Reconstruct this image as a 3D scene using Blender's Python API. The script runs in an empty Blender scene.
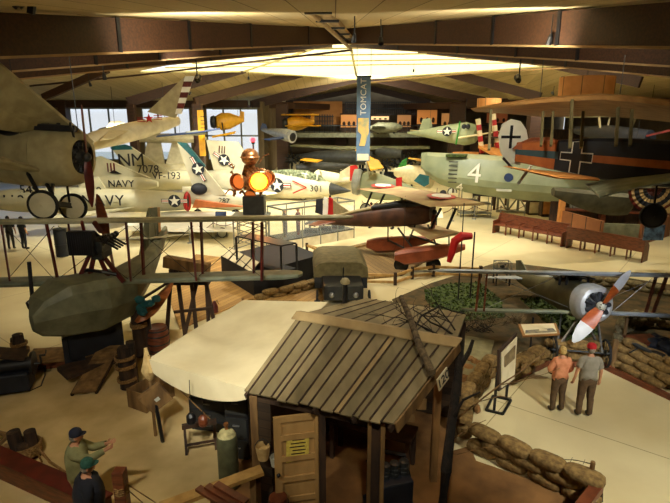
import bpy, math, random
from mathutils import Vector, Matrix, Euler
V = Vector
R = math.radians
random.seed(7)
SC = bpy.context.scene
COL = SC.collection

# ------------------------------------------------------------------ camera
F = 520.0
TH = math.atan(136.5 / F)
CZ = 6.8
cam_d = bpy.data.cameras.new('camera')
cam = bpy.data.objects.new('camera', cam_d)
COL.objects.link(cam)
cam_d.sensor_width = 36
cam_d.lens = 36 * F / 670
cam_d.clip_end = 400
cam.location = (0, 0, CZ)
cam.rotation_euler = (R(90) - TH, 0, 0)
SC.camera = cam

# ------------------------------------------------------------------ world, exposure
w = bpy.data.worlds.new('daylight')
SC.world = w
w.use_nodes = True
nt = w.node_tree
bg = nt.nodes['Background']
sky = nt.nodes.new('ShaderNodeTexSky')
sky.sky_type = 'HOSEK_WILKIE'
sky.turbidity = 6
sky.sun_direction = V((0.3, -0.6, 0.6)).normalized()
nt.links.new(sky.outputs[0], bg.inputs[0])
bg.inputs[1].default_value = 7.0
SC.view_settings.view_transform = 'Standard'
SC.view_settings.look = 'None'
SC.view_settings.gamma = 1
SC.view_settings.use_curve_mapping = False
SC.view_settings.exposure = 0.0

# roof house lights, with added uplights and fill spots: (position, aim, watts, spot angle, colour)
WARM = (1.0, 0.91, 0.70)
NEUT = (1.0, 0.96, 0.82)
LAMPS = [
    ((-2.6, 2.6, 7.4), (-2.1, 10.6, 2.0), 2700, 34, NEUT),     # tent
    ((0.6, 2.4, 7.4), (.9, 8.6, 2.6), 900, 46, WARM),         # hut roof
    ((7.4, 3.4, 7.4), (6.0, 9.8, 0), 2900, 50, NEUT),           # visitors' floor
    ((7.0, 4.4, 7.45), (7.5, 13.6, 1.5), 2300, 22, (0.86, 0.92, 1.0)),  # fighter nose
    ((8.5, 19.0, 9.3), (9.5, 22.0, 0), 1900, 110, WARM),         # floor by benches
    ((-4.2, 3.4, 7.3), (-5.0, 9.4, 0), 950, 80, WARM),
    ((-3.4, 2.8, 7.4), (-7.4, 14.2, 5.6), 1100, 26, WARM),      # fill added to brighten the hanging biplane
    ((-4.0, 18.0, 8.9), (-10.0, 27.0, 6.5), 1500, 50, NEUT),     # fill added to brighten the hanging jet         # front left floor
    ((-8.0, 19.0, 8.0), (-8.2, 21.5, 0), 1700, 110, WARM),
    ((-2.0, 24.0, 9.8), (-2.0, 27.5, 0), 4200, 120, NEUT),
    ((5.0, 28.0, 10.2), (4.5, 31.0, 0), 4200, 120, NEUT),
    ((15.0, 24.0, 8.6), (14.0, 28.0, 0), 1500, 110, WARM),
    ((-13.0, 29.0, 8.3), (-12.5, 33.0, 0), 3000, 130, NEUT),
    ((-6.0, 38.0, 9.2), (-6.0, 41.0, 1), 6500, 130, NEUT),
    ((6.0, 42.0, 10.0), (5.0, 46.0, 1), 4200, 130, WARM),
    ((18.0, 40.0, 8.8), (17.0, 44.0, 1), 1600, 120, WARM),
    ((4.0, 66.0, 9.6), (4.0, 70.0, 2), 5000, 140, WARM),
    ((0.5, 15.0, 8.7), (-.5, 18.0, 0), 1300, 100, WARM),
    ((5.0, 13.0, 8.4), (4.6, 16.0, 0), 800, 80, WARM),
    ((1.2, 14.5, 8.6), (1.4, 10.4, 2.7), 700, 50, WARM),        # fill added to brighten the far slope of the hut roof
    ((-3.0, 12.0, 7.6), (-4.0, 20.0, 12.0), 700, 150, WARM),    # added uplights, standing in for skylight and window bounce on the ceiling
    ((4.0, 12.0, 7.6), (5.0, 20.0, 12.0), 700, 150, WARM),
    ((-8.0, 30.0, 8.0), (-8.0, 36.0, 12.0), 1800, 160, WARM),
    ((12.0, 30.0, 8.0), (12.0, 36.0, 12.0), 1500, 160, WARM),
    ((3.0, 55.0, 8.6), (3.0, 62.0, 12.0), 2200, 160, WARM),
]

# ------------------------------------------------------------------ picture helpers
def ray(px, py):
    u = (px - 335.0) / F; v = (251.5 - py) / F
    return V((u, math.cos(TH) + v * math.sin(TH), -math.sin(TH) + v * math.cos(TH)))
def G(px, py, z=0.0):
    r = ray(px, py); t = (z - CZ) / r.z
    return V((r.x * t, r.y * t, z))
def D(px, py, Y):
    r = ray(px, py); t = Y / r.y
    return V((r.x * t, Y, CZ + r.z * t))

# ------------------------------------------------------------------ materials
def srgb(c):
    return tuple((x / 255 / 12.92 if x / 255 <= .04045 else ((x / 255 + .055) / 1.055) ** 2.4) for x in c)
def _base(name):
    m = bpy.data.materials.new(name); m.use_nodes = True
    return m, m.node_tree, m.node_tree.nodes['Principled BSDF']
def mat(name, c, c2=None, rough=.6, metal=0., scale=3., stretch=(1, 1, 1), bump=0., detail=4, spec=None, emit=None, es=0, contrast=(.35, .65)):
    m, nt, b = _base(name)
    c = srgb(c)
    b.inputs['Roughness'].default_value = rough
    b.inputs['Metallic'].default_value = metal
    if spec is not None: b.inputs['Specular IOR Level'].default_value = spec
    tc = nt.nodes.new('ShaderNodeTexCoord'); mp = nt.nodes.new('ShaderNodeMapping')
    mp.inputs['Scale'].default_value = stretch
    nz = nt.nodes.new('ShaderNodeTexNoise'); nz.inputs['Scale'].default_value = scale; nz.inputs['Detail'].default_value = detail
    nt.links.new(tc.outputs['Object'], mp.inputs[0]); nt.links.new(mp.outputs[0], nz.inputs['Vector'])
    cr = nt.nodes.new('ShaderNodeValToRGB')
    c2 = srgb(c2) if c2 else tuple(x * .82 for x in c)
    cr.color_ramp.elements[0].position = contrast[0]; cr.color_ramp.elements[1].position = contrast[1]
    cr.color_ramp.elements[0].color = (*c2, 1); cr.color_ramp.elements[1].color = (*c, 1)
    nt.links.new(nz.outputs['Fac'], cr.inputs[0]); nt.links.new(cr.outputs[0], b.inputs['Base Color'])
    if bump:
        bp = nt.nodes.new('ShaderNodeBump'); bp.inputs['Strength'].default_value = bump; bp.inputs['Distance'].default_value = .05
        nt.links.new(nz.outputs['Fac'], bp.inputs['Height']); nt.links.new(bp.outputs[0], b.inputs['Normal'])
    if emit:
        b.inputs['Emission Color'].default_value = (*srgb(emit), 1); b.inputs['Emission Strength'].default_value = es
    return m
def planks(name, c, c2, gap, width, axis='X', rough=.7, seam=.06, coord='Object', rot=0.):
    """boards of a given width with dark seams, across the object's own axis"""
    m, nt, b = _base(name)
    N = nt.nodes.new; L = nt.links.new
    tc = N('ShaderNodeTexCoord'); mp = N('ShaderNodeMapping'); mp.inputs['Rotation'].default_value = (0, 0, rot)
    L(tc.outputs[coord], mp.inputs[0])
    sp = N('ShaderNodeSeparateXYZ'); L(mp.outputs[0], sp.inputs[0])
    d = N('ShaderNodeMath'); d.operation = 'DIVIDE'; L(sp.outputs[axis], d.inputs[0]); d.inputs[1].default_value = width
    fr = N('ShaderNodeMath'); fr.operation = 'FRACT'; L(d.outputs[0], fr.inputs[0])
    fl = N('ShaderNodeMath'); fl.operation = 'FLOOR'; L(d.outputs[0], fl.inputs[0])
    wn = N('ShaderNodeTexWhiteNoise'); wn.noise_dimensions = '1D'; L(fl.outputs[0], wn.inputs['W'])
    mp2 = N('ShaderNodeMapping'); s = [14, 14, 14]; s['XYZ'.index(axis)] = 40; s = [x * .15 for x in s]
    for i in range(3):
        if 'XYZ'[i] != axis: s[i] = 1.2
    mp2.inputs['Scale'].default_value = s; L(mp.outputs[0], mp2.inputs[0])
    nz = N('ShaderNodeTexNoise'); nz.inputs['Scale'].default_value = 2; nz.inputs['Detail'].default_value = 5; L(mp2.outputs[0], nz.inputs['Vector'])
    ad = N('ShaderNodeMath'); ad.operation = 'ADD'; L(wn.outputs['Value'], ad.inputs[0]); L(nz.outputs['Fac'], ad.inputs[1])
    hf = N('ShaderNodeMath'); hf.operation = 'MULTIPLY'; hf.inputs[1].default_value = .5; L(ad.outputs[0], hf.inputs[0])
    cr = N('ShaderNodeValToRGB'); cr.color_ramp.elements[0].position = .2; cr.color_ramp.elements[1].position = .8
    cr.color_ramp.elements[0].color = (*srgb(c2), 1); cr.color_ramp.elements[1].color = (*srgb(c), 1)
    L(hf.outputs[0], cr.inputs[0])
    lt = N('ShaderNodeMath'); lt.operation = 'LESS_THAN'; lt.inputs[1].default_value = seam; L(fr.outputs[0], lt.inputs[0])
    mx = N('ShaderNodeMix'); mx.data_type = 'RGBA'; L(lt.outputs[0], mx.inputs[0]); L(cr.outputs[0], mx.inputs[6]); mx.inputs[7].default_value = (*srgb(gap), 1)
    L(mx.outputs[2], b.inputs['Base Color']); b.inputs['Roughness'].default_value = rough
    return m
def glass(name, tint=(230, 240, 240), alpha=.12):
    m, nt, b = _base(name)
    b.inputs['Base Color'].default_value = (*srgb(tint), 1); b.inputs['Roughness'].default_value = .05
    b.inputs['Alpha'].default_value = alpha
    return m
def glow(name, c, s):
    m, nt, b = _base(name)
    b.inputs['Base Color'].default_value = (*srgb(c), 1)
    b.inputs['Emission Color'].default_value = (*srgb(c), 1); b.inputs['Emission Strength'].default_value = s
    return m

M = {}
M['cream'] = mat('cream_paint', (214, 205, 170), (196, 186, 150), .5)
M['creamdark'] = mat('aged_cream_fabric', (172, 160, 118), (150, 138, 98), .65)
M['white'] = mat('white_gloss_paint', (236, 234, 218), (222, 220, 204), .35)
M['lgrey'] = mat('light_grey_paint', (196, 198, 184), (182, 184, 170), .4)
M['mgrey'] = mat('grey_paint', (136, 138, 126), (118, 120, 108), .5)
M['dgrey'] = mat('dark_grey_metal', (52, 54, 54), (36, 38, 38), .5, .3)
M['black'] = mat('black_paint', (22, 22, 26), (14, 14, 16), .45)
M['rubber'] = mat('black_rubber', (20, 20, 22), (13, 13, 14), .8)
M['steel'] = mat('bare_steel', (170, 172, 172), (120, 122, 122), .35, .8, 6)
M['silver'] = mat('silver_dope', (190, 192, 190), (160, 162, 162), .35, .5, 4)
M['olive'] = mat('olive_fabric', (112, 102, 66), (92, 82, 50), .8, 0, 5, bump=.1)
M['khaki'] = mat('khaki_canvas', (150, 136, 96), (132, 118, 80), .85, 0, 6, bump=.15)
M['hullgrey'] = mat('weathered_grey_green_hull', (122, 124, 100), (92, 94, 74), .55, 0, 2.5)
M['bluegrey'] = mat('blue_grey_wing_fabric', (136, 142, 122), (110, 118, 98), .6, 0, 3)
M['redwood'] = mat('red_brown_varnished_wood', (124, 66, 38), (84, 40, 22), .4, 0, 4, (1, 1, 6))
M['redstrut'] = mat('dark_red_varnished_strut', (104, 34, 26), (70, 20, 18), .4)
M['wood'] = mat('weathered_wood', (146, 112, 66), (98, 72, 40), .75, 0, 5, (1, 1, .25), .3)
M['darkwood'] = mat('dark_wood', (70, 48, 30), (42, 28, 18), .8, 0, 5, (1, 1, .3), .3)
M['lightwood'] = mat('light_pine', (196, 158, 92), (160, 122, 64), .6, 0, 4, (1, 1, .3))
M['pile'] = mat('tarred_pile_wood', (74, 52, 34), (30, 22, 16), .85, 0, 7, (1, 1, .2), .6)
M['rope'] = mat('hemp_rope', (158, 122, 72), (112, 82, 44), .9, 0, 30, bump=.5)
M['canvas'] = mat('cream_canvas', (236, 224, 184), (222, 208, 166), .9, 0, 1.4, bump=.1)
M['tanrag'] = mat('tan_cloth', (206, 178, 122), (176, 146, 92), .9, 0, 8)
M['orange'] = mat('orange_paint', (190, 108, 54), (168, 90, 42), .55)
M['orangelit'] = mat('orange_fabric', (206, 142, 74), (186, 122, 58), .7)
M['red'] = mat('red_paint', (186, 26, 24), (160, 18, 18), .45)
M['blue'] = mat('blue_paint', (38, 60, 104), (28, 46, 84), .5)
M['navy'] = mat('navy_blue_paint', (28, 34, 46), (18, 22, 30), .6)
M['teal'] = mat('teal_paint', (24, 92, 96), (18, 74, 78), .5)
M['green'] = mat('green_paint', (44, 140, 50), (30, 116, 38), .5)
M['yellow'] = mat('yellow_paint', (226, 170, 40), (206, 148, 28), .45)
M['bark'] = mat('grey_brown_bark', (112, 94, 66), (58, 46, 32), .9, 0, 12, (1, 1, .3), .8)
M['darkbark'] = mat('black_brown_bark', (42, 34, 26), (20, 16, 14), .9, 0, 12, (1, 1, .3), .8)
M['sack'] = mat('burlap', (144, 116, 66), (104, 80, 42), .95, 0, 14, bump=.4)
M['sackgrey'] = mat('grey_burlap', (140, 128, 92), (98, 88, 60), .95, 0, 14, bump=.4)
M['skin'] = mat('skin', (206, 150, 116), (192, 134, 100), .6)
M['earth'] = mat('brown_earth', (140, 100, 54), (104, 72, 36), .95, 0, 1.6, bump=.5)
M['grass'] = mat('scenery_grass', (72, 88, 34), (40, 54, 20), .95, 0, 6, bump=.6, contrast=(.45, .55))
M['scrub'] = mat('scrub_soil', (98, 78, 46), (60, 54, 30), .95, 0, 2.5, bump=.6)
M['glass'] = glass('clear_glass')
M['beam'] = mat('dark_laminated_timber', (72, 44, 25), (52, 31, 18), .6, 0, 3, (.3, 6, 6))
M['brass'] = mat('copper_pipes', (190, 130, 80), (120, 80, 50), .35, .7, 8)
M['paperwhite'] = mat('printed_panel', (232, 222, 190), (214, 200, 162), .6, 0, 3)
M['num_white'] = mat('white_marking', (238, 236, 222), None, .5)
M['num_black'] = mat('black_marking', (26, 26, 30), None, .5)

# ------------------------------------------------------------------ mesh builder
MW = {}
def obj_matrix(o):
    return MW.get(o.name, Matrix.Identity(4))
class MB:
    def __init__(s): s.v = []; s.f = []; s.mi = []; s.cur = 0
    def add(s, vs, fs):
        n = len(s.v); s.v += [V(p) for p in vs]
        s.f += [tuple(i + n for i in f) for f in fs]; s.mi += [s.cur] * len(fs)
        return s
    def box(s, c, size, rz=0., rot=None):
        x, y, z = [a / 2 for a in size]
        m = rot if rot is not None else Matrix.Rotation(rz, 3, 'Z')
        c = V(c)
        vs = [c + m @ V((sx * x, sy * y, sz * z)) for sz in (-1, 1) for sy in (-1, 1) for sx in (-1, 1)]
        return s.add(vs, [(0, 2, 3, 1), (4, 5, 7, 6), (0, 1, 5, 4), (2, 6, 7, 3), (0, 4, 6, 2), (1, 3, 7, 5)])
    def bar(s, p, q, wd, h, up=(0, 0, 1)):
        p = V(p); q = V(q); d = (q - p)
        if d.length < 1e-6: return s
        d.normalize(); up = V(up)
        r = d.cross(up)
        if r.length < 1e-3: r = d.cross(V((1, 0, 0)))
        r.normalize(); u = r.cross(d)
        rot = Matrix((r, d, u)).transposed()
        return s.box((p + q) / 2, (wd, (q - p).length, h), rot=rot)
    def ring(s, c, ax, r, n, ph=0., ry=None):
        ax = V(ax).normalized(); a = ax.cross(V((0, 0, 1)))
        if a.length < 1e-3: a = ax.cross(V((1, 0, 0)))
        a.normalize(); b = ax.cross(a)
        return [V(c) + a * math.cos(ph + 2 * math.pi * i / n) * r + b * math.sin(ph + 2 * math.pi * i / n) * (ry or r) for i in range(n)]
    def rings(s, rs, cap=True, closed=True):
        n = len(rs[0]); vs = [p for r in rs for p in r]; fs = []
        for k in range(len(rs) - 1):
            for i in range(n if closed else n - 1):
                j = (i + 1) % n
                fs.append((k * n + i, k * n + j, (k + 1) * n + j, (k + 1) * n + i))
        if cap:
            fs.append(tuple(range(n - 1, -1, -1))); fs.append(tuple((len(rs) - 1) * n + i for i in range(n)))
        return s.add(vs, fs)
    def tube(s, p, q, r, r2=None, n=8):
        d = V(q) - V(p)
        return s.rings([s.ring(p, d, r, n), s.ring(q, d, r if r2 is None else r2, n)])
    def path(s, pts, r, n=6, r2=None):
        pts = [V(p) for p in pts]; rs = []
        for i, p in enumerate(pts):
            d = pts[min(i + 1, len(pts) - 1)] - pts[max(i - 1, 0)]
            rr = r if r2 is None else r + (r2 - r) * i / (len(pts) - 1)
            rs.append(s.ring(p, d, rr, n))
        return s.rings(rs)
    def lathe(s, prof, c, ax=(0, 0, 1), n=20, cap=True):
        ax = V(ax).normalized(); c = V(c)
        return s.rings([s.ring(c + ax * h, ax, max(r, .0005), n) for r, h in prof], cap)
    def blob(s, c, r, n=12, m=8, rot=None, p=1.0, jit=0.):
        rx, ry, rz = r if hasattr(r, '__len__') else (r, r, r); c = V(c); rs = []
        sg = lambda x: math.copysign(abs(x) ** p, x)
        for k in range(m + 1):
            a = -math.pi / 2 + math.pi * k / m; ca = max(math.cos(a), .02); ring = []
            for i in range(n):
                t = 2 * math.pi * i / n
                q = V((rx * sg(ca) * sg(math.cos(t)), ry * sg(ca) * sg(math.sin(t)), rz * sg(math.sin(a))))
                if jit: q *= 1 + random.uniform(-jit, jit)
                if rot is not None: q = rot @ q
                ring.append(c + q)
            rs.append(ring)
        return s.rings(rs)
    def prism(s, pts, off):
        pts = [V(p) for p in pts]; off = V(off); n = len(pts)
        return s.add(pts + [p + off for p in pts], [tuple(range(n - 1, -1, -1)), tuple(range(n, 2 * n))] + [(i, (i + 1) % n, (i + 1) % n + n, i + n) for i in range(n)])
    def wing(s, secs):
        """aerofoil slab through sections (leading point, trailing point, thickness)"""
        secs = [(V(a), V(b), t) for a, b, t in secs]; rs = []
        span = (secs[-1][0] + secs[-1][1]) - (secs[0][0] + secs[0][1])
        for a, b, t in secs:
            nrm = (b - a).cross(span).normalized()
            prof = [(0, 0), (.04, .45), (.25, .5), (.6, .36), (1, .04), (1, -.04), (.6, -.3), (.25, -.42), (.04, -.4)]
            rs.append([a + (b - a) * x + nrm * y * t for x, y in prof])
        return s.rings(rs)
    def fus(s, st, n=16, p=1.):
        """body along local x through (x, half width, half height, centre z)"""
        sg = lambda x: math.copysign(abs(x) ** p, x); rs = []
        for a in st:
            x, hw, hh, zc = a
            rs.append([V((x, hw * sg(math.cos(2 * math.pi * i / n)), zc + hh * sg(math.sin(2 * math.pi * i / n)))) for i in range(n)])
        return s.rings(rs)
    def build(s, name, m, parent=None, local=False, smooth=False, label=None, bevel=0, sub=0, autosm=35):
        me = bpy.data.meshes.new(name)
        o = bpy.data.objects.new(name, me)
        vs = s.v
        if parent is None:
            xs = [p.x for p in vs]; ys = [p.y for p in vs]; zs = [p.z for p in vs]
            org = V(((min(xs) + max(xs)) / 2, (min(ys) + max(ys)) / 2, min(zs)))
            o.location = org; vs = [p - org for p in vs]; MW[o.name] = Matrix.Translation(org)
        else:
            mw = obj_matrix(parent)
            if not local:
                inv = mw.inverted(); vs = [inv @ p for p in vs]
            MW[o.name] = mw
        me.from_pydata([tuple(p) for p in vs], [], s.f)
        ms = m if isinstance(m, (list, tuple)) else [m]
        for x in ms: me.materials.append(M[x] if isinstance(x, str) else x)
        if len(ms) > 1:
            for i, pl in enumerate(me.polygons): pl.material_index = s.mi[i]
        me.validate(); me.update()
        import bmesh
        bm = bmesh.new(); bm.from_mesh(me); bmesh.ops.recalc_face_normals(bm, faces=bm.faces); bm.to_mesh(me); bm.free()
        if smooth:
            me.polygons.foreach_set('use_smooth', [True] * len(me.polygons))
            try: me.set_sharp_from_angle(angle=R(autosm))
            except Exception: pass
        COL.objects.link(o)
        if parent is not None: o.parent = parent
        if bevel:
            b = o.modifiers.new('bevel', 'BEVEL'); b.width = bevel; b.segments = 2; b.limit_method = 'ANGLE'
        if sub:
            b = o.modifiers.new('sub', 'SUBSURF'); b.levels = sub; b.render_levels = sub
        if label: o['label'] = label
        return o
def tag(o, label, cat, group=None, kind=None):
    o['label'] = label; o['category'] = cat
    if group: o['group'] = group
    if kind: o['kind'] = kind
    return o
def struct(o, label=None):
    o['kind'] = 'structure'
    if label: o['label'] = label
    return o
def thing(name, label, cat, loc=(0, 0, 0), rot=(0, 0, 0), group=None):
    o = bpy.data.objects.new(name, None); COL.objects.link(o)
    o.empty_display_size = .1
    o.location = loc; o.rotation_euler = rot
    MW[o.name] = Matrix.Translation(V(loc)) @ Euler(rot).to_matrix().to_4x4()
    return tag(o, label, cat, group)
def aim(nose, tail, roll=0.):
    """rotation that points local +x from tail to nose, z up, then rolls"""
    x = (V(nose) - V(tail)).normalized(); y = V((0, 0, 1)).cross(x).normalized(); z = x.cross(y)
    m = Matrix((x, y, z)).transposed() @ Matrix.Rotation(roll, 3, 'X')
    return m.to_euler()
def kids(o): return [c for c in bpy.data.objects if c.parent == o]
def copy_tree(o, parent=None, loc=None, rot=None, label=None, scale=None):
    ks = kids(o)
    c = o.copy(); COL.objects.link(c)
    if parent: c.parent = parent
    if loc is not None: c.location = loc
    if rot is not None: c.rotation_euler = rot
    if scale is not None: c.scale = scale
    if label: c['label'] = label
    for k in ks: copy_tree(k, c)
    return c
def text(s, size, origin, right, up, m, parent=None, name='lettering', thick=.004, align='CENTER', local=False, spacing=1.):
    cu = bpy.data.curves.new('t', 'FONT'); cu.body = s; cu.size = size; cu.extrude = thick; cu.align_x = align; cu.align_y = 'CENTER'
    cu.space_character = spacing; cu.resolution_u = 3
    t = bpy.data.objects.new('t', cu); COL.objects.link(t)
    dg = bpy.context.evaluated_depsgraph_get(); dg.update()
    me = bpy.data.meshes.new_from_object(t.evaluated_get(dg))
    bpy.data.objects.remove(t); bpy.data.curves.remove(cu)
    r = V(right).normalized(); u = V(up); u = (u - r * u.dot(r)).normalized(); n = r.cross(u)
    mb = MB(); mb.add([V(origin) + r * p.co.x + u * p.co.y + n * p.co.z for p in me.vertices], [tuple(f.vertices) for f in me.polygons])
    bpy.data.meshes.remove(me)
    return mb.build(name, m, parent, local=local)
def star_pts(c, a, b, r, k=.4):
    return [V(c) + (V(a) * math.sin(i * math.pi / 5) + V(b) * math.cos(i * math.pi / 5)) * (r if i % 2 == 0 else r * k) for i in range(10)]
def insignia(c, a, b, r, parent, local=True, bars=True, tilt=0., red=False):
    """roundel with star and bars on a surface spanned by unit vectors a (right) and b (up)"""
    a = V(a).normalized(); b = V(b).normalized(); a, b = a * math.cos(tilt) + b * math.sin(tilt), b * math.cos(tilt) - a * math.sin(tilt)
    n = a.cross(b); c = V(c)
    mb = MB(); mb.cur = 0
    if bars:
        for sx in (-1, 1):
            q = c + a * sx * r * 1.5
            mb.cur = 0; mb.prism([q + a * x * r * .62 + b * y * r * .33 for x, y in ((-1, -1), (1, -1), (1, 1), (-1, 1))], n * .006)
            mb.cur = 1; mb.prism([q + a * x * r * .52 + b * y * r * .24 for x, y in ((-1, -1), (1, -1), (1, 1), (-1, 1))], n * .009)
            mb.cur = 2; mb.prism([q + a * x * r * .52 + b * y * r * .08 for x, y in ((-1, -1), (1, -1), (1, 1), (-1, 1))], n * .012)
    mb.cur = 0; mb.prism([c + a * math.cos(t * .349) * r + b * math.sin(t * .349) * r for t in range(18)], n * .014)
    mb.cur = 1; mb.prism(star_pts(c, a, b, r * .92), n * .02)
    return mb.build('insignia', ['navy', 'num_white', 'red'], parent, local=local)
# ------------------------------------------------------------------ the lamps of the roof and the added fill lamps
def make_lamp(i, pos, target, watts, ang, colr):
    pos = V(pos); d = (V(target) - pos).normalized()
    root = thing('roof_and_fill_spot', 'black roof spotlight, in a set with added fill lamps', 'spotlight', pos, (0, 0, 0), 'track spotlights under the roof')
    mb = MB(); mb.lathe([(.04, 0), (.06, .03), (.075, .18), (.075, .21)], pos - d * .2, d, 12, cap=False); mb.lathe([(.04, 0), (.035, -.03)], pos - d * .2, d, 12)
    mb.build('lamp_head', 'black', root)
    MB().tube(pos - d * .2, pos + V((0, 0, 0.45)) - d * .2, .015, n=6).build('bracket', 'black', root)
    ld = bpy.data.lights.new('spot', 'SPOT'); ld.energy = watts; ld.spot_size = R(ang); ld.spot_blend = .7; ld.shadow_soft_size = .12; ld.color = colr
    lo = bpy.data.objects.new('bulb', ld); COL.objects.link(lo); lo.parent = root
    lo.location = d * .06; lo.rotation_euler = d.to_track_quat('-Z', 'Y').to_euler()
for i, a in enumerate(LAMPS): make_lamp(i, *a)

# ------------------------------------------------------------------ floor and earth
mfl, nt, b = _base('polished_concrete')
N = nt.nodes.new; L = nt.links.new
tc = N('ShaderNodeTexCoord'); nz = N('ShaderNodeTexNoise'); nz.inputs['Scale'].default_value = .35; nz.inputs['Detail'].default_value = 6
L(tc.outputs['Object'], nz.inputs['Vector'])
cr = N('ShaderNodeValToRGB'); cr.color_ramp.elements[0].position = .35; cr.color_ramp.elements[1].position = .65
cr.color_ramp.elements[0].color = (*srgb((204, 188, 142)), 1); cr.color_ramp.elements[1].color = (*srgb((224, 212, 168)), 1)
L(nz.outputs['Fac'], cr.inputs[0])
br = N('ShaderNodeTexBrick'); br.offset = 0; br.inputs['Scale'].default_value = 1; br.inputs['Brick Width'].default_value = 6; br.inputs['Row Height'].default_value = 6
br.inputs['Mortar Size'].default_value = .012; br.inputs['Color1'].default_value = (1, 1, 1, 1); br.inputs['Color2'].default_value = (1, 1, 1, 1); br.inputs['Mortar'].default_value = (.45, .4, .3, 1)
mp = N('ShaderNodeMapping'); mp.inputs['Rotation'].default_value = (0, 0, R(38)); L(tc.outputs['Object'], mp.inputs[0]); L(mp.outputs[0], br.inputs['Vector'])
mx = N('ShaderNodeMix'); mx.data_type = 'RGBA'; mx.blend_type = 'MULTIPLY'; mx.inputs[0].default_value = 1
L(cr.outputs[0], mx.inputs[6]); L(br.outputs['Color'], mx.inputs[7]); L(mx.outputs[2], b.inputs['Base Color'])
b.inputs['Roughness'].default_value = .32
M['floor'] = mfl
struct(MB().box((0, 45, -.1), (96, 112, .2)).build('floor', 'floor'))

def patch(name, pts, m, z, label, cat='ground', bumpy=0.):
    """a low mound of scenery with a soft, thick edge"""
    import bmesh
    mb = MB(); mb.prism([V((p.x, p.y, 0)) for p in pts], (0, 0, z))
    o = mb.build(name, m)
    return struct(o, label)
def PG(l): return [G(*p) for p in l]
patch('diorama_ground', PG([(395, 503), (388, 470), (470, 447), (476, 462), (588, 500), (600, 515), (600, 560), (420, 560)]), 'earth', .03, 'bare brown earth in front of the low sandbag wall')
patch('diorama_ground', PG([(415, 330), (392, 300), (430, 284), (500, 262), (600, 274), (700, 290), (700, 402), (600, 362), (545, 350), (520, 352), (490, 380), (462, 420), (440, 400)]), 'scrub', .03, 'scrubby brown soil under the parked fighter')
def grass(pts, label, n=900, h=.09):
    pts = PG(pts); xs = [p.x for p in pts]; ys = [p.y for p in pts]
    def inside(x, y):
        c = False; j = len(pts) - 1
        for i in range(len(pts)):
            a, b = pts[i], pts[j]
            if (a.y > y) != (b.y > y) and x < (b.x - a.x) * (y - a.y) / (b.y - a.y) + a.x: c = not c
            j = i
        return c
    mb = MB(); mb.prism([V((p.x, p.y, .02)) for p in pts], (0, 0, .03)); k = 0
    while k < n:
        x = random.uniform(min(xs), max(xs)); y = random.uniform(min(ys), max(ys))
        if not inside(x, y): continue
        k += 1; a = random.uniform(0, 6.28); r = random.uniform(.03, .08); hh = h * random.uniform(.5, 1.3)
        q = V((x, y, .04)); e = V((math.cos(a), math.sin(a), 0)) * r
        mb.add([q - e, q + e, q + V((random.uniform(-.06, .06), random.uniform(-.06, .06), hh))], [(0, 1, 2)])
    return tag(mb.build('scenery_grass', 'grass'), label, 'grass', kind='stuff')
grass([(425, 291), (446, 285), (480, 283), (500, 300), (505, 318), (470, 322), (440, 318), (425, 300)], 'dark green grass mat behind the hut roof')
grass([(520, 300), (545, 298), (590, 318), (600, 335), (570, 345), (540, 318)], 'green grass strip under the fighter fuselage', 700)
patch('sand_ground', PG([(-120, 372), (0, 352), (60, 350), (118, 348), (170, 330), (300, 330), (330, 420), (300, 520), (240, 620), (-200, 620)]), mat('yellow_sand', (218, 194, 140), (186, 160, 108), .95, 0, .9, bump=.3), .02, 'yellow sand spread over the front left of the floor')  # broad mottle also puts shadow shapes into the sand colour
patch('hut_ground', PG([(228, 503), (228, 470), (300, 400), (440, 372), (452, 440), (440, 503), (420, 580), (240, 580)]), 'hutfloor' if 'hutfloor' in M else 'earth', .04, 'red brown earth floor beneath the hut')
patch('wood_deck', PG([(165, 288), (196, 255), (253, 262), (330, 290), (322, 303), (250, 300), (180, 330)]), planks('pine_deck', (190, 150, 84), (150, 112, 58), (90, 62, 30), .22, 'X', rot=R(30)), .05, 'pale plank decking by the black display case')
patch('wood_deck', PG([(318, 256), (392, 238), (432, 258), (402, 276), (345, 282)]), planks('grey_deck', (160, 130, 80), (116, 92, 54), (50, 36, 20), .25, 'X', rot=R(-20)), .12, 'weathered plank deck beneath the floatplane')

# ------------------------------------------------------------------ roof
RIDGE_Z = 11.4
ceil_m = planks('tongue_and_groove_ceiling', (214, 194, 146), (196, 176, 128), (120, 100, 66), .8, 'X', rough=.85, seam=.03)
P = {
    'A': D(347, 30, 31), 'L0': D(0, 17, 10), 'R0': D(670, 5, 10),
    'LT': D(140, 72, 41), 'RT': D(600, 66, 37), 'F': D(365, 79, 60),
}
cl = MB()
A = V((0.8, 31.5, 11.5)); L0 = V((-6.3, 10, 8.62)); R0 = V((6.2, 10, 8.78))
LT = D(140, 71, 40.5); LT2 = D(243, 71, 46); RT = D(600, 65, 37); RT2 = D(548, 65.5, 40); FX = D(357, 79, 60)
drop = (L0 + R0) / 2 - A
near = V((0.8, -6, A.z + drop.z / 21.5 * 37.5))
NL = V((-11.6, -6, near.z)); NR = V((11.9, -6, near.z))
cl.add([A, L0, R0, L0 + (L0 - A) * .75, R0 + (R0 - A) * .75], [(0, 1, 2), (1, 3, 4, 2)])
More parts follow.
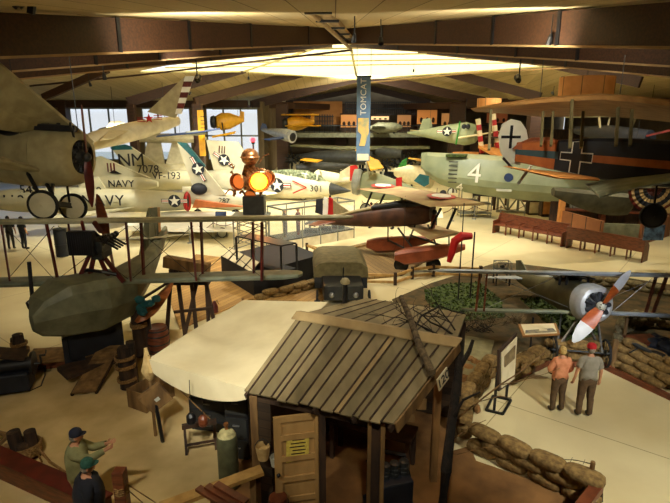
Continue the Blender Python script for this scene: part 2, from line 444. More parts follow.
# left slope, running down from the skylight edge
E1 = V((-13.0, 20, 8.55)); E2 = V((-40, 30, 8.5)); E3 = V((-40, 58.2, 8.35)); E4 = V((-12.5, 58.2, 8.2)); E0 = V((-40, -6, 6.9))
cl.add([A, L0, E1, LT, E2, E3, E4, LT2, L0 + (L0 - A) * .75, E0],
       [(0, 3, 2, 1), (3, 4, 2), (3, 5, 4), (3, 6, 5), (3, 7, 6), (1, 2, 8), (2, 4, 9, 8)])
S1 = V((14.5, 20, 8.7)); S2 = V((40, 30, 8.5)); S3 = V((40, 60, 8.5)); S4 = V((18.5, 58, 8.3)); S0 = V((40, -6, 6.9))
cl.add([A, R0, S1, RT, S2, S3, S4, RT2, R0 + (R0 - A) * .75, S0],
       [(0, 1, 2, 3), (3, 2, 4), (3, 4, 5), (3, 5, 6), (3, 6, 7), (1, 8, 2), (2, 8, 9, 4)])
# far gable
B1 = D(366, 87, 92)
cl.add([LT2, FX, V((-12.5, 58.2, 8.2)), B1, V((-12.5, 94, 8.2)), RT2, V((18.5, 58, 8.3)), V((20, 94, 8.3)), V((-40, 58.2, 8.35)), V((-40, 94, 8.2)), V((40, 60, 8.5)), V((40, 94, 8.2))],
       [(0, 1, 3, 4, 2), (1, 5, 6, 7, 3), (6, 10, 11, 7)])
struct(cl.build('ceiling', ceil_m))

# skylight: glowing panels with mullions between the roof slopes
SKY = glow('skylight_diffuser', (255, 249, 208), 1.25)
corners = [A + V((0, .3, -.35)), LT, LT2, FX, RT2, RT]
sk = MB(); sk.add(corners, [(0, 1, 2), (0, 2, 3), (0, 3, 4), (0, 4, 5)])
so = struct(sk.build('skylight', SKY))
fr = MB()
for a, b in ((0, 2), (0, 3), (0, 4), (1, 2), (2, 3), (3, 4), (4, 5)):
    fr.bar(corners[a] + V((0, 0, -.06)), corners[b] + V((0, 0, -.06)), .16, .1)
for t in (.3, .5, .7, .85):
    fr.bar(corners[0].lerp(corners[1], t) - V((0, 0, .06)), corners[0].lerp(corners[5], t) - V((0, 0, .06)), .1, .08)
fr.build('skylight_frame', mat('cream_metal', (216, 206, 150), None, .6), so)

def beam(p, q, wd, h, name='roof_beam'):
    p = V(p); q = V(q); mb = MB(); mb.bar(p, q, wd, h)
    mb2 = MB()
    o = mb.build(name, 'beam'); struct(o)
    # pale strip painting a highlight along the bottom edge
    return o
def strip(p, q, off, m='brass'):
    pass
def beam_px(a, Ya, b, Yb, h, wd=.25):
    p = D(a[0], a[1], Ya) + V((0, 0, h / 2)); q = D(b[0], b[1], Yb) + V((0, 0, h / 2))
    return beam(p, q, wd, h)
# near beams: pixel of the bottom edge at each end
def extend(a, b, k): return a + (b - a) * k
def nbeam(a, Ya, b, Yb, h, wd=.3, k=1.45):
    p = D(a[0], a[1], Ya); q = D(b[0], b[1], Yb); q = extend(p, q, k)
    o = beam(p + V((0, 0, h / 2)), q + V((0, 0, h / 2)), wd, h)
    mb = MB()
    for t in (.3, .55, .72, .85):
        c = p.lerp(q, t * .7)
        mb.box(c + V((0, 0, h / 2)), (wd + .06, .12, h + .04), math.atan2((q - p).y, (q - p).x) - math.pi / 2)
    mb.build('steel_bracket', 'black', o)
    MB().bar(p + V((0, 0, -.03)), q + V((0, 0, -.03)), wd + .04, .05).build('edge_highlight_strip', mat('pale_edge_highlight', (170, 140, 96), None, .6), o)  # pale strip paints the highlight on the beam's bottom edge
    return o
nbeam((349, 43), 31, (0, 56), 10, .72)
nbeam((345, 43), 31, (670, 46), 10, .72)
nbeam((330, 47), 34.5, (0, 71), 14, .62)
nbeam((352, 47), 34.5, (670, 65), 14, .62)
nbeam((305, 51), 36.5, (0, 80), 18, .5, k=1.25)
nbeam((420, 53), 36, (670, 76), 18, .5, k=1.25)
# far gable frames: curb of the skylight down to the eave
def fbeam(a, Ya, b, Yb, h, wd=.3):
    return beam_px(a, Ya, b, Yb, h, wd)
fbeam((302, 77), 53, (195, 107), 44, .75); fbeam((440, 75), 50, (540, 102), 44, .75)
fbeam((362, 81), 61, (253, 109), 60, .95); fbeam((368, 81), 61, (484, 106), 60, .95)
fbeam((366, 91), 88, (286, 106), 86, .95); fbeam((368, 91), 88, (430, 106), 86, .95)
fbeam((245, 73), 46, (128, 107), 44, .75); fbeam((553, 69), 40, (640, 88), 35, .7)
fbeam((108, 73), 38, (44, 101), 40, .5)
# eave beams
beam(V((-40, 57.8, 7.95)), V((-9.3, 57.8, 7.95)), .4, .75, 'eave_beam'); beam(V((-9.3, 60, 7.95)), V((1, 87, 8.0)), .35, .8, 'eave_beam')
beam(V((17, 60, 7.95)), V((8, 87, 8.0)), .35, .8, 'eave_beam'); beam(V((40, 57.5, 8.1)), V((14, 57.5, 8.1)), .4, .8, 'eave_beam')
beam(V((-20, 88, 8.1)), V((26, 88, 8.1)), .35, .9, 'eave_beam')
# hanging pipe rails at the skylight edge and the trolley rail along the ridge
def rail(pts, r, m, label, name='ceiling_pipe'):
    return struct(MB().path(pts, r, 8).build(name, m, smooth=True), label)
M['railpaint'] = mat('tan_painted_pipe', (176, 146, 96), (150, 120, 74), .5)
rail([D(352, 50, 30), D(140, 75, 38), D(30, 86, 40)], .06, 'beam', 'thin pipe along the left edge of the skylight')
rail([D(365, 83, 40), D(470, 73, 38), D(600, 66, 34), D(655, 68, 32)], .05, 'railpaint', 'thin pipe along the right edge of the skylight')
rail([D(351, 49, 29), D(300, 2, 12), D(282, -18, 8)], .075, 'railpaint', 'round tan pipe along the ridge')
tr = MB(); a0 = D(350, 38, 28); a1 = D(316, 1, 12); a2 = D(300, -18, 9)
tr.bar(a0, a1, .26, .2); tr.bar(a1, a2, .26, .2)
tro = struct(tr.build('ridge_duct', 'railpaint', bevel=.03))
ck = MB()
for t in (.15, .4, .62, .8, .95): ck.bar(a0.lerp(a1, t) + V((-.35, 0, -.16)), a0.lerp(a1, t) + V((.28, 0, -.16)), .1, .06)
ck.build('hanger', 'black', tro)
# sprinkler lamp at the top left
sp = thing('ceiling_projector', 'small black projector on a bracket near the ceiling at top left', 'projector', D(31, 14, 9.6))
MB().bar(D(31, 14, 9.6), D(33, -6, 9.6), .09, .1).build('bracket', 'black', sp)
MB().path([D(31, 1, 9.6), D(25, 2, 9.6), D(19, 7, 9.55)], .05, 8).build('arm', 'black', sp)
MB().lathe([(.035, 0), (.05, .05), (.05, .12)], D(19, 3, 9.5), (-.2, -.5, -.4), 10).build('lens', 'dgrey', sp)

# ------------------------------------------------------------------ columns
def column(px, pt, pb, Y, wd, n=[0]):
    top = D(px, pt, Y); n[0] += 1
    return struct(MB().box((top.x, Y, top.z / 2), (wd, wd, top.z)).build('column', 'beam', bevel=.02))
column(131, 104, 0, 44, .6); column(197, 104, 0, 42, .7); column(282, 104, 0, 60, 1.3); column(341, 104, 0, 85, 1.8)
column(413, 104, 0, 85, 1.8); column(458, 104, 0, 60, 1.5); column(62, 100, 0, 57.6, .8); column(536, 102, 0, 42, .9)

# ------------------------------------------------------------------ walls
wallm = mat('warm_grey_wall', (120, 104, 78), (100, 86, 62), .9, 0, .5)
def solidwall(name, c, size, m=wallm): return struct(MB().box(c, size).build(name, m))
solidwall('wall_left', (-40, 26, 4.5), (.3, 66, 9)); solidwall('wall_right', (40, 43, 4.5), (.3, 100, 9))
solidwall('wall_far', (15.9, 94, 6), (48.4, .3, 12))
solidwall('wall_back', (0, -6.2, 3.5), (80, .3, 7))
# window wall on the left: sill wall and glazed openings
WY = 58.3
x0 = -40; x1 = D(262, 115, WY).x
solidwall('wall_window', ((x0 + x1) / 2, WY, 1.0), (x1 - x0, .3, 2.0))
solidwall('wall_return', (x1, 76, 4.1), (.3, 36, 8.2))
wins = [(-10, 54), (70, 128), (142, 190), (206, 258)]
for i, (a, b) in enumerate(wins):
    xa = D(a, 115, WY).x; xb = D(b, 115, WY).x
    o = struct(MB().box(((xa + xb) / 2, WY, 4.8), (xb - xa, .04, 5.6)).build('window_%d' % (i + 1), 'glass'))
    mb = MB()
    for k in range(4): mb.box((xa + (xb - xa) * k / 3, WY, 4.8), (.16, .14, 5.6))
    for z in (2.0, 4.6, 7.5): mb.box(((xa + xb) / 2, WY, z), (xb - xa, .14, .16))
    mb.build('window_frame', 'mgrey', o)
    gp = xb; nx = D(wins[i + 1][0], 115, WY).x if i < 3 else x1
    solidwall('wall_pier', ((gp + nx) / 2, WY, 4.8), (nx - gp, .3, 5.6))
# ------------------------------------------------------------------ the hut
E0 = G(243, 391, 2.3); E1 = G(393, 425, 2.3); R0h = G(299, 314, 3.02); R1h = G(457, 341, 3.02)
FA = G(366, 298, 2.6); FB = G(467, 313, 2.55)
hut = thing('shed', 'weathered board hut with a battened roof and open door', 'hut', V(((E0.x + R1h.x) / 2, (E0.y + R1h.y) / 2 + .4, 0)))
M['roofboard'] = planks('roof_boards', (158, 138, 92), (120, 102, 64), (60, 46, 26), 9., 'X', seam=0.0)
M['roof1'] = mat('roof_board_grey', (150, 134, 98), (122, 108, 76), .8, 0, 3, (1, .3, 1), .2)
M['roof2'] = mat('roof_board_tan', (174, 150, 104), (150, 126, 84), .8, 0, 3, (1, .3, 1), .2)
M['roof3'] = mat('roof_board_dark', (132, 118, 84), (106, 94, 64), .8, 0, 3, (1, .3, 1), .2)
def roof_slope(a0, a1, b0, b1, n, name, seedv, battens=True):
    """boards running from the ridge (a) to the eave (b)"""
    rnd = random.Random(seedv)
    ts = [0.]
    while ts[-1] < 1: ts.append(ts[-1] + rnd.choice((.6, 1., 1.25)) / n)
    ts[-1] = 1.
    mb = MB(); up = (a1 - a0).cross(b0 - a0).normalized()
    if up.z < 0: up = -up
    for i in range(len(ts) - 1):
        mb.cur = rnd.choice((0, 0, 1, 2)); t, u = ts[i] + .004, ts[i + 1] - .004
        e = rnd.uniform(-.03, .03)
        pts = [a0.lerp(a1, t), a0.lerp(a1, u), b0.lerp(b1, u), b0.lerp(b1, t)]
        d = (pts[2] - pts[1]).normalized() * e; pts[2] += d; pts[3] += d
        mb.prism(pts, up * -.03)
    o = mb.build(name, ['roof1', 'roof2', 'roof3'], hut)
    if battens:
        bb = MB()
        for t in ts[1:-1]: bb.bar(a0.lerp(a1, t) + up * .008, b0.lerp(b1, t) + up * .008, .026, .022, up)
        bb.build('batten', 'darkwood', o)
    else:
        bb = MB()
        for t in ts[1:-1]: bb.bar(a0.lerp(a1, t) + up * .006, b0.lerp(b1, t) + up * .006, .022, .012, up)
        bb.build('batten', 'darkwood', o)
    return o
roof_slope(R0h, R1h, E0, E1, 15, 'roof_slope', 3)
roof_slope(R0h, R1h, FA, FB, 11, 'roof_slope', 5, False)
dr = (R1h - R0h).normalized(); dn = ((E0 - R0h).normalized())
capm = MB()
q0 = R0h - dr * .06; q1 = R1h + dr * .08
capm.prism([q0 + V((0, 0, .05)), q1 + V((0, 0, .05)), q1 + (E1 - R1h).normalized() * .2 + V((0, 0, .045)), q0 + dn * .2 + V((0, 0, .045))], (0, 0, -.025))
capm.prism([q0 + V((0, 0, .05)), q1 + V((0, 0, .05)), q1 + (FB - R1h).normalized() * .14 + V((0, 0, .04)), q0 + (FA - R0h).normalized() * .14 + V((0, 0, .04))], (0, 0, -.025))
capm.build('ridge_cap', 'roof2', hut)
# frame: posts, plates, rafters
def post(p, q, wd=.12, m='wood', name='post', parent=hut, d=None): return MB().bar(p, q, wd, d or wd, (0, 1, 0)).build(name, m, parent, bevel=.006)
def under(p, z=0.04): return V((p.x, p.y, z))
eL = E0.lerp(E1, .06) + V((0.02, .12, 0)); eD = G(322, 411, 2.2) + V((0, .1, 0)); eR = G(377, 425, 2.15) + V((0, .06, 0))
post(under(eL), eL - V((0, 0, .1)), .13, 'wood'); post(under(eD), V((eD.x, eD.y, 2.2)), .11, 'darkwood')
post(under(eR + V((-.11, 0, 0))), V((eR.x - .11, eR.y, 2.15)), .06, 'wood'); post(under(eR + V((.1, 0, 0))), V((eR.x + .1, eR.y, 2.12)), .07, 'wood'); MB().bar(under(eR + V((0, .03, 0))), V((eR.x, eR.y + .03, 2.13)), .18, .04, (0, 1, 0)).build('post_panel', 'darkwood', hut)
bR = G(440, 350, 2.75); bR = V((bR.x, bR.y, 2.7)); post(under(bR), bR, .13, 'wood')
bL = V((R0h.x + .2, R0h.y - .05, 2.9)); post(under(bL), bL, .13, 'darkwood')
fLp = V((FA.x, FA.y - .2, 2.5)); post(under(fLp), fLp, .12, 'darkwood'); fRp = V((FB.x - .15, FB.y - .25, 2.45)); post(under(fRp), fRp, .12, 'darkwood')
MB().bar(eL - V((0, -.03, .14)), eR - V((0, -.03, .02)) , .08, .14).build('wall_plate', 'darkwood', hut)
MB().bar(R0h - V((0, 0, .15)), R1h - V((0, 0, .15)), .08, .16).build('ridge_beam', 'darkwood', hut)
rb = MB()
for t in (.02, .25, .5, .75, .98):
    rb.bar(R0h.lerp(R1h, t) - V((0, 0, .1)), E0.lerp(E1, t) - V((0, 0, .1)), .05, .1)
    rb.bar(R0h.lerp(R1h, t) - V((0, 0, .1)), FA.lerp(FB, t) - V((0, 0, .1)), .05, .1)
rb.build('rafters', 'darkwood', hut)
# bargeboard and number plate on the gable
ga = R1h + V((.04, -.04, -.08)); gb = E1 + V((.05, 0, -.06))
MB().bar(ga, gb, .03, .2).build('bargeboard', 'wood', hut)
pc = G(440, 364, 2.66) + V((.06, -.08, 0)); gdir = (ga - gb); gdir.z *= .9; gdir.normalize()
nn = V((gdir.y, -gdir.x, 0)).normalized()
if nn.y > 0: nn = -nn
gv = (ga - gb); nn = V((gv.y, -gv.x, 0)).normalized(); gr = gv.normalized(); gu = nn.cross(gr) * -1; pc = ga.lerp(gb, .33) + V((0, 0, -.13)) + nn * .06
if gu.z < 0: gu = -gu
npl = MB(); npl.prism([pc + gr * x * .16 + gu * y * .13 for x, y in ((-1, -1), (1, -1), (1, 1), (-1, 1))], nn * -.02)
npo = npl.build('number_plate', 'paperwhite', hut, label='cream number plate reading 120')
text('120', .24, pc + nn * .004, gr, gu, 'num_black', npo, 'digits')
# gable hanging boards
for t in (.62, .8):
    p = ga.lerp(gb, t) - V((0, 0, .08)); MB().bar(p, p - V((0, 0, .35 * (1 - t) + .05)), .14, .03, (0, 1, 0)).build('gable_board', 'wood', hut)
# back and left walls of boards
wl = planks('hut_wall_boards', (70, 52, 34), (40, 30, 20), (14, 10, 6), .16, 'Z')
MB().bar(V((eL.x - .02, eL.y, 1.15)), V((bL.x, bL.y, 1.15)), .04, 2.2).build('wall_panel', wl, hut)
MB().bar(V((bL.x, bL.y, 1.25)), V((fLp.x, fLp.y, 1.25)), .04, 2.4).build('wall_panel', wl, hut)
MB().bar(V((fLp.x, fLp.y, 1.25)), V((fRp.x, fRp.y, 1.25)), .04, 2.4).build('wall_panel', wl, hut)
MB().bar(V((eL.x, eL.y, 1.1)), V((eL.x + .3, eL.y - .11, 1.1)), .04, 2.1).build('wall_panel', wl, hut)
# door, swung open, with a yellow notice
d0 = G(321, 411, 2.08); d1 = G(273, 418, 2.05); d0 = V((d0.x, d0.y, 0)); d1 = V((d1.x, d1.y, 0)); dd = (d1 - d0).normalized(); dnn = V((dd.y, -dd.x, 0))
if dnn.y > 0: dnn = -dnn
W_ = (d1 - d0).length
def dpt(a, z, o=0.): return d0 + dd * a * W_ + V((0, 0, z)) + dnn * o
M['doorpaint'] = mat('pale_yellow_door', (186, 148, 92), (160, 124, 72), .7, 0, 4, (1, 1, .3), .15)
db = MB(); db.prism([dpt(0, .06), dpt(1, .06), dpt(1, 2.06), dpt(0, 2.06)], dnn * -.025)
def drail(a0, z0, a1, z1): db.prism([dpt(a0, z0), dpt(a1, z0), dpt(a1, z1), dpt(a0, z1)], dnn * .035)
drail(0, .06, .15, 2.06); drail(.85, .06, 1, 2.06)
for z in (.06, .42, .82, 1.22, 1.62, 1.96): drail(.15, z, .85, z + .1)
door = db.build('door', 'doorpaint', hut)
MB().prism([dpt(.28, 1.24, .022), dpt(.76, 1.2, .022), dpt(.74, 1.68, .022), dpt(.26, 1.72, .022)], dnn * .008).build('notice', mat('yellow_notice', (226, 206, 96), (206, 180, 74), .8, 0, 20), door, label='yellow printed notice')
ln = MB()
for k in range(6):
    z = 1.28 + k * .065; ln.prism([dpt(.34 + .02 * (k % 2), z, .031), dpt(.68 - .03 * (k % 3), z, .031), dpt(.68 - .03 * (k % 3), z + .02, .031), dpt(.34 + .02 * (k % 2), z + .02, .031)], dnn * .003)
ln.build('printing', 'darkwood', door)
kb = MB(); kb.blob(dpt(.93, 1.0, .06), .035); kb.build('knob', 'black', door, smooth=True)
# stove pipe through the far slope
sp = thing('stove_pipe', 'black stove pipe with a pale cap standing on the hut roof', 'chimney', G(345, 302, 2.75))
b0 = G(345, 302, 2.75)
MB().lathe([(.06, -.1), (.06, .42)], b0, n=14).build('pipe', 'black', sp, smooth=True)
MB().lathe([(.06, 0), (.1, .02), (.11, .07), (.07, .13), (.01, .15)], b0 + V((0, 0, .42)), n=14).build('cap', mat('pale_pipe_cap', (196, 184, 140), None, .6), sp, smooth=True)

# things in and around the hut
def crate(name, label, c, size, rz, m='wood', open_top=True, cat='crate', group=None):
    root = thing(name, label, cat, c, (0, 0, rz), group)
    x, y, z = size; t = .025
    mb = MB()
    for sx in (-1, 1): mb.box((sx * (x / 2 - t / 2), 0, z / 2), (t, y, z))
    for sy in (-1, 1): mb.box((0, sy * (y / 2 - t / 2), z / 2), (x - 2 * t, t, z))
    mb.box((0, 0, t / 2), (x - 2 * t, y - 2 * t, t))
    mb.build('body', m, root, local=True, bevel=.004)
    for sx in (-1, 1):
        for sy in (-1, 1): MB().box((sx * (x / 2 + .008), sy * (y / 2 - .03), z / 2), (.016, .05, z)).build('cleat', m, root, local=True)
    if not open_top: MB().box((0, 0, z - .01), (x - .01, y - .01, .02)).build('lid', m, root, local=True)
    return root
stv = thing('engine_block', 'dark blue-black engine block on the floor inside the hut', 'engine', V((.95, 7.75, .04)), (0, 0, .3))
mb = MB(); mb.box((0, 0, .45), (.7, .5, .5)); mb.box((0, 0, .12), (.8, .56, .16)); mb.build('crankcase', 'navy', stv, local=True, bevel=.03)
for k in range(4): MB().lathe([(.09, 0), (.09, .06), (.075, .07), (.09, .08), (.09, .14), (.075, .15), (.09, .16), (.09, .24), (.05, .26)], (-.26 + .175 * k, 0, .7), n=12).build('cylinder', 'dgrey', stv, local=True)
MB().path([(-.35, .2, .9), (0, .27, 1.0), (.35, .2, .9), (.42, .1, .5)], .04).build('exhaust_pipe', 'rubber', stv, local=True)
wb = thing('workbench', 'dark timber workbench against the hut back wall', 'workbench', V((.75, 9.1, .04)), (0, 0, -.4))
MB().box((0, 0, .8), (1.7, .55, .06)).build('top', 'darkwood', wb, local=True)
for sx in (-.78, .78):
    for sy in (-.22, .22): MB().box((sx, sy, .39), (.08, .08, .78)).build('leg', 'darkwood', wb, local=True)
tb = crate('tool_chest', 'small dark tool chest on the workbench in the hut', V((.6, 9.15, .87)), (.5, .3, .25), -.4, 'navy', False, 'box')

# gas cylinder
gp = V((G(228, 478).x, G(228, 478).y, .04)); gp = D(229, 474, 8.35); gp.z = .04
gc = thing('gas_cylinder', 'fat grey-green gas cylinder with a dusty pale top beside the hut', 'gas cylinder', gp)
M['cyl'] = mat('grey_green_cylinder_paint', (96, 98, 70), (70, 72, 50), .6, 0, 5)
MB().lathe([(.17, 0), (.185, .03), (.19, .1), (.19, 1.0), (.17, 1.1)], gp, n=24).build('tank', 'cyl', gc, smooth=True)
MB().lathe([(.17, 1.1), (.13, 1.17), (.05, 1.2), (.03, 1.22)], gp, n=24).build('shoulder', mat('dusty_cream_paint', (206, 196, 140), (150, 142, 96), .8, 0, 9), gc, smooth=True)
MB().lathe([(.03, 1.2), (.03, 1.3), (.045, 1.3), (.045, 1.34)], gp, n=10).build('valve', 'brass', gc)
# water bag and buckets hanging at the hut corner
for (px, py, Y, nm, lb, m, s) in ((263, 452, 7.75, 'bucket', 'cream enamel bucket hung on the hut corner post', 'tanrag', .13), (275, 461, 7.6, 'enamel_pan', 'small pale enamel pan beside the hanging bucket', 'lgrey', .09)):
    c = D(px, py, Y); b = thing(nm, lb, 'bucket', c - V((0, 0, s)))
    MB().lathe([(s * .7, -s), (s * .9, s * .3), (s, s), (s * .93, s), (s * .8, .2 * s)], c, n=16, cap=True).build('pail', m, b, smooth=True)
    MB().path([c + V((-s, 0, s)), c + V((-s * .6, 0, s * 1.7)), c + V((0, 0, s * 2)), c + V((s * .6, 0, s * 1.7)), c + V((s, 0, s))], .008).build('handle', 'dgrey', b)
# red brown keg under the bucket
kg = G(266, 503, 0.45); kgp = V((kg.x, kg.y, .04)); kgp = V((-.95, 7.35, .04))
ke = thing('keg', 'red-brown wooden keg at the foot of the hut corner post', 'barrel', kgp)
MB().lathe([(.15, 0), (.18, .2), (.18, .4), (.15, .6)], kgp, n=16).build('staves', 'redwood', ke, smooth=True)
for z in (.12, .46): MB().lathe([(.178, z), (.182, z + .02), (.178, z + .04)], kgp, n=16).build('hoop', 'dgrey', ke)
# trestle by the cylinder
tq = G(201, 447); tr = thing('sawhorse', 'dark little sawhorse beside the gas cylinder', 'sawhorse', tq, (0, 0, .3))
MB().box((0, 0, .55), (.7, .09, .09)).build('beam', 'darkwood', tr, local=True)
for sx in (-.3, .3):
    for sy in (-1, 1): MB().bar((sx, 0, .53), (sx, sy * .22, 0), .05, .04).build('leg', 'darkwood', tr, local=True)
MB().bar((-.3, -.15, .2), (.3, -.15, .2), .03, .05).build('stretcher', 'darkwood', tr, local=True)
for px, py, lb in ((191, 418, 'black iron lamp hanging under the tent edge, nearest the crate'), (203, 420, 'rusty tin lamp hanging under the tent edge beside the black one')):
    c = G(px, py, .95); c = D(px, py, 8.9); lt = thing('hanging_lantern', lb, 'lantern', c - V((0, 0, .12)), group='lanterns under the tent edge')
    m = 'black' if px == 191 else 'redwood'
    MB().lathe([(.07, -.12), (.09, -.08), (.09, .05), (.05, .1), (.02, .12)], c, n=12).build('body', m, lt)
    MB().path([c + V((0, 0, .1)), c + V((.02, .02, .8))], .008).build('hanger', 'black', lt)

# ------------------------------------------------------------------ canvas awning
TA = G(243, 300, 2.15); TB = G(328, 302, 2.55); TC = G(246, 388, 2.2); TD = G(148, 359, 1.85)
tent = thing('canvas_awning', 'large cream canvas awning stretched from the hut to poles', 'awning', V(((TA.x + TC.x) / 2 - .5, (TA.y + TC.y) / 2, 0)))
n = 18; mb = MB(); g = []
for i in range(n + 1):
    for j in range(n + 1):
        s = i / n; t = j / n
        p = TD.lerp(TC, s).lerp(TA.lerp(TB, s), t)
        sag = -.16 * math.sin(math.pi * s) * math.sin(math.pi * t) + .03 * math.sin(9 * s + 5 * t) * math.sin(math.pi * t)
        sag += .10 * max(0, 1 - abs(t - .33) / .12) * (1 - s) * (s > .02)
        g.append(p + V((0, 0, sag)))
mb.add(g + [p - V((0, 0, .012)) for p in g], [(i * (n + 1) + j, i * (n + 1) + j + 1, (i + 1) * (n + 1) + j + 1, (i + 1) * (n + 1) + j) for i in range(n) for j in range(n)] +
       [((i + 1) * (n + 1) + j + (n + 1) ** 2, (i + 1) * (n + 1) + j + 1 + (n + 1) ** 2, i * (n + 1) + j + 1 + (n + 1) ** 2, i * (n + 1) + j + (n + 1) ** 2) for i in range(n) for j in range(n)])
mb.build('canvas_top', 'canvas', tent, smooth=True)
def drape(pts_top, pts_bot, name, m='canvas', th=.012):
    mb = MB(); a = [V(p) for p in pts_top]; b = [V(p) for p in pts_bot]; k = len(a)
    nrm = (a[-1] - a[0]).cross(V((0, 0, 1))).normalized() * th
    f = []
    vs = a + b + [p + nrm for p in a] + [p + nrm for p in b]
    for i in range(k - 1):
        f += [(i, i + 1, k + i + 1, k + i), (2 * k + i, 3 * k + i, 3 * k + i + 1, 2 * k + i + 1), (k + i, k + i + 1, 3 * k + i + 1, 3 * k + i), (i, 2 * k + i, 2 * k + i + 1, i + 1)]
    mb.add(vs, f); return mb.build(name, m, tent, smooth=True)
top = [TD.lerp(TC, i / 12) for i in range(13)]
bot = [p - V((0, 0, .22 + .28 * math.sin(math.pi * min(1, i / 12)) ** .8 + (.0 if i > 10 else .0))) for i, p in enumerate(top)]
drape(top, bot, 'valance')
# tied corner and guy poles
MB().tube(V((TD.x, TD.y, 0)), TD + V((0, 0, .1)), .035, n=8).build('pole', 'wood', tent)
MB().tube(V((TA.x, TA.y, 0)), TA + V((0, 0, .05)), .035, n=8).build('pole', 'wood', tent)
cq = MB()
rg = []
for k, (r, dz, dx) in enumerate(((.03, .25, -.03), (.05, .1, -.02), (.1, -.08, .0), (.16, -.25, .02), (.1, -.42, .02), (.03, -.5, 0))):
    rg.append([TD + V((math.cos(a * .698) * r * (1 + .25 * math.sin(a * 3)) + dx, math.sin(a * .698) * r, dz)) for a in range(9)])
cq.rings(rg); cq.build('tied_corner', 'tanrag', tent, smooth=True, label='gathered corner of tan cloth')
MB().path([TD, G(212, 421, .5), ], .012).build('guy_rope', 'rope', tent)

# crate, box on a post
crate('wooden_crate', 'open wooden crate on the sand below the awning corner', G(152, 402), (.6, .9, .5), -.5, 'wood')
bp = G(163, 443); bx = thing('letter_box', 'tilted brown plywood box on a black stake', 'box', bp)
bt = G(158, 410, .75)
MB().bar(bp, bp + V((-.12, .12, .85)), .06, .06).build('stake', 'black', bx)
c = bp + V((-.12, .14, 1.0)); rot = Euler((.1, -.55, .4)).to_matrix()
MB().box(c, (.5, .12, .5), rot=rot).build('panel', 'wood', bx)
MB().box(c + rot @ V((0, .12, 0)), (.36, .14, .4), rot=rot).build('case', 'darkwood', bx)
MB().box(c + rot @ V((.02, -.066, -.02)), (.1, .012, .08), rot=rot).build('label_plate', 'lgrey', bx)

# ------------------------------------------------------------------ pilings with rope
def piling(label, base, posts, bands, group=None, name='rope_bound_piling', tied=True, m='pile'):
    root = thing(name, label, 'piling', base, group=group)
    for dx, dy, r, h, lx, ly in posts:
        p = V(base) + V((dx, dy, 0)); q = p + V((lx, ly, h)); rs = MB(); rings = []
        for k in range(7):
            t = k / 6; rings.append([v for v in rs.ring(p.lerp(q, t), q - p, r * (1.06 - .1 * t) * (1 + .04 * math.sin(7 * k + dx * 9)), 12)])
        rs.rings(rings); rs.build('timber', m, root, smooth=True)
    for z, rr, k in bands:
        mb = MB()
        for i in range(k):
            pts = [V(base) + V((math.cos(a * .393) * rr, math.sin(a * .393) * rr, z + i * .045 + .01 * math.sin(a))) for a in range(17)]
            mb.path(pts, .026, 6)
        mb.build('rope_lashing', 'rope', root)
    return root
pb = G(128, 388); piling('tall tarred piling of lashed timbers beside the plank ramp', pb, [(0, 0, .17, 1.15, .03, 0), (-.1, .12, .13, 1.05, 0, 0), (.12, .1, .12, 1.25, .02, 0)], [(.25, .22, 2), (.62, .24, 2), (.85, .23, 2)])
pb = G(142, 356); piling('dark piling behind the tall lashed one under the boat hull', pb, [(0, 0, .17, 1.75, -.05, 0), (.18, .12, .13, 1.35, 0, 0)], [(.95, .22, 3)], m='darkwood')
pb = G(22, 362); piling('short lashed piling at the left near the dark machine', pb, [(0, 0, .15, .85, 0, 0), (-.15, .1, .13, .7, 0, 0)], [(.3, .22, 3), (.55, .2, 2)])
pb = G(27, 458); piling('pair of short timbers roped together by the red rail', pb, [(-.14, 0, .13, .62, -.05, 0), (.13, .05, .12, .6, -.02, 0), (.02, -.13, .12, .4, 0, 0)], [(.15, .29, 5)])
# keg behind
bk = G(159, 352); kr = thing('wooden_keg', 'red-brown wooden keg behind the awning corner', 'barrel', bk)
MB().lathe([(.27, 0), (.33, .25), (.34, .45), (.32, .65), (.27, .82), (.24, .8)], bk, n=20).build('staves', 'redwood', kr, smooth=True)
for z, r in ((.12, .31), (.32, .342), (.56, .337), (.72, .305)): MB().lathe([(r, z), (r + .008, z + .02), (r, z + .04)], bk, n=20).build('hoop', 'dgrey', kr)

# plank ramp
r0 = G(84, 396); r1 = G(110, 349, .5); wv = V((.56, .1, 0))
rp = thing('plank_ramp', 'narrow wooden ramp of cross boards leading up to the boat', 'ramp', r0)
L_ = (r1 - r0); mb = MB(); nb = 15
for k in range(nb):
    a = r0 + L_ * (k + .06) / nb + V((0, 0, .08)); b = r0 + L_ * (k + .94) / nb + V((0, 0, .08))
    mb.prism([a - wv / 2, a + wv / 2, b + wv / 2, b - wv / 2], (0, 0, .025))
mb.build('tread', 'wood', rp)
for s in (-.5, .5): MB().bar(r0 + wv * s + V((0, 0, .05)), r1 + wv * s + V((0, 0, .05)), .05, .09).build('side_rail', 'darkwood', rp)
# red timber walkway under the boat
wk = thing('timber_walkway', 'red-brown timber staging under the boat hull', 'walkway', G(70, 372))
mb = MB(); mb.prism([G(24, 366, .22), G(94, 358, .22), G(100, 346, .22), G(34, 350, .22)], (0, 0, .05)); mb.build('deck', 'wood', wk)
mb = MB(); mb.bar(G(24, 367, .14), G(94, 359, .14), .08, .26); mb.build('fascia', 'redwood', wk)
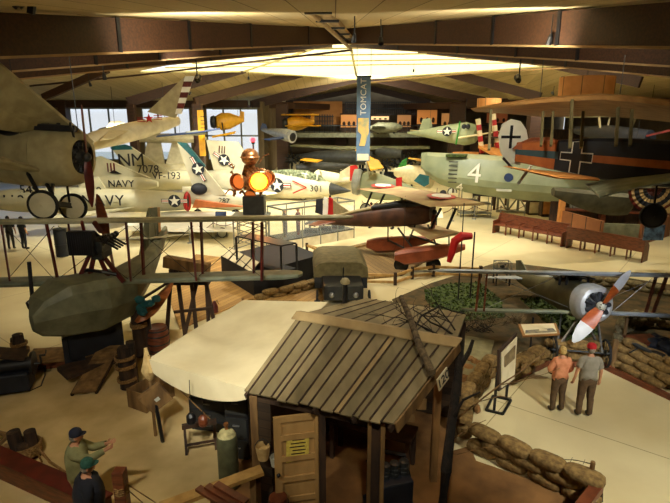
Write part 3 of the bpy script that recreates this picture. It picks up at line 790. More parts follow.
# dark machine at left edge
mc = thing('dockside_winch', 'black iron dockside winch at the left edge below the boat', 'winch', G(12, 392), (0, 0, .3))
mb = MB(); mb.box((0, 0, .35), (1.0, .6, .5)); mb.build('housing', 'navy', mc, local=True, bevel=.05)
MB().lathe([(.3, -.5), (.3, -.44), (.18, -.42), (.18, .42), (.3, .44), (.3, .5)], (0.1, 0, .72), (1, 0, 0), 18).build('drum', 'black', mc, local=True, smooth=True)
MB().path([(.6, 0, .7), (.75, 0, .7), (.78, -.1, .95), (.9, -.1, .95)], .03).build('crank', 'dgrey', mc, local=True)
MB().box((0, .1, 1.02), (.9, .5, .05), rot=Euler((.1, .25, 0)).to_matrix()).build('cover_board', 'darkwood', mc, local=True)
hs = MB().path([G(46, 350, .3), G(45, 375, .03), G(41, 386, .02), G(30, 391, .02), G(16, 389, .02), G(3, 388, .02)], .02)
tag(hs.build('hose', 'black', smooth=True), 'thin black hose curling on the sand from the winch', 'hose')

# long red timber rail at bottom left, rope and railing
a = G(-30, 430, .35); b = G(75, 503, .35); rt = thing('timber_kerb', 'long red-brown timber lying across the bottom left corner', 'timber', G(20, 480))
a2 = G(-20, 455, .2); b2 = G(74, 497, .2); dv = (b2 - a2).normalized()
MB().bar(a2 - dv, b2 + dv * .8, .3, .42).build('beam', 'redwood', rt, bevel=.02)
MB().bar(a2 - dv + V((0, 0, .22)), b2 + dv * .8 + V((0, 0, .22)), .36, .04).build('capping', 'redstrut', rt)
rl = thing('rope_rail', 'sagging hemp rope running from the roped timbers toward the men', 'rope', G(50, 462, .0))
MB().path([G(30, 452, .4), G(38, 448, .36), G(50, 462, .1), G(62, 470, .12), G(74, 480, .25)], .03).build('rope', 'rope', rl)
MB().path([G(36, 450, .35), G(42, 462, .03), G(38, 468, .02)], .02).build('loose_end', 'rope', rl)
fc = thing('log_fence', 'short brown log fence at the left edge', 'fence', G(8, 452))
MB().tube(G(-20, 428, .3), G(12, 436, .3), .05).build('rail', 'wood', fc); MB().tube(G(-14, 456), G(8, 436, .35), .05).build('brace', 'wood', fc); MB().tube(G(6, 446), G(6, 446, .4), .05).build('upright', 'wood', fc)
# red post by the visitors
pp = D(119, 470, 6.6); pp0 = V((pp.x, pp.y, 0)); rp2 = thing('mooring_post', 'square red-brown mooring post tied with cord beside the two men', 'post', pp0)
hh = pp.z
MB().bar(pp0, V((pp.x, pp.y, hh)), .17, .17, (0, 1, 0)).build('post', 'redwood', rp2, bevel=.01)
mb = MB()
for k in range(4): mb.path([V((pp.x + .105 * math.cos(t * .785), pp.y + .105 * math.sin(t * .785), hh - .28 - k * .035 + .015 * (t % 2))) for t in range(9)], .012)
mb.build('cord', 'rope', rp2)
for k, (bx_, by_) in enumerate(((156, 503), (143, 503))):
    MB().path([V((pp.x + .1, pp.y, hh - .25 - .1 * k)), G(bx_, by_, .3)], .008).build('line', 'rope', rp2)
# pale bench planks at the bottom
bn = thing('plank_bench', 'pale timber plank bench along the bottom edge beside the cylinder', 'bench', G(215, 503))
a = D(150, 512, 7.2); b = D(268, 468, 7.9); a = D(160, 508, 7.0); b = D(262, 470, 7.7)
MB().bar(a, b, .22, .07).build('seat_plank', 'lightwood', bn)
for t in (.08, .5, .9):
    q = a.lerp(b, t); MB().bar(q - V((0, 0, .03)), V((q.x, q.y, 0)), .1, .07, (0, 1, 0)).build('leg', 'wood', bn)
for k in range(3):
    a3 = D(198 + 9 * k, 488 - 2 * k, 7.15); b3 = a3 + V((.55, -.35, -.05)); tag(MB().bar(a3, b3, .12, .05).build('loose_board', 'redwood'), 'short red-brown board lying across the plank bench', 'board', 'loose boards on the plank bench')

# ------------------------------------------------------------------ dead trees
def branch(mb, p, d, L, r, depth, rnd):
    pts = [V(p)]; d = V(d).normalized()
    for k in range(4):
        d = (d + V((rnd.uniform(-.3, .3), rnd.uniform(-.3, .3), rnd.uniform(-.22, .25)))).normalized(); pts.append(pts[-1] + d * L / 4)
    mb.path(pts, r, 5, r * .45)
    if depth:
        for k in (1, 2, 3, 4):
            if rnd.random() < .85:
                dd = (d + V((rnd.uniform(-1, 1), rnd.uniform(-1, 1), rnd.uniform(-.6, .8)))).normalized(); branch(mb, pts[k], dd, L * .55, r * .5, depth - 1, rnd)
fl = thing('fallen_log', 'bare grey-brown log leaning across the hut roof', 'log', G(416, 335, 2.9))
l0 = G(401, 297, 3.5); l1 = G(432, 373, 2.96)
mb = MB(); mb.path([l0, l0.lerp(l1, .3) + V((.02, 0, -.03)), l0.lerp(l1, .65) + V((-.03, 0, .02)), l1], .05, 10, .065); mb.build('trunk', 'bark', fl, smooth=True)
mb = MB(); rnd = random.Random(4)
for (s, e, r) in (((452, 334, 2.95), (432, 312, 3.1), .022), ((446, 338, 2.95), (418, 322, 3.05), .018), ((440, 336, 3.0), (405, 318, 3.15), .02), ((455, 330, 3.0), (446, 308, 3.2), .018)):
    a = G(*s); b = G(*e); branch(mb, a, (b - a), (b - a).length * 1.25, r, 2, rnd)
mb.path([G(414, 330, 3.1), G(421, 316, 3.2), G(440, 306, 3.25), G(452, 311, 3.2), G(466, 314, 3.1)], .022, 6, .012)
tag(mb.build('bare_branch', 'darkbark', smooth=True), 'tangle of thin dark twigs spread over the hut ridge', 'branch')
dt = thing('dead_tree', 'dead black-barked tree trunk standing at the right corner of the hut', 'tree', G(441, 520))
tb = G(441, 520); tp = D(461, 338, 8.6)
mb = MB(); mb.path([V((tb.x, tb.y, 0)), D(446, 470, 7.3), D(452, 420, 7.6), D(458, 375, 8.1), tp], .1, 10, .06); mb.build('trunk', 'darkbark', dt, smooth=True)
mb = MB(); mb.path([D(459, 368, 8.2), D(469, 352, 8.3), D(473, 340, 8.4)], .05, 8, .03); mb.build('limb', 'darkbark', dt, smooth=True); mb = MB(); mb.path([D(452, 420, 7.6), D(463, 400, 7.5), D(480, 392, 7.6)], .03, 8, .015); mb.build('limb', 'darkbark', dt, smooth=True)
pb_ = thing('dry_bough', 'pale dry bough reaching out over the visitors\' floor', 'branch', G(470, 420))
def bough(pts, r): return [D(*p) for p in pts], r
for pts, r in (([(455, 420, 7.9), (478, 402, 8.2), (500, 385, 8.5), (520, 372, 8.8), (545, 352, 9.2)], .032), ([(500, 385, 8.5), (520, 381, 8.7), (545, 374, 9.0), (560, 368, 9.3)], .016), ([(478, 402, 8.2), (500, 396, 8.4), (512, 398, 8.5)], .014), ([(452, 440, 7.6), (470, 427, 7.8), (486, 420, 7.9)], .014), ([(452, 456, 7.5), (480, 448, 7.7), (500, 446, 7.9)], .014), ([(520, 372, 8.8), (528, 360, 9), (536, 348, 9.2)], .014)):
    MB().path([D(*p) for p in pts], r * .62, 6, r * .3).build('bough', 'wood', pb_, smooth=True)
# rags of foliage/bark heap at the tree foot
rk = MB(); rnd = random.Random(9)
for k in range(26):
    c = G(462 + rnd.uniform(-10, 18), 395 + rnd.uniform(-35, 25), 0); rk.blob(c + V((0, 0, .1)), (rnd.uniform(.08, .2), rnd.uniform(.08, .2), rnd.uniform(.06, .16)), 7, 5, jit=.15)
tag(rk.build('rubble', 'earth'), 'heap of brown clods and leaves at the foot of the sandbags', 'rubble', kind='stuff')
# concrete slab
MBs = MB(); MBs.prism([G(462, 338, .02), G(494, 343, .02), G(486, 378, .02), G(470, 402, .02), G(458, 400, .02)], (0, 0, .1))
tag(MBs.build('stone_slab', mat('grey_green_slab', (132, 124, 88), (110, 102, 70), .9, 0, 4)), 'flat grey-green slab between the tree and the leaning sign', 'slab')

# dark cabinets added to deepen the shade under the awning
for (x, y, sx, sy, sz, lb, m) in ((243, 452, .5, .5, 1.5, 'tall black cabinet added to darken the gap between the gas cylinder and the hut', 'black'), (214, 425, .9, .5, .8, 'low dark cupboard added to darken the space under the awning', 'navy')):
    p = G(x, y); root = thing('darkening_cabinet', lb, 'cabinet', p, (0, 0, -.2))
    MB().box((0, 0, sz / 2), (sx, sy, sz)).build('carcass', m, root, local=True, bevel=.02)
    for k in range(3):
        dr_ = MB().box((0, -sy / 2 - .01, sz * (k + .5) / 3), (sx * .88, .03, sz * .28)).build('drawer', 'dgrey', root, local=True); MB().box((0, -sy / 2 - .04, sz * (k + .6) / 3), (.14, .03, .02)).build('handle', 'steel', dr_, local=True)
hb_l = thing('hut_fill_lantern', 'small made-up lantern added to light the hut floor', 'lantern', V((1.0, 7.9, 2.0)))
MB().lathe([(.05, 0), (.07, .03), (.05, .05), (.05, .16), (.06, .17), (.02, .22)], V((1.0, 7.9, 2.0)), n=12).build('body', 'brass', hb_l); MB().path([V((1.0, 7.9, 2.2)), V((1.0, 7.9, 2.6))], .01).build('hanger', 'black', hb_l)
ld = bpy.data.lights.new('hut_fill_light', 'POINT'); ld.energy = 7; ld.color = (1, .5, .2); ld.shadow_soft_size = .05; lo = bpy.data.objects.new('hut_fill_light', ld); COL.objects.link(lo); lo.parent = hb_l; lo.location = (0.0, 0, -.08)  # added lamp that throws orange light inside the hut
# ------------------------------------------------------------------ sandbags
def make_bag(name='sandbag', m='sack'):
    mb = MB(); n = 14
    mb.blob((0, 0, .09), (.29, .16, .095), n, 10, p=.62)
    o = mb.build(name, m, smooth=True); 
    return o
bag_proto = {}
def bag(p, rz, label, group, m='sack', s=1., tilt=0.):
    k = m
    if k not in bag_proto:
        random.seed(3)
        mb = MB(); mb.blob((0, 0, .09), (.29, .16, .095), 14, 10, p=.62); o = mb.build('sandbag', m, smooth=True)
        bag_proto[k] = o.data; first = o; first.location = p
    else:
        first = bpy.data.objects.new('sandbag', bag_proto[k]); COL.objects.link(first); first.location = p
    first.rotation_euler = (tilt, random.uniform(-.05, .05), rz); first.scale = (s * random.uniform(.94, 1.04), s * random.uniform(.92, 1.08), s * random.uniform(.92, 1.05))
    return tag(first, label, 'sandbag', group)
def bagwall(pts, rows, label, group, z0=.0, m='sack', step=.5, s=1., back=0.):
    pts = [V(p) for p in pts]
    for r in range(rows):
        off = (r % 2) * .5 * step * s; d_acc = off + .25 * s * step
        for a, b in zip(pts, pts[1:]):
            d = b - a; L = d.length; d.normalize(); t = d_acc
            while t < L:
                q = a + d * t; nrm = V((-d.y, d.x, 0)) * back * r
                bag(V((q.x, q.y, z0 + r * .155 * s)) + nrm, math.atan2(d.y, d.x) + random.uniform(-.08, .08), label, group, m, s)
                t += step * s * 1.02
            d_acc = t - L
    return
def kerb(pts, label, z=.16, wd=.07):
    for a, b in zip(pts, pts[1:]):
        a = V((a.x, a.y, z / 2)); b = V((b.x, b.y, z / 2)); tag(MB().bar(a, b, wd, z).build('kerb_board', 'redwood', bevel=.005), label, 'board', 'kerb boards round the visitors floor')
fw = [G(473, 452), G(520, 477), G(584, 510)]
bagwall([G(476, 450), G(526, 474), G(588, 502)], 3, 'brown sandbag in the low wall at the bottom right', 'sandbags of the low front wall', .0, 'sack', .53, 1.2)
bagwall([G(464, 436), G(465, 412), G(478, 392), G(492, 374)], 4, 'brown sandbag in the stack beside the dead tree', 'sandbags stacked by the dead tree', 0, 'sack', .55, 1.05)
bk_pts = [G(512, 384), G(547, 362)]; bk2 = [G(550, 362), G(600, 366)]; bk3 = [G(603, 366), G(672, 400)]
kerb([G(500, 388), G(547, 366), G(602, 368), G(680, 405)], 'red-brown kerb board below the sandbags of the visitors\' floor')
bagwall([G(508, 377, .15), G(546, 357, .15)], 3, 'tan sandbag in the wall left of the woman in orange', 'sandbags left of the visitors', .05, 'sack', .52, 1.1)
bagwall([G(549, 356, .1), G(603, 359, .1)], 3, 'tan sandbag in the wall behind the two visitors', 'sandbags behind the visitors', .05, 'sack', .52, 1.15)
bagwall([G(608, 360, .1), G(672, 392, .1)], 4, 'tan sandbag in the wall at the right edge', 'sandbags along the right edge', .05, 'sack', .52, 1.15, .12)
bagwall([G(616, 352), G(620, 336), G(640, 326)], 4, 'grey sandbag round the gun pit', 'sandbags of the gun pit', .05, 'sackgrey', .6, .95)
bagwall([G(640, 326), G(672, 330)], 3, 'grey sandbag at the back of the gun pit', 'sandbags at the back of the gun pit', .05, 'sackgrey', .6, .95)
bagwall([G(524, 279), G(560, 281), G(620, 288), G(668, 296)], 2, 'dark sandbag in the low row behind the fighter', 'sandbags behind the fighter', .0, 'sackgrey', .62, 1.15)
bagwall([G(258, 300), G(285, 296), G(314, 288)], 2, 'tan sandbag in the row by the canvas-topped truck', 'sandbags by the truck', .0, 'sack', .6, 1.1)
# posts and wire
def fpost(px, pt, pb, r, lb, m='wood'):
    p = G(px, pb); Y = p.y; t = D(px, pt, Y); o = thing('fence_post', lb, 'post', p, group=None)
    MB().tube(p, V((p.x, p.y, t.z)), r, r * .92, 10).build('stake', m, o, smooth=True); MB().lathe([(r * 1.02, 0), (r * .8, .05), (.01, .06)], V((p.x, p.y, t.z - .04)), n=10).build('top', m, o); return V((p.x, p.y, t.z))
w1 = fpost(588, 462, 497, .045, 'short round fence post at the end of the front sandbag wall')
w2 = fpost(481, 428, 447, .04, 'short dark fence post by the dead tree', 'darkwood')
w3 = fpost(622, 318, 352, .05, 'round post behind the man in the red cap')
w4 = fpost(612, 340, 368, .075, 'thick squared post at the bend of the sandbag wall', 'wood')
wr = MB(); rnd = random.Random(2)
for k in range(3):
    pts = []
    for i in range(22):
        t = i / 21; p = w2.lerp(w1, t) + V((0, 0, -.06 - .16 * k - .22 * math.sin(math.pi * t) + rnd.uniform(-.015, .015))); pts.append(p + V((.0, .12 * math.sin(t * 9 + k), 0)))
    wr.path(pts, .008, 4)
    for i in range(2, 21, 2): wr.bar(pts[i] - V((.03, .03, .03)), pts[i] + V((.03, .03, .03)), .006, .006)
tag(wr.build('barbed_wire', 'darkbark'), 'rusty barbed wire strung above the front sandbag wall', 'wire')
tm = thing('corner_timber', 'red-brown squared timber ending the front sandbag wall', 'timber', G(592, 512))
MB().bar(G(598, 486, .4), G(572, 520, .4), .2, .16).build('beam', 'redwood', tm, bevel=.01); MB().bar(G(598, 500, 0), G(598, 490, .35), .12, .12, (0, 1, 0)).build('upright', 'darkwood', tm)

# ------------------------------------------------------------------ signs
def leaning_sign():
    root = thing('display_sign', 'tall framed poster board on a black stand at the left of the visitors\' floor', 'sign', G(498, 408))
    a = D(497, 350, 10.6); b = D(515, 332, 11.5); c = D(512, 380, 11.4); d = D(497, 391, 10.5)
    mb = MB(); mb.prism([a, b, c, d], (.04, -.02, 0)); mb.build('board', 'darkwood', root)
    ctr = (a + b + c + d) / 4
    f = [ctr + (p - ctr) * .86 + V((.05, -.03, 0)) for p in (a, b, c, d)]; mb = MB(); mb.prism(f, (.02, -.012, 0)); pn = mb.build('poster', 'paperwhite', root)
    g = [ctr + (p - ctr) * .6 + V((.075, -.045, 0)) for p in (a, b, c, d)]
    mb = MB(); mb.prism([g[0], g[1], g[1].lerp(g[2], .45), g[0].lerp(g[3], .45)], (.012, -.006, 0)); mb.build('picture', mat('faded_photograph', (150, 130, 92), (84, 70, 48), .7, 0, 4), pn)
    st = MB()
    for p, q in (((486, 410), (503, 414)), ((503, 414), (511, 400)), ((511, 400), (493, 396)), ((493, 396), (486, 410))): st.bar(G(*p, .03), G(*q, .03), .05, .05)
    for p in ((494, 411), (506, 399)): q = G(*p); st.bar(q, V((q.x, q.y, 1.0)), .05, .05, (0, 1, 0))
    st.build('stand', 'black', root)
leaning_sign()
sg = thing('information_panel', 'low framed picture panel tilted behind the sandbags by the woman', 'sign', G(538, 356))
a = D(519, 324, 12.9); b = D(556, 323, 12.9); c = D(559, 333, 12.5); d = D(524, 335, 12.5)
a, b, c, d = D(518, 324, 13.1), D(556, 323, 13.1), D(560, 334, 12.6), D(523, 336, 12.6)
MB().prism([a, b, c, d], (0, .02, -.05)).build('frame', mat('tan_frame', (170, 122, 68), (140, 98, 50), .6), sg)
ct = (a + b + c + d) / 4; nv = (b - a).cross(d - a).normalized(); nv = nv if nv.z > 0 else -nv
pp_ = [ct + (p - ct) * .86 + nv * .006 for p in (a, b, c, d)]; pn = MB().prism(pp_, nv * .008).build('poster', 'paperwhite', sg)
pp2 = [pp_[3].lerp(pp_[0], .08), pp_[2].lerp(pp_[1], .08), pp_[2].lerp(pp_[1], .5).lerp(pp_[3].lerp(pp_[0], .4), .08), pp_[3].lerp(pp_[0], .42).lerp(pp_[2], .06)]
MB().prism([p + nv * .01 for p in pp2], nv * .004).build('picture', mat('picture_of_hangar', (90, 92, 96), (150, 140, 110), .6, 0, 9), pn)
for q in ((530, 350), (548, 350)): p = G(*q); MB().tube(p, V((p.x, p.y, 1.05)), .03).build('leg', 'black', sg)
# machine gun pit: crate and gun
crate('ammunition_box', 'reddish wooden ammunition box in the gun pit', G(640, 354, .05), (.85, .6, .5), .1, 'redwood', False, 'box')
gn = thing('machine_gun', 'water-cooled machine gun on its low mount above the wooden box', 'machine gun', G(640, 350, .58))
g0 = G(640, 347, .78)
MB().lathe([(.055, -.4), (.055, .15), (.03, .16), (.03, .2)], g0, (-.5, .8, .1), 12).build('barrel_jacket', 'dgrey', gn, smooth=True)
MB().box(g0 + V((.25, -.4, -.03)), (.1, .3, .14), .5).build('receiver', 'black', gn)
for s in (-.2, .2): MB().tube(g0, g0 + V((s, .1, -.22)), .02).build('mount_leg', 'dgrey', gn)
nw = thing('cloth_bundle', 'dark tarpaulin heap beside the gun pit at the right edge', 'tarpaulin', G(664, 372))
mb = MB(); rnd = random.Random(5)
for k in range(12): mb.blob(G(658 + rnd.uniform(-6, 14), 362 + rnd.uniform(-14, 8)) + V((0, 0, rnd.uniform(.2, .5))), (rnd.uniform(.15, .32), rnd.uniform(.15, .3), rnd.uniform(.12, .3)), 9, 6, jit=.12)
mb.build('tarpaulin', 'navy', nw, smooth=True)

# ------------------------------------------------------------------ benches
def make_bench(a, b, arms, label, facing):
    a = V((a.x, a.y, 0)); b = V((b.x, b.y, 0)); d = (b - a); L = d.length; rz = math.atan2(d.y, d.x)
    root = thing('pew_bench', label, 'bench', a, (0, 0, rz), None)
    root.scale = (1, 1.3, 1.22)
    s = facing  # +1: back away from the viewer (+y), -1: back toward the viewer
    y0 = .02; dep = .5
    bk = dep if s > 0 else 0.
    MB().box((L / 2, dep / 2, .43), (L, dep - .06, .05)).build('seat', 'redwood', root, local=True, bevel=.01)
    MB().box((L / 2, bk, .66), (L, .04, .5), rot=Euler((-.12 * s, 0, 0)).to_matrix()).build('backrest', 'redwood', root, local=True, bevel=.008)
    MB().box((L / 2, bk + .03 * s, .93), (L, .09, .05)).build('top_rail', 'redwood', root, local=True)
    for x in (.03, L - .03):
        MB().prism([(x - .03, 0, 0), (x - .03, dep, 0), (x - .03, dep if s > 0 else dep, .62 if s < 0 else .95), (x - .03, .1 if s < 0 else .38, .95 if s < 0 else .66), (x - .03, 0, .62 if s > 0 else .95)], (.06, 0, 0)).build('end_panel', 'redwood', root, local=True)
    for k in range(arms):
        x = L * (k + 1) / (arms + 1)
        if s > 0:
            MB().box((x, dep / 2 - .05, .66), (.06, dep - .06, .04)).build('armrest', 'redwood', root, local=True)
            MB().box((x, .05, .54), (.05, .05, .22)).build('arm_post', 'redwood', root, local=True)
        for yy in (.06, dep - .06): MB().box((x, yy, .2), (.06, .06, .4)).build('leg', 'redwood', root, local=True)
    return root
make_bench(G(492, 233), G(561, 247), 4, 'long red-brown pew bench with armrests, nearer the flying boat', 1)
make_bench(G(565, 248), G(642, 263), 4, 'long red-brown pew bench seen from behind, nearer the right edge', -1)
# cage on a stool
st = thing('stool', 'small black stool under the wire cage', 'stool', G(501, 285))
c0 = G(501, 285)
MB().box(c0 + V((0, 0, .62)), (.62, .5, .05)).build('seat', 'black', st)
for sx in (-.27, .27):
    for sy in (-.2, .2): MB().box(c0 + V((sx, sy, .3)), (.05, .05, .6)).build('leg', 'black', st)
cg = thing('wire_cage', 'small wire pigeon cage on the black stool', 'cage', c0 + V((0, 0, .65)))
mb = MB()
for sx in (-1, 1):
    for sy in (-1, 1): mb.box(c0 + V((sx * .3, sy * .22, .83)), (.03, .03, .36))
for z in (.66, 1.0):
    for sy in (-1, 1): mb.box(c0 + V((0, sy * .22, z)), (.62, .03, .03))
    for sx in (-1, 1): mb.box(c0 + V((sx * .3, 0, z)), (.03, .46, .03))
mb.build('frame', 'steel', cg)
mb = MB()
for k in range(1, 10): mb.box(c0 + V((-.3 + .06 * k, -.22, .83)), (.006, .006, .34)); mb.box(c0 + V((-.3 + .06 * k, .22, .83)), (.006, .006, .34)); mb.box(c0 + V((-.3 + .06 * k, 0, 1.0)), (.006, .44, .006))
mb.build('wires', 'steel', cg)
pg = MB(); pg.blob(c0 + V((0, 0, .8)), (.1, .06, .07)); pg.blob(c0 + V((.1, 0, .88)), .035)
tag(pg.build('pigeon', 'dgrey', smooth=True), 'small dark pigeon inside the wire cage', 'bird')
# red windsock and mast
ms = thing('signal_mast', 'thin dark mast carrying a red signal windsock', 'mast', G(458, 300))
p = G(458, 300); t = D(459, 203, p.y); MB().tube(p, V((p.x, p.y, t.z)), .03, .018).build('pole', 'dgrey', ms)
ws = MB(); ww = [D(472, 236, p.y), D(462, 236, p.y), D(455, 241, p.y), D(452, 252, p.y), D(449, 262, p.y)]
rs = [ws.ring(q, (ww[min(i + 1, 4)] - ww[max(i - 1, 0)]), r, 10) for i, (q, r) in enumerate(zip(ww, (.12, .17, .16, .14, .09)))]; ws.rings(rs); ws.build('windsock', 'red', ms, smooth=True)
ms2 = thing('flag_pole', 'second thin black pole just right of the windsock', 'pole', G(470, 300)); p = G(470, 300); MB().tube(p, V((p.x, p.y, D(471, 232, p.y).z)), .03).build('pole', 'black', ms2)
# log fence of the central diorama
def rails(pts, label, hs=(.25, .5), r=.05, m='lightwood', name='rail_fence', step=2.4, wd=None):
    root = thing(name, label, 'fence', pts[0])
    for a, b in zip(pts, pts[1:]):
        for h in hs: MB().bar(a + V((0, 0, h)), b + V((0, 0, h)), r * 1.6, r * 2).build('rail', m, root)
    for p in pts: MB().box(p + V((0, 0, hs[-1] / 2 + .06)), (.13, .13, hs[-1] + .12)).build('post', 'darkwood', root)
    return root
rails([G(360, 284), G(395, 285), G(412, 279), G(433, 276), G(480, 278)], 'low pale rail fence in front of the floatplane', (.12, .42))
rails([G(330, 262), G(307, 255), G(335, 268)], 'short rail fence corner by the canvas-topped truck', (.2, .5))
rails([G(346, 252), G(376, 246), G(392, 243)], 'low timber rail with stub posts behind the floatplane tail', (.15,), .04)
# low shrub and dark logs behind tree
for (x, y, s, lb) in ((470, 330, .5, 'dark low brush beside the leaning sign'), (494, 322, .6, 'dry brown brush in front of the fighter wing'), (448, 316, .4, 'dull green brush behind the hut ridge')):
    mb = MB(); rnd = random.Random(x)
    c = G(x, y)
    for k in range(90):
        d = V((rnd.uniform(-1, 1), rnd.uniform(-.7, .7), rnd.uniform(.1, .7))).normalized(); q = c + V((rnd.uniform(-s, s) * 1.5, rnd.uniform(-s, s) * .6, .02)); mb.path([q, q + d * s * .35, q + d * s * .6 + V((0, 0, rnd.uniform(-.05, .1)))], .012, 4, .005)
    tag(mb.build('dry_brush', 'darkbark' if x != 494 else 'bark'), lb, 'shrub', kind='stuff')
# ================================================================== aircraft
def wheel(parent, c, ax, r, wdt=.1, disc='cream', name='wheel', local=False):
    ax = V(ax).normalized(); c = V(c)
    mb = MB(); mb.lathe([(r * .82, -wdt * .4), (r * .94, -wdt * .5), (r, -wdt * .25), (r, wdt * .25), (r * .94, wdt * .5), (r * .82, wdt * .4)], c, ax, 24, cap=False)
    t = mb.build(name, 'rubber', parent, local=local, smooth=True)
    mb = MB(); mb.lathe([(r * .84, -wdt * .32), (.06, -wdt * .75), (.02, -wdt * .8), (.02, wdt * .8), (.06, wdt * .75), (r * .84, wdt * .32)], c, ax, 24); mb.build('wheel_disc', disc, t, local=local, smooth=True)
    return t
def spoked(parent, c, ax, r, name='wheel', m='dgrey', local=False):
    ax = V(ax).normalized(); mb = MB(); rg = mb.ring(c, ax, r, 25)[:25]; mb.path(rg + rg[:1], .035, 6)
    t = mb.build(name, 'rubber', parent, local=local, smooth=True); sp = MB()
    for k in range(12): sp.tube(V(c), rg[k * 2], .008, n=4)
    sp.tube(V(c) - ax * .1, V(c) + ax * .1, .04); sp.build('spokes', m, t, local=local)
    return t
def prop(parent, c, ax, tipdir, r, m, wdt=.13, name='propeller', local=False, hub='dgrey'):
    """two-bladed twisted airscrew at rest"""
    c = V(c); ax = V(ax).normalized(); tp = V(tipdir); tp = (tp - ax * tp.dot(ax)).normalized(); sd = ax.cross(tp)
    for s in (-1, 1):
        rs = []
        for k in range(9):
            t = k / 8; w_ = wdt * (.45 + 1.1 * math.sin(math.pi * min(1, t * .85 + .1))) * (1 if k < 8 else .45); a = math.radians(40 - 26 * t); dv = (sd * math.cos(a) * s + ax * math.sin(a)).normalized(); nv = dv.cross(tp)
            q = c + tp * s * r * (t * .98 + .02); th = .035 * (1 - .7 * t) + .004
            rs.append([q + dv * w_ * x + nv * th * y for x, y in ((-1, 0), (-.4, .8), (.4, .8), (1, 0), (.4, -.8), (-.4, -.8))])
        mb = MB(); mb.rings(rs)
        if isinstance(m, (list, tuple)):
            mb.mi = [0 if (i // 6) < 4 else 1 for i in range(len(mb.f))]
        mb.build('blade', m, parent, local=local, smooth=True)
    MB().lathe([(.13, -.06), (.13, .03), (.08, .09), (.02, .12)], c, ax, 16).build('hub', hub, parent, local=local)
def cables(parent, pts, up=3.):
    for p in pts:
        p = V(p); MB().tube(p, p + V((0, 0, up)), .012, n=4).build('suspension_cable', 'dgrey', parent)
def wires(parent, prs, r=.012, m='dgrey', name='bracing_wire'):
    for a, b in prs: MB().tube(a, b, r, n=4).build(name, m, parent)

# ---------------- hanging biplane, upper left
hb = thing('hanging_biplane', 'cream biplane with two disc wheels hanging at the upper left', 'aircraft', D(40, 160, 14.6))
nose = D(83, 157, 14.4); tail = D(-90, 152, 15.6); ax = (nose - tail).normalized(); up = V((-.03, .1, 1)); up = (up - ax * up.dot(ax)).normalized(); sd = up.cross(ax)
def ringat(dist, w_, h, dz, n=24, p=.85):
    c = nose - ax * dist + up * dz; sg = lambda x: math.copysign(abs(x) ** p, x)
    return [c + sd * w_ * sg(math.cos(2 * math.pi * i / n)) + up * h * sg(math.sin(2 * math.pi * i / n)) for i in range(n)]
mb = MB(); mb.rings([ringat(1.05, .78, .82, 0), ringat(1.6, .78, .84, -.02), ringat(2.6, .7, .78, 0), ringat(4.2, .5, .6, .05), ringat(7, .2, .3, .2)])
mb.build('fuselage', 'creamdark', hb, smooth=True)
mb = MB(); mb.rings([ringat(.0, .44, .46, 0), ringat(.03, .58, .6, 0), ringat(.15, .7, .72, 0), ringat(.4, .78, .8, 0), ringat(1.06, .81, .85, 0), ringat(1.1, .78, .82, 0)], cap=False)
mb.build('cowling', 'creamdark', hb, smooth=True)
mb = MB(); mb.lathe([(.5, -.25), (.5, -.2), (.2, -.05), (.12, .02)], nose, ax, 18); e = mb.build('engine', 'dgrey', hb)
cy = MB()
for k in range(9):
    a = k * 6.283 / 9; d = sd * math.cos(a) + up * math.sin(a); cy.lathe([(.09, .12), (.09, .2), (.07, .21), (.09, .23), (.09, .3), (.07, .31), (.08, .4)], nose - ax * .12, d, 8)
cy.build('cylinders', 'black', e)
prop(hb, nose + ax * .12, ax, D(91, 208, 14.4) - D(84, 121, 14.4), 1.38, 'redstrut', .085)
# wings: upper wing rising toward the camera, with a lower wing edge
u0 = D(79, 129, 14.6); u1 = D(-6, 57, 11.5); u1b = D(-14, 128, 11.9); u0b = D(34, 136, 15.0)
mb = MB(); mb.wing([(u0 + (u0 - u1) * .25, u0b + (u0b - u1b) * .1, .12), (u0, u0b + V((0, 0, .05)), .16), (u1, u1b, .18), (u1 + (u1 - u0) * .7, u1b + (u1b - u0b) * .5, .12)])
mb.build('upper_wing', 'creamdark', hb, smooth=True)
mb = MB(); l0 = D(48, 172, 14.1); l1 = D(-30, 150, 11.6); mb.wing([(l0, l0 - ax * 1.5, .14), (l1, l1 - ax * 1.5, .14)]); mb.build('lower_wing', 'creamdark', hb, smooth=True)
for a, b in (((10, 108), (22, 133)), ((43, 108), (50, 125)), ((70, 124), (74, 136))): MB().bar(D(*a, 13.6), D(*b, 14.2), .05, .09).build('cabane_strut', 'black', hb)
MB().bar(D(22, 126, 14.0), D(76, 129, 14.0), .16, .16).build('gun_fairing', 'black', hb, bevel=.02)
MB().bar(D(28, 122, 14.1), D(60, 124, 14.1), .04, .05).build('gun_barrel', 'dgrey', hb)
mb = MB(); mb.blob(D(8, 128, 14.1), (.35, .25, .2)); mb.build('windscreen', 'navy', hb, smooth=True)
wa = D(43, 205, 13.6); wb_ = D(73, 207, 14.9); axd = (wb_ - wa).normalized()
wheel(hb, wa, (-.1, 1, 0), .4, .12, 'cream'); wheel(hb, wb_, (-.1, 1, 0), .4, .12, 'cream')
MB().tube(wa, wb_, .035).build('axle', 'black', hb)
for a, Ya, b, Yb in (((26, 170), 14, (38, 192), 13.7), ((40, 172), 14.3, (53, 195), 13.9), ((54, 172), 14.3, (52, 195), 13.9), ((64, 165), 14.5, (70, 205), 14.9), ((58, 203), 14.2, (72, 205), 14.9)):
    MB().bar(D(*a, Ya), D(*b, Yb), .06, .1).build('gear_strut', 'black', hb)
cables(hb, [D(20, 130, 13.6), D(78, 129, 14.6)], 1.9)

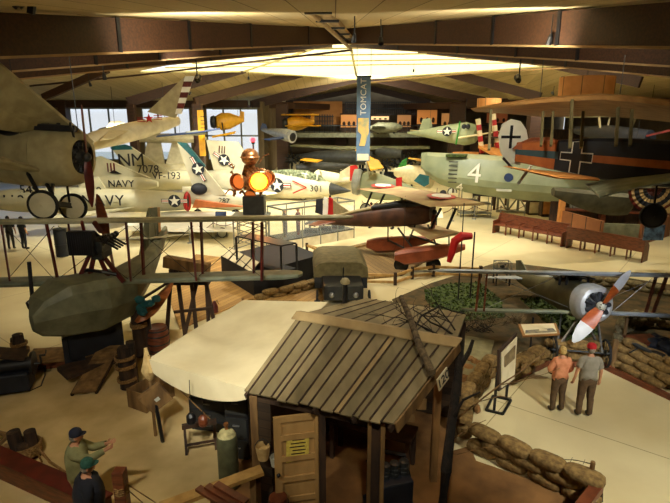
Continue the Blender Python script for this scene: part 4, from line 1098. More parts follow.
# ---------------- flying boat biplane at the left
fb = thing('flying_boat', 'small grey-green biplane flying boat with red struts on staging', 'aircraft', G(90, 385))
def wing_px(parent, l, Yl, r, Yr, chord, th, m, name, tips=True, dz=0.):
    a = D(*l, Yl); b = D(*r, Yr); d = (b - a).normalized(); ch = V((-d.y, d.x, 0)) * chord + V((0, 0, dz))
    secs = [(a, a + ch, th)]
    for t in (.25, .5, .75, .94): secs.append((a.lerp(b, t), a.lerp(b, t) + ch, th))
    secs += [(a.lerp(b, .985) + ch * .1, a.lerp(b, .985) + ch * .9, th * .8), (b + ch * .3, b + ch * .7, th * .4)] if tips else [(b, b + ch, th)]
    return MB().wing(secs).build(name, m, parent, smooth=True)
M['wingtop'] = mat('pale_wing_fabric', (186, 180, 148), (160, 156, 126), .6, 0, 3)
wing_px(fb, (-60, 223), 12.6, (355, 217.5), 13.6, 1.05, .15, 'wingtop', 'upper_wing', dz=-.13)
wing_px(fb, (-60, 287), 12.6, (303, 277), 13.4, 1.05, .15, 'bluegrey', 'lower_wing', dz=-.1)
for xt, xb in ((1, 10), (46, 58), (68, 76), (126, 131), (141, 144), (191, 196), (201, 203), (262, 262), (253, 254)):
    back = xt in (68, 141, 201, 253); Y = 13.7 if back else 12.95
    MB().bar(D(xt, 222, Y + .1), D(xb, 281 - (3 if back else 0), Y), .045, .09).build('wing_strut', 'redstrut', fb)
wires(fb, [(D(58, 226, 13), D(128, 279, 13)), (D(128, 226, 13), D(58, 279, 13)), (D(133, 226, 13), D(196, 278, 13)), (D(193, 226, 13), D(133, 278, 13)), (D(199, 226, 13), D(260, 276, 13)), (D(258, 226, 13), D(199, 276, 13)), (D(5, 226, 13), D(54, 279, 13)), (D(54, 226, 13), D(8, 279, 13))], .008)
# hull: flat-sided boat, sharp chines
hs = []
for (ct, Yc, wv, ht, hb_) in (((31, 318), 11.6, .1, .05, -.35), ((38, 306), 11.9, .42, .18, -.8), ((60, 294), 12.3, .62, .3, -1.15), ((95, 288), 12.9, .66, .34, -1.2), ((125, 283), 13.8, .55, .36, -1.0), ((150, 262), 15.4, .28, .3, -.5), ((166, 232), 18.0, .1, .2, -.1)):
    c = D(*ct, Yc); d = V((.55, .83, 0)); s_ = V((.83, -.55, 0))
    hs.append([c + s_ * wv * x + V((0, 0, z)) for x, z in ((-1, ht * .3), (-.8, ht), (0, ht * 1.15), (.8, ht), (1, ht * .3), (1, hb_ * .35), (.45, hb_ * .9), (0, hb_), (-.45, hb_ * .9), (-1, hb_ * .35))])
MB().rings(hs).build('hull', 'hullgrey', fb, smooth=True, autosm=14)
# lighter planing step and windscreen
c = D(97, 289, 12.9); MB().path([c + V((-.5, .3, .38)), c + V((-.2, .05, .5)), c + V((.25, -.1, .5)), c + V((.55, .0, .4))], .05, 8).build('cockpit_coaming', 'black', fb)
# tail: fin, rudder and tailplane
f = [D(137, 268, 16), D(143, 228, 17), D(148, 208, 17.2), D(156, 207, 17.4), D(158, 240, 17.2), D(156, 262, 16.6), D(148, 282, 15.4)]
MB().prism(f, (.05, -.03, 0)).build('fin', 'hullgrey', fb)
rd = [D(149, 207, 17.3), D(158, 207, 17.6), D(160, 240, 17.5), D(155, 258, 17.0), D(150, 235, 17.1)]
MB().prism(rd, (.08, -.06, 0)).build('rudder', mat('cream_orange_rudder', (206, 150, 90), (170, 150, 110), .6, 0, 2), fb)
tq = D(150, 238, 17.2); MB().wing([(D(112, 240, 16.4), D(114, 238, 17.2), .05), (D(148, 239, 16.4), D(150, 236, 17.6), .08), (D(190, 235, 16.8), D(192, 233.5, 17.4), .04)]).build('tailplane', 'wingtop', fb, smooth=True)
wires(fb, [(D(125, 283, 14), D(158, 235, 17)), (D(138, 283, 14), D(170, 240, 17)), (D(125, 242, 13.8), D(152, 215, 17.2))])
# engine, radiator, pusher propeller and red A-frames
mb = MB(); rc = D(82, 243, 12.8); mb.box(rc, (.66, .2, .62)); mb.build('radiator', 'black', fb, bevel=.02)
mb = MB()
for k in range(11): mb.box(rc + V((-.28 + .056 * k, -.105, 0)), (.012, .012, .54))
mb.build('radiator_fins', 'navy', fb)
ec = D(101, 244, 13.2); mb = MB(); mb.box(ec, (.4, .8, .3)); mb.box(ec + V((0, 0, -.25)), (.3, .6, .2)); en = mb.build('engine', 'dgrey', fb, bevel=.03)
for k in range(4):
    for s in (-1, 1): MB().lathe([(.075, .1), (.075, .2), (.06, .21), (.075, .22), (.075, .32), (.05, .36)], ec + V((s * .08, -.3 + .2 * k, 0)), (s * .7, 0, .7), 10).build('cylinder', 'black', en)
for k in range(4): MB().tube(ec + V((.1, -.25 + .17 * k, .2)), ec + V((.62, -.45 + .17 * k, -.02)), .03).build('exhaust_stub', 'black', en)
prop(fb, D(107, 238, 14.25), (.75, .65, 0), D(134, 274, 14.2) - D(82, 203, 14.2), 1.28, 'redwood', .13, hub='steel')
for a, b in (((90, 254), (76, 285)), ((98, 254), (112, 285)), ((103, 256), (124, 282)), ((94, 256), (88, 284)), ((84, 230), (82, 222)), ((101, 232), (94, 222))): MB().bar(D(*a, 13.1), D(*b, 12.9), .07, .1).build('engine_strut', 'redstrut', fb)
# wingtip float at the left
MB().tube(D(29, 262, 12.7), D(33, 305, 12.7), .05).build('float_strut', 'navy', fb)
mb = MB(); fr_ = [D(27, 303, 12.5), D(33, 298, 12.6), D(40, 302, 12.5), D(37, 308, 12.3), D(29, 308, 12.3)]; mb.path(fr_ + fr_[:1], .035, 6); mb.build('skid_hoop', 'black', fb)
mb = MB(); mb.prism(fr_, (0, 0, .02)); mb.build('skid_plate', 'lgrey', fb)
# cradle that carries the hull
cr_ = thing('boat_cradle', 'dark timber cradle under the flying boat hull', 'cradle', G(90, 378, .27))
for (x, y, Y) in ((66, 294, 12.5), (100, 288, 13.1)):
    c = D(x, y, Y + .3); c.z = .72; MB().box(c, (.5, .14, .8), .5).build('bulkhead', 'navy', cr_)
MB().bar(D(50, 294, 12.2).xy.to_3d() + V((0, 0, .34)), D(118, 288, 13.4).xy.to_3d() + V((0, 0, .34)), .7, .12).build('bed', 'darkwood', cr_); MB().bar(D(60, 294, 12.7).xy.to_3d() + V((0, 0, .85)), D(116, 288, 13.7).xy.to_3d() + V((0, 0, .85)), .3, .7).build('keel_block', 'navy', cr_)

# workhorse trestle behind the wing and toppled orange dinghy
tq = G(192, 318); ts = thing('timber_trestle', 'tall dark timber trestle behind the flying boat wing', 'trestle', tq)
c = V((tq.x, tq.y, 0))
MB().bar(D(165, 261, 15.2), D(209, 269, 15.0), .3, .34).build('top_beam', 'wood', ts, bevel=.01)
for a, b in (((172, 262), (165, 325)), ((176, 265), (184, 318)), ((200, 268), (182, 320)), ((203, 268), (216, 312)), ((190, 266), (196, 322)), ((206, 268), (208, 320))): MB().bar(D(*a, 15.2), (lambda q: V((q.x, 15.0, 0)))(D(*b, 15.0)), .1, .1, (0, 1, 0)).build('leg', 'darkwood', ts)
MB().bar(D(174, 312, 15), D(212, 308, 15), .08, .08).build('stretcher', 'darkwood', ts); MB().box(D(190, 276, 15.4), (1.2, .3, .5)).build('tool_shelf', 'darkwood', ts)
dg = thing('wooden_dinghy', 'orange varnished wooden dinghy leaning behind the pilings', 'dinghy', G(162, 328))
rs = []
for k in range(7):
    t = k / 6; c = D(138 + 34 * t, 318 - 38 * t, 13.4 + 1.2 * t); w_ = .36 * math.sin(math.pi * (.12 + .78 * t)); s_ = V((.6, .2, .5)).normalized(); dn_ = V((.4, -.6, -.55)).normalized()
    rs.append([c - s_ * w_, c + dn_ * w_ * .9 - s_ * w_ * .5, c + dn_ * w_ * 1.1, c + dn_ * w_ * .9 + s_ * w_ * .5, c + s_ * w_, c + dn_ * w_ * .3])
MB().rings(rs).build('hull', mat('orange_varnish', (190, 112, 54), (140, 74, 32), .45, 0, 3, (1, 1, 6)), dg, smooth=True, autosm=60)
MB().bar(D(140, 300, 13.3), D(172, 280, 14.6), .06, .06).build('gunwale', 'darkwood', dg)
kt = MB(); rnd = random.Random(8)
for k in range(7): kt.blob(D(146 + rnd.uniform(-8, 10), 305 + rnd.uniform(-10, 8), 13.2), (.14, .12, .1), 8, 6, jit=.15)
tag(kt.build('tarpaulin', 'teal', smooth=True), 'dark teal tarpaulin bunched over the dinghy', 'tarpaulin')
ol = thing('oil_can', 'small dark oil can on the decking by the trestle', 'can', G(215, 312, .05)); q = G(215, 312, .05)
MB().lathe([(.12, 0), (.13, .2), (.08, .32), (.03, .42)], q, n=12).build('can', 'redstrut', ol, smooth=True); MB().path([q + V((0, 0, .3)), q + V((.1, 0, .45)), q + V((.14, 0, .3))], .015).build('handle', 'black', ol)

# ---------------- fighter with white-tipped propeller, right
nf = thing('biplane_fighter', 'olive biplane fighter with a polished cowl and white-tipped propeller', 'aircraft', G(598, 360, .03))
hub = D(600, 306, 13.55); tl = G(517, 279, .75); ax = (hub - tl).normalized(); sd = V((0, 0, 1)).cross(ax).normalized(); up = ax.cross(sd)
def ring2(dist, w_, h, dz=0., n=24, p=.9):
    c = hub - ax * (dist + .12) + up * dz; sg = lambda x: math.copysign(abs(x) ** p, x)
    return [c + sd * w_ * sg(math.cos(2 * math.pi * i / n)) + up * h * sg(math.sin(2 * math.pi * i / n)) for i in range(n)]
MB().rings([ring2(.02, .33, .33), ring2(0, .38, .38), ring2(.03, .47, .47), ring2(.12, .53, .53), ring2(.25, .55, .55), ring2(.5, .55, .56), ring2(.52, .52, .53)], cap=False).build('cowling', mat('satin_aluminium_paint', (200, 204, 208), (176, 180, 184), .38, .3, 5), nf, smooth=True)
M['camo'] = mat('olive_brown_fabric', (106, 100, 64), (78, 72, 44), .75, 0, 1.8)
MB().rings([ring2(.46, .53, .54), ring2(1.3, .48, .54), ring2(2.4, .38, .44), ring2(4.0, .22, .28, .04), ring2(5.3, .05, .16, .08)]).build('fuselage', 'camo', nf, smooth=True)
mb = MB(); mb.lathe([(.36, -.2), (.3, -.12), (.14, -.06)], hub, ax, 18); e = mb.build('engine', 'dgrey', nf)
cy = MB()
for k in range(9):
    a = k * 6.283 / 9; d = sd * math.cos(a) + up * math.sin(a); cy.lathe([(.07, .1), (.07, .2), (.055, .21), (.07, .22), (.07, .34), (.05, .38)], hub - ax * .12, d, 8)
cy.build('cylinders', 'navy', e)
M['propwood'] = mat('orange_varnished_wood', (190, 96, 40), (160, 70, 26), .35, 0, 3, (1, 1, 4)); M['propwhite'] = mat('white_propeller_paint', (214, 218, 224), None, .35)
prop(nf, hub + ax * .08, ax, D(633, 272, 13.5) - D(566, 340, 13.5), 1.26, ['propwood', 'propwhite'], .13, hub='lgrey')
hf = MB()
for k in range(8): a = k * .785; hf.lathe([(.02, 0), (.02, .03)], hub + ax * .14 + (sd * math.cos(a) + up * math.sin(a)) * .09, ax, 6)
hf.build('hub_bolts', 'black', nf)
MB().blob(hub - ax * .45 + up * .38 - sd * -.36, (.13, .06, .06), rot=Matrix((ax, sd, up)).transposed()).build('cowl_vent', 'black', nf)
a = D(441, 270.5, 14.6); b = D(760, 277, 13.6); d = (b - a).normalized(); ch = V((-.12, 1.2, -.35))
M['wingblue'] = mat('grey_blue_wing_leading_edge', (168, 176, 182), (140, 148, 154), .5, 0, 3)
MB().wing([(a + ch * .25, a + ch * .75, .06), (a + d * .12 + ch * .05, a + d * .12 + ch * .95, .12), (a + d * .4, a + d * .4 + ch, .14), (b, b + ch, .14)]).build('upper_wing', 'wingblue', nf, smooth=True)
a2 = D(468, 310.5, 14.6); b2 = D(580, 312.5, 14.1); d2 = (b2 - a2).normalized()
MB().wing([(a2 + ch * .2, a2 + ch * .6, .05), (a2 + d2 * .3, a2 + d2 * .3 + ch * .8, .12), (b2, b2 + ch * .8, .1)]).build('lower_wing', 'bluegrey', nf, smooth=True)
a3 = D(612, 313.5, 14.0); b3 = D(740, 319, 13.6); MB().wing([(a3, a3 + ch * .8, .12), (b3, b3 + ch * .8, .12)]).build('lower_wing', 'wingblue', nf, smooth=True)
for xt, xb in ((487, 484), (480, 476), (668, 652), (657, 645)): MB().bar(D(xt, 273, 14.6), D(xb, 311 if xt < 600 else 316, 14.5), .05, .1).build('wing_strut', 'redwood', nf)
for xt, xb, yt in ((561, 559, 275), (568, 566, 275), (581, 580, 276), (589, 587, 276)): MB().bar(D(xt, yt, 14.7), D(xb, yt + 10, 14.7), .035, .06).build('cabane_strut', 'black', nf)
wires(nf, [(D(605, 300, 14), D(662, 276, 14.2)), (D(612, 312, 14), D(655, 276, 14.2)), (D(575, 310, 14.2), D(487, 274, 14.6)), (D(484, 309, 14.6), D(560, 275, 14.6))], .009, 'steel')
MB().rings([ring2(1.35, .26, .1, .6), ring2(1.8, .3, .12, .56), ring2(2.1, .2, .1, .5)]).build('cockpit_rim', 'black', nf, smooth=True)
for s in (-.12, .12): MB().tube(hub - ax * 1.3 + up * .68 + sd * s, hub - ax * .5 + up * .68 + sd * s, .025).build('gun', 'dgrey', nf)
# tail
tt = hub - ax * 5.1
MB().prism([tt + up * .1 + ax * .7, tt + up * .55 + ax * .25, tt + up * .75 - ax * .1, tt + up * .7 - ax * .5, tt + up * .0 - ax * .45, tt - up * .05], sd * .04).build('fin', 'bluegrey', nf)
MB().wing([(tt + sd * 1.3 - ax * .1 + up * .1, tt + sd * 1.2 - ax * .5 + up * .1, .03), (tt + ax * .5 + up * .12, tt - ax * .5 + up * .12, .06), (tt - sd * 1.3 - ax * .1 + up * .1, tt - sd * 1.2 - ax * .5 + up * .1, .03)]).build('tailplane', 'wingblue', nf, smooth=True)
nc = hub - ax * 4.0; text('14', .42, nc + sd * .245 * -1 + up * .1, -ax * -1 if False else ax * 1, up, 'num_white', nf, 'fuselage_number') if False else None
sw = nc - sd * .0
tc_ = D(530, 284, 17.2)
text('14', .5, hub - ax * 3.5 + sd * .3 + up * .16, -sd * .2 + ax * 1.0, up, 'num_white', nf, 'fuselage_number')
# undercarriage
wl1 = D(607, 345, 13.2); wl1.z = .42; wl2 = wl1 + V((-1.35, .25, 0))
spoked(nf, wl1, (1, -.15, 0), .37); spoked(nf, wl2, (1, -.15, 0), .37)
MB().tube(wl1, wl2, .03).build('axle', 'dgrey', nf)
for w_, s in ((wl1, 1), (wl2, -1)):
    MB().bar(w_ - V((s * .1, 0, 0)), hub - ax * .6 - up * .5 - sd * s * -.3, .05, .08).build('gear_strut', 'steel', nf); MB().bar(w_ - V((s * .1, 0, 0)), hub - ax * 1.5 - up * .45 - sd * s * -.3, .05, .08).build('gear_strut', 'steel', nf)

# ---------------- hanging orange and black biplane, right
fk = thing('hanging_fighter', 'orange and black striped biplane with a white crossed tail hanging at right', 'aircraft', D(600, 165, 15.5))
tE = D(517, 152, 17.3); nE = D(745, 170, 13.4); ax = (nE - tE).normalized(); sd = V((0, 0, 1)).cross(ax).normalized(); up = ax.cross(sd)
LF = (nE - tE).length
def ring3(t, w_, h, dz=0.):
    c = tE.lerp(nE, t) + up * dz; return [c + sd * w_ * x + up * h * y for x, y in ((-1, -.9), (-1, .9), (-.7, 1.05), (.7, 1.05), (1, .9), (1, -.9), (.7, -1), (-.7, -1))]
mb = MB(); T_ = [0, .12, .22, .4, .6, .8, 1.]
mb.rings([ring3(t, .12 + .38 * min(1, t * 1.6), .3 + .3 * min(1, t * 2.2)) for t in T_]); mb.mi = []
for i in range(len(mb.f)): mb.mi.append(0 if i < 16 else 1)
mb.build('fuselage', ['orange', 'navy'], fk)
# side stripe and cross on the near side
sgn = -1 if sd.y > 0 else 1
def side(t, y, o=.01): return tE.lerp(nE, t) + sd * sgn * ((.12 + .38 * min(1, t * 1.6)) + o) + up * y * (.3 + .3 * min(1, t * 2.2))
def stripe(t0, t1, y0, y1, m, name, o=.008):
    mb = MB(); k = 6; ps = []
    for i in range(k + 1):
        t = t0 + (t1 - t0) * i / k; ps.append((side(t, y0, o), side(t, y1, o)))
    for i in range(k): mb.prism([ps[i][0], ps[i + 1][0], ps[i + 1][1], ps[i][1]], sd * sgn * .004)
    mb.build(name, m, fk)
stripe(.0, .235, -.22, .3, mat('slate_teal_stripe', (52, 84, 98), None, .6), 'blue_stripe'); stripe(.4, 1., -.16, .2, 'orange', 'orange_stripe')
stripe(.245, .405, -.24, .3, 'num_white', 'cross_edge', .012); stripe(.298, .352, -.92, .92, 'num_white', 'cross_edge', .013)
stripe(.248, .402, -.17, .23, 'black', 'cross', .018); stripe(.304, .346, -.9, .9, 'black', 'cross', .02)
# rudder with cross
rc = D(509, 143, 17.5); mb = MB(); rr_ = V((.99, -.1, 0)).normalized()
pts = [D(x, y, 17.5) for x, y in ((520, 165), (507, 163), (500, 152), (498, 136), (502, 124), (511, 119), (520, 121), (526, 130), (528, 142), (524, 152))]
mb.prism(pts, (0, -.06, 0)); rdx = mb.build('rudder', 'white', fk)
mb = MB(); c = D(511, 137, 17.42)
for sz in ((.64, .01, .09), (.09, .01, .74)): mb.box(c, sz)
mb.build('tail_cross', 'black', rdx)
MB().prism([D(513, 149, 17.2), D(520, 143, 17.1), D(532, 138, 17.0), D(550, 137, 16.7), D(560, 141, 16.5), D(571, 147, 16.3), D(571, 150, 16.3)], (0, .12, 0)).build('tail_fairing', mat('burnt_orange_fabric', (160, 84, 44), (130, 64, 34), .6, 0, 3), fk)
MB().wing([(D(600, 180, 14.6), D(560, 172, 16.2), .1), (D(560, 178, 14.8), D(508, 167, 16.8), .1), (D(512, 167.5, 15.6), D(503, 166, 16.4), .06)]).build('tailplane', 'orangelit', fk, smooth=True)
MB().bar(D(518, 184, 15.8), D(531, 166, 16.2), .06, .06).build('tail_skid', 'lgrey', fk); MB().bar(D(503, 158, 16.5), D(512, 168, 16.5), .07, .07).build('tail_post', 'black', fk)
# lower wing (grey-green) and upper wing (wood toned underside)
MB().wing([(D(690, 178, 12), D(700, 170, 13.8), .14), (D(640, 186, 12.9), D(600, 181, 15.2), .15), (D(600, 197, 12.8), D(585, 184, 15.6), .1)]).build('lower_wing', 'bluegrey', fk, smooth=True)
up_pts = [((471, 107.5), 15.8, .03), ((500, 103), 15.5, .12), ((540, 98), 15.2, .18), ((600, 94), 14.8, .2), ((640, 97), 14.5, .2), ((700, 104), 14.0, .2)]
M['woodwing'] = mat('amber_wing_fabric', (164, 122, 70), (138, 98, 52), .6, 0, 2, (1, 4, 1))
secs = []
for (p, Y, th) in up_pts:
    a = D(p[0], p[1] + 1.2, Y); hgt = min(1, (p[0] - 465) / 90); b = D(p[0] + 4, p[1] + 3 + 19 * hgt, Y + 1.7); secs.append((a, b, th))
MB().wing(secs).build('upper_wing', 'woodwing', fk, smooth=True)
for x, yt, Y, yb in ((491, 110, 16, 150), (543, 112, 16, 146), (553, 112, 15.8, 146), (572, 100, 15, 148), (583, 112, 15.8, 148), (618, 108, 15.0, 146), (632, 110, 15, 146)):
    MB().bar(D(x, yt, Y), D(x - 2, yb, Y - .4), .07, .14).build('wing_strut', 'olive', fk)
wheel(fk, D(653, 216, 13.6), (.25, .97, 0), .33, .12, 'navy'); MB().bar(D(653, 216, 13.7), D(657, 184, 14), .05, .07).build('gear_strut', 'black', fk)
cables(fk, [D(540, 97, 15.4), D(620, 94, 14.8)], 1.0)

# ---------------- grey wing / hull tip and kiosk below it
ht = thing('hull_section', 'drab grey-green boat-shaped hull shell resting on the wooden kiosk', 'hull', G(590, 232, 1.0))
rs = []
for k in range(9):
    t = k / 8; c = D(553 + 74 * t, 192 + 6 * t, 24.0 + .8 * t); w_ = .12 + .62 * math.sin(math.pi * min(1, t * .6 + .05)); dpt_ = .1 + .75 * math.sin(math.pi * min(.9, t * .62 + .03))
    rs.append([c + V((0, -w_, .1)), c + V((0, -w_ * .9, -dpt_ * .5)), c + V((0, -w_ * .4, -dpt_)), c + V((0, w_ * .4, -dpt_)), c + V((0, w_, -dpt_ * .4)), c + V((0, w_, .1)), c + V((0, 0, .22))])
MB().rings(rs).build('shell', mat('drab_hull', (84, 82, 62), (64, 62, 46), .8, 0, 3), ht, smooth=True, autosm=40)
kk = thing('ticket_kiosk', 'long red-brown boarded kiosk counter behind the benches', 'kiosk', G(610, 236))
kb_ = planks('kiosk_boards', (150, 96, 56), (116, 70, 38), (50, 28, 14), .28, 'X')
KA = G(558, 231); KB = G(668, 236); KA2 = KA + V((.3, 3, 0))
MB().bar(KA + V((0, 0, .65)), G(602, 233, .65), .12, 1.3).build('front_panel', kb_, kk); MB().bar(G(602, 233, .55), G(640, 234.5, .55), .12, 1.1).build('front_panel', 'hullgrey', kk, label='olive grey panel of the kiosk front'); MB().bar(G(640, 234.5, .6), KB + V((0, 0, .6)), .12, 1.2).build('front_panel', kb_, kk)
MB().bar(KA + V((0, .2, 1.34)), KB + V((0, .2, 1.25)), .6, .08).build('countertop', 'redwood', kk)
for x in (559, 600, 641): p = G(x, 231.5); MB().box(p + V((0, 0, 1.1)), (.3, .3, 2.2)).build('post', 'orangelit' if x == 559 else 'redwood', kk)
MB().bar(KA + V((0, 1.5, 1.2)), KB + V((0, 1.5, 1.2)), .1, 2.4).build('back_panel', 'darkwood', kk)
MB().bar(KA + V((0, .3, 2.25)), KB + V((0, .3, 2.2)), .9, .1).build('canopy', 'hullgrey', kk)
pc1 = G(645, 234.0, 1.6)
MB().box(pc1 + V((.3, -.15, .1)), (.9, .05, .7)).build('poster', mat('dark_blue_poster', (90, 120, 150), (30, 40, 60), .6, 0, 5), kk)
pm = MB(); rnd = random.Random(3)
for k in range(14): pm.box(KA + V((.7 + .32 * k * .5, .2, 1.5)), (.12, .1, rnd.uniform(.15, .4)), .3)
tag(pm.build('souvenirs', 'mgrey'), 'jumble of small goods along the kiosk counter', 'goods', kind='stuff')
bf = thing('bunting_fan', 'red, cream and blue pleated bunting fan above the kiosk', 'bunting', D(655, 204, 21.0))
bc = D(655, 189, 21.0)
for r0_, r1_, m in ((.0, .4, 'redstrut'), (.4, .6, 'navy'), (.6, .8, 'tanrag'), (.8, 1.05, 'navy'), (1.05, 1.2, 'tanrag'), (1.2, 1.35, 'redstrut')):
    mb = MB(); vs = []; n_ = 24
    for i in range(n_ + 1):
        a = math.pi + math.pi * i / n_; o = .03 * (i % 2)
        for r_ in (r0_, r1_): vs.append(bc + V((math.cos(a) * r_ * .78, o, math.sin(a) * r_ * .72)))
    vs += [p + V((0, .02, 0)) for p in vs[:]]; h = 2 * (n_ + 1); fs = []
    for i in range(n_): j = 2 * i; fs += [(j, j + 1, j + 3, j + 2), (h + j, h + j + 2, h + j + 3, h + j + 1)]
    mb.add(vs, fs); mb.build('pleat_band', m, bf)
MB().tube(bc + V((-1.1, .03, .02)), bc + V((1.1, .03, .02)), .03).build('header_rod', 'darkwood', bf); cables(bf, [bc + V((-1, .03, 0)), bc + V((1, .03, 0))], 3)
for (x, y, sx, sz, m, lb) in ((532, 214, .8, 1.0, 'paperwhite', 'cream display cabinet at the left end of the kiosk'), (546, 216, .9, 1.9, 'orangelit', 'tall tan ticket booth post at the left of the kiosk'), (541, 207, .8, 1.3, 'redwood', 'dark red cabinet behind the cream display cabinet')):
    p = G(x, y); root = thing('display_cabinet', lb, 'cabinet', p)
    MB().box(p + V((0, 0, sz / 2)), (sx, .6, sz)).build('carcass', 'darkwood', root, bevel=.02); MB().box(p + V((0, -.31, sz / 2)), (sx * .84, .03, sz * .8)).build('front_panel', m, root); MB().box(p + V((0, 0, sz + .03)), (sx + .1, .7, .06)).build('top', 'lgrey', root)

# ---------------- floatplane in the centre
fp = thing('floatplane', 'brown biplane floatplane on red floats in the centre of the hall', 'aircraft', G(400, 262, .12))
nz_ = D(432, 212, 23.2); tz = D(322, 222, 26.0); ax = (nz_ - tz).normalized(); ax.z = .02; ax.normalize(); sd = V((0, 0, 1)).cross(ax).normalized(); up = ax.cross(sd); LF = (nz_ - tz).length
def ring4(t, w_, h, dz=0., p=.8, n=16):
    c = tz.lerp(nz_, t) + up * dz; sg = lambda x: math.copysign(abs(x) ** p, x)
    return [c + sd * w_ * sg(math.cos(2 * math.pi * i / n)) + up * h * sg(math.sin(2 * math.pi * i / n)) for i in range(n)]
M['dkbrown'] = mat('dark_brown_dope', (92, 58, 38), (62, 38, 26), .55, 0, 2)
MB().rings([ring4(0, .06, .12), ring4(.3, .25, .35), ring4(.6, .42, .52), ring4(.8, .46, .56), ring4(.95, .45, .52), ring4(1, .36, .42)]).build('fuselage', 'dkbrown', fp, smooth=True)
MB().rings([ring4(.5, .34, .1, .5), ring4(.75, .4, .2, .5), ring4(.97, .4, .14, .42)]).build('cowl_top', 'black', fp, smooth=True)
MB().rings([ring4(.0, .05, .03, .12), ring4(.3, .2, .08, .36), ring4(.5, .3, .1, .46)]).build('turtledeck', 'khaki', fp, smooth=True)
# rudder in three vertical bands + fin
base = D(331, 208, 25.8)
for k, (m, x0_, x1_) in enumerate((('navy', -.95, -.5), ('num_white', -.5, -.2), ('red', -.2, .12))):
    h0 = .62 if k else .5; MB().prism([base + ax * x0_ - up * h0 * .6, base + ax * x1_ - up * .4, base + ax * x1_ + up * .45, base + ax * (x0_ + .1) + up * (.4 if k == 0 else .55)], sd * .06).build('rudder_band', m, fp)
MB().prism([base + ax * .12 - up * .3, base + ax * 1.3 - up * .25, base + ax * .12 + up * .4], sd * .05).build('fin', 'khaki', fp)
tpc = tz + up * .1
MB().wing([(tpc + ax * .9 - sd * .1, tpc - ax * .1 - sd * .1, .06), (tpc + ax * .5 - sd * 1.5, tpc + ax * .0 - sd * 1.4, .04)]).build('tailplane', 'redwood', fp, smooth=True); MB().wing([(tpc + ax * .9 + sd * .1, tpc - ax * .1 + sd * .1, .06), (tpc + ax * .5 + sd * 1.5, tpc + ax * .0 + sd * 1.4, .04)]).build('tailplane', 'redwood', fp, smooth=True)
M['wingtan'] = mat('olive_tan_wing_fabric', (166, 146, 96), (150, 112, 72), .7, 0, 1.2)
ua, ub = D(357, 188, 27.5), D(482, 201, 19.8); ua2, ub2 = D(372, 196, 26.0), D(462, 212, 19.2)
uw = MB().wing([(D(402, 187, 27.0), D(357, 189, 27.2), .1), (D(437, 193, 23.5), D(393, 195, 23.6), .12), (D(486, 204, 20.5), D(430, 207, 20.3), .1)])
uw.build('upper_wing', 'wingtan', fp, smooth=True)
uwm = MB()
for (x, y, Y) in ((383, 188.5, 26.9), (441, 199.5, 22.0)):
    for r_, m in ((.62, 'red'), (.42, 'num_white')):
        c = D(x, y, Y) + V((0, 0, .1 + (.03 if m == 'red' else .06))); mb = MB(); mb.lathe([(r_, 0), (r_, .02)], c, (0.02, -.03, 1), 20); mb.build('roundel', m, fp)
MB().wing([(D(436, 226, 24.5), D(400, 222, 24.7), .1), (D(462, 233, 21), D(430, 240, 21), .1)]).build('lower_wing', 'wingtan', fp, smooth=True)
MB().wing([(D(400, 224, 26.5), D(375, 222, 26.5), .1), (D(425, 222, 24.5), D(390, 222, 24.6), .1)]).build('lower_wing', 'wingtan', fp, smooth=True)
for a, b, Y in (((372, 192), (363, 213), 26.5), ((385, 193), (377, 210), 26.5), ((400, 194), (405, 208), 25.5), ((441, 208), (431, 228), 22.4), ((456, 208), (447, 229), 21.6), ((416, 198), (412, 205), 24.2)): MB().bar(D(*a, Y), D(*b, Y), .06, .1).build('wing_strut', 'black', fp)
M['floatred'] = mat('red_brown_float_varnish', (160, 82, 48), (124, 56, 32), .4, 0, 2)
for (ff, Yf, bb, Yb) in (((465, 248), 21.6, (395, 258), 22.2), ((433, 240), 24.6, (367, 246), 25.2)):
    a = D(*bb, Yb); b = D(*ff, Yf); d = (b - a).normalized(); s_ = V((-d.y, d.x, 0)).normalized(); L_ = (b - a).length; rs = []
    for k in range(8):
        t = k / 7; c = a + d * L_ * t; hh_ = (.36, .44, .42, .4, .38, .33, .28, .2)[k]; ww_ = (.25, .3, .32, .32, .3, .27, .24, .2)[k]; lo = (-.05, -.38, -.42, -.42, -.36, -.3, -.2, -.05)[k]
        rs.append([c + s_ * x * ww_ + V((0, 0, z)) for x, z in ((-1, hh_ * .5), (-.6, hh_ * .8), (.6, hh_ * .8), (1, hh_ * .5), (1, lo * .6), (0, lo), (-1, lo * .6))])
    MB().rings(rs).build('float', 'floatred', fp, smooth=True, autosm=30)
for a, Ya, b, Yb in (((388, 224), 24.2, (388, 244), 24.8), ((398, 228), 23.6, (415, 251), 22.3), ((415, 225), 23.4, (408, 243), 24.6), ((388, 240), 24.8, (414, 253), 22.3), ((428, 225), 23.2, (437, 247), 22.0), ((449, 236), 21.6, (449, 247), 21.8), ((410, 235), 24.5, (440, 245), 22)): MB().bar(D(*a, Ya), D(*b, Yb), .05, .08).build('float_strut', 'black', fp)
dl = thing('beaching_trolley', 'low wheeled trolley under the nearer red float', 'trolley', G(417, 272))
for x in (401, 433): p = G(x, 272); q = D(x, 266, p.y); wheel(dl, V((p.x, p.y, .34)), (.2, .98, 0), .33, .1, 'dgrey')
MB().bar(G(401, 272, .34) + V((0, .1, 0)), G(433, 272, .34) + V((0, .1, 0)), .06, .08).build('axle_bar', 'steel', dl)
prop(fp, nz_ + ax * .12, ax, (0.2, .2, 1), 1.1, 'redwood', .1)
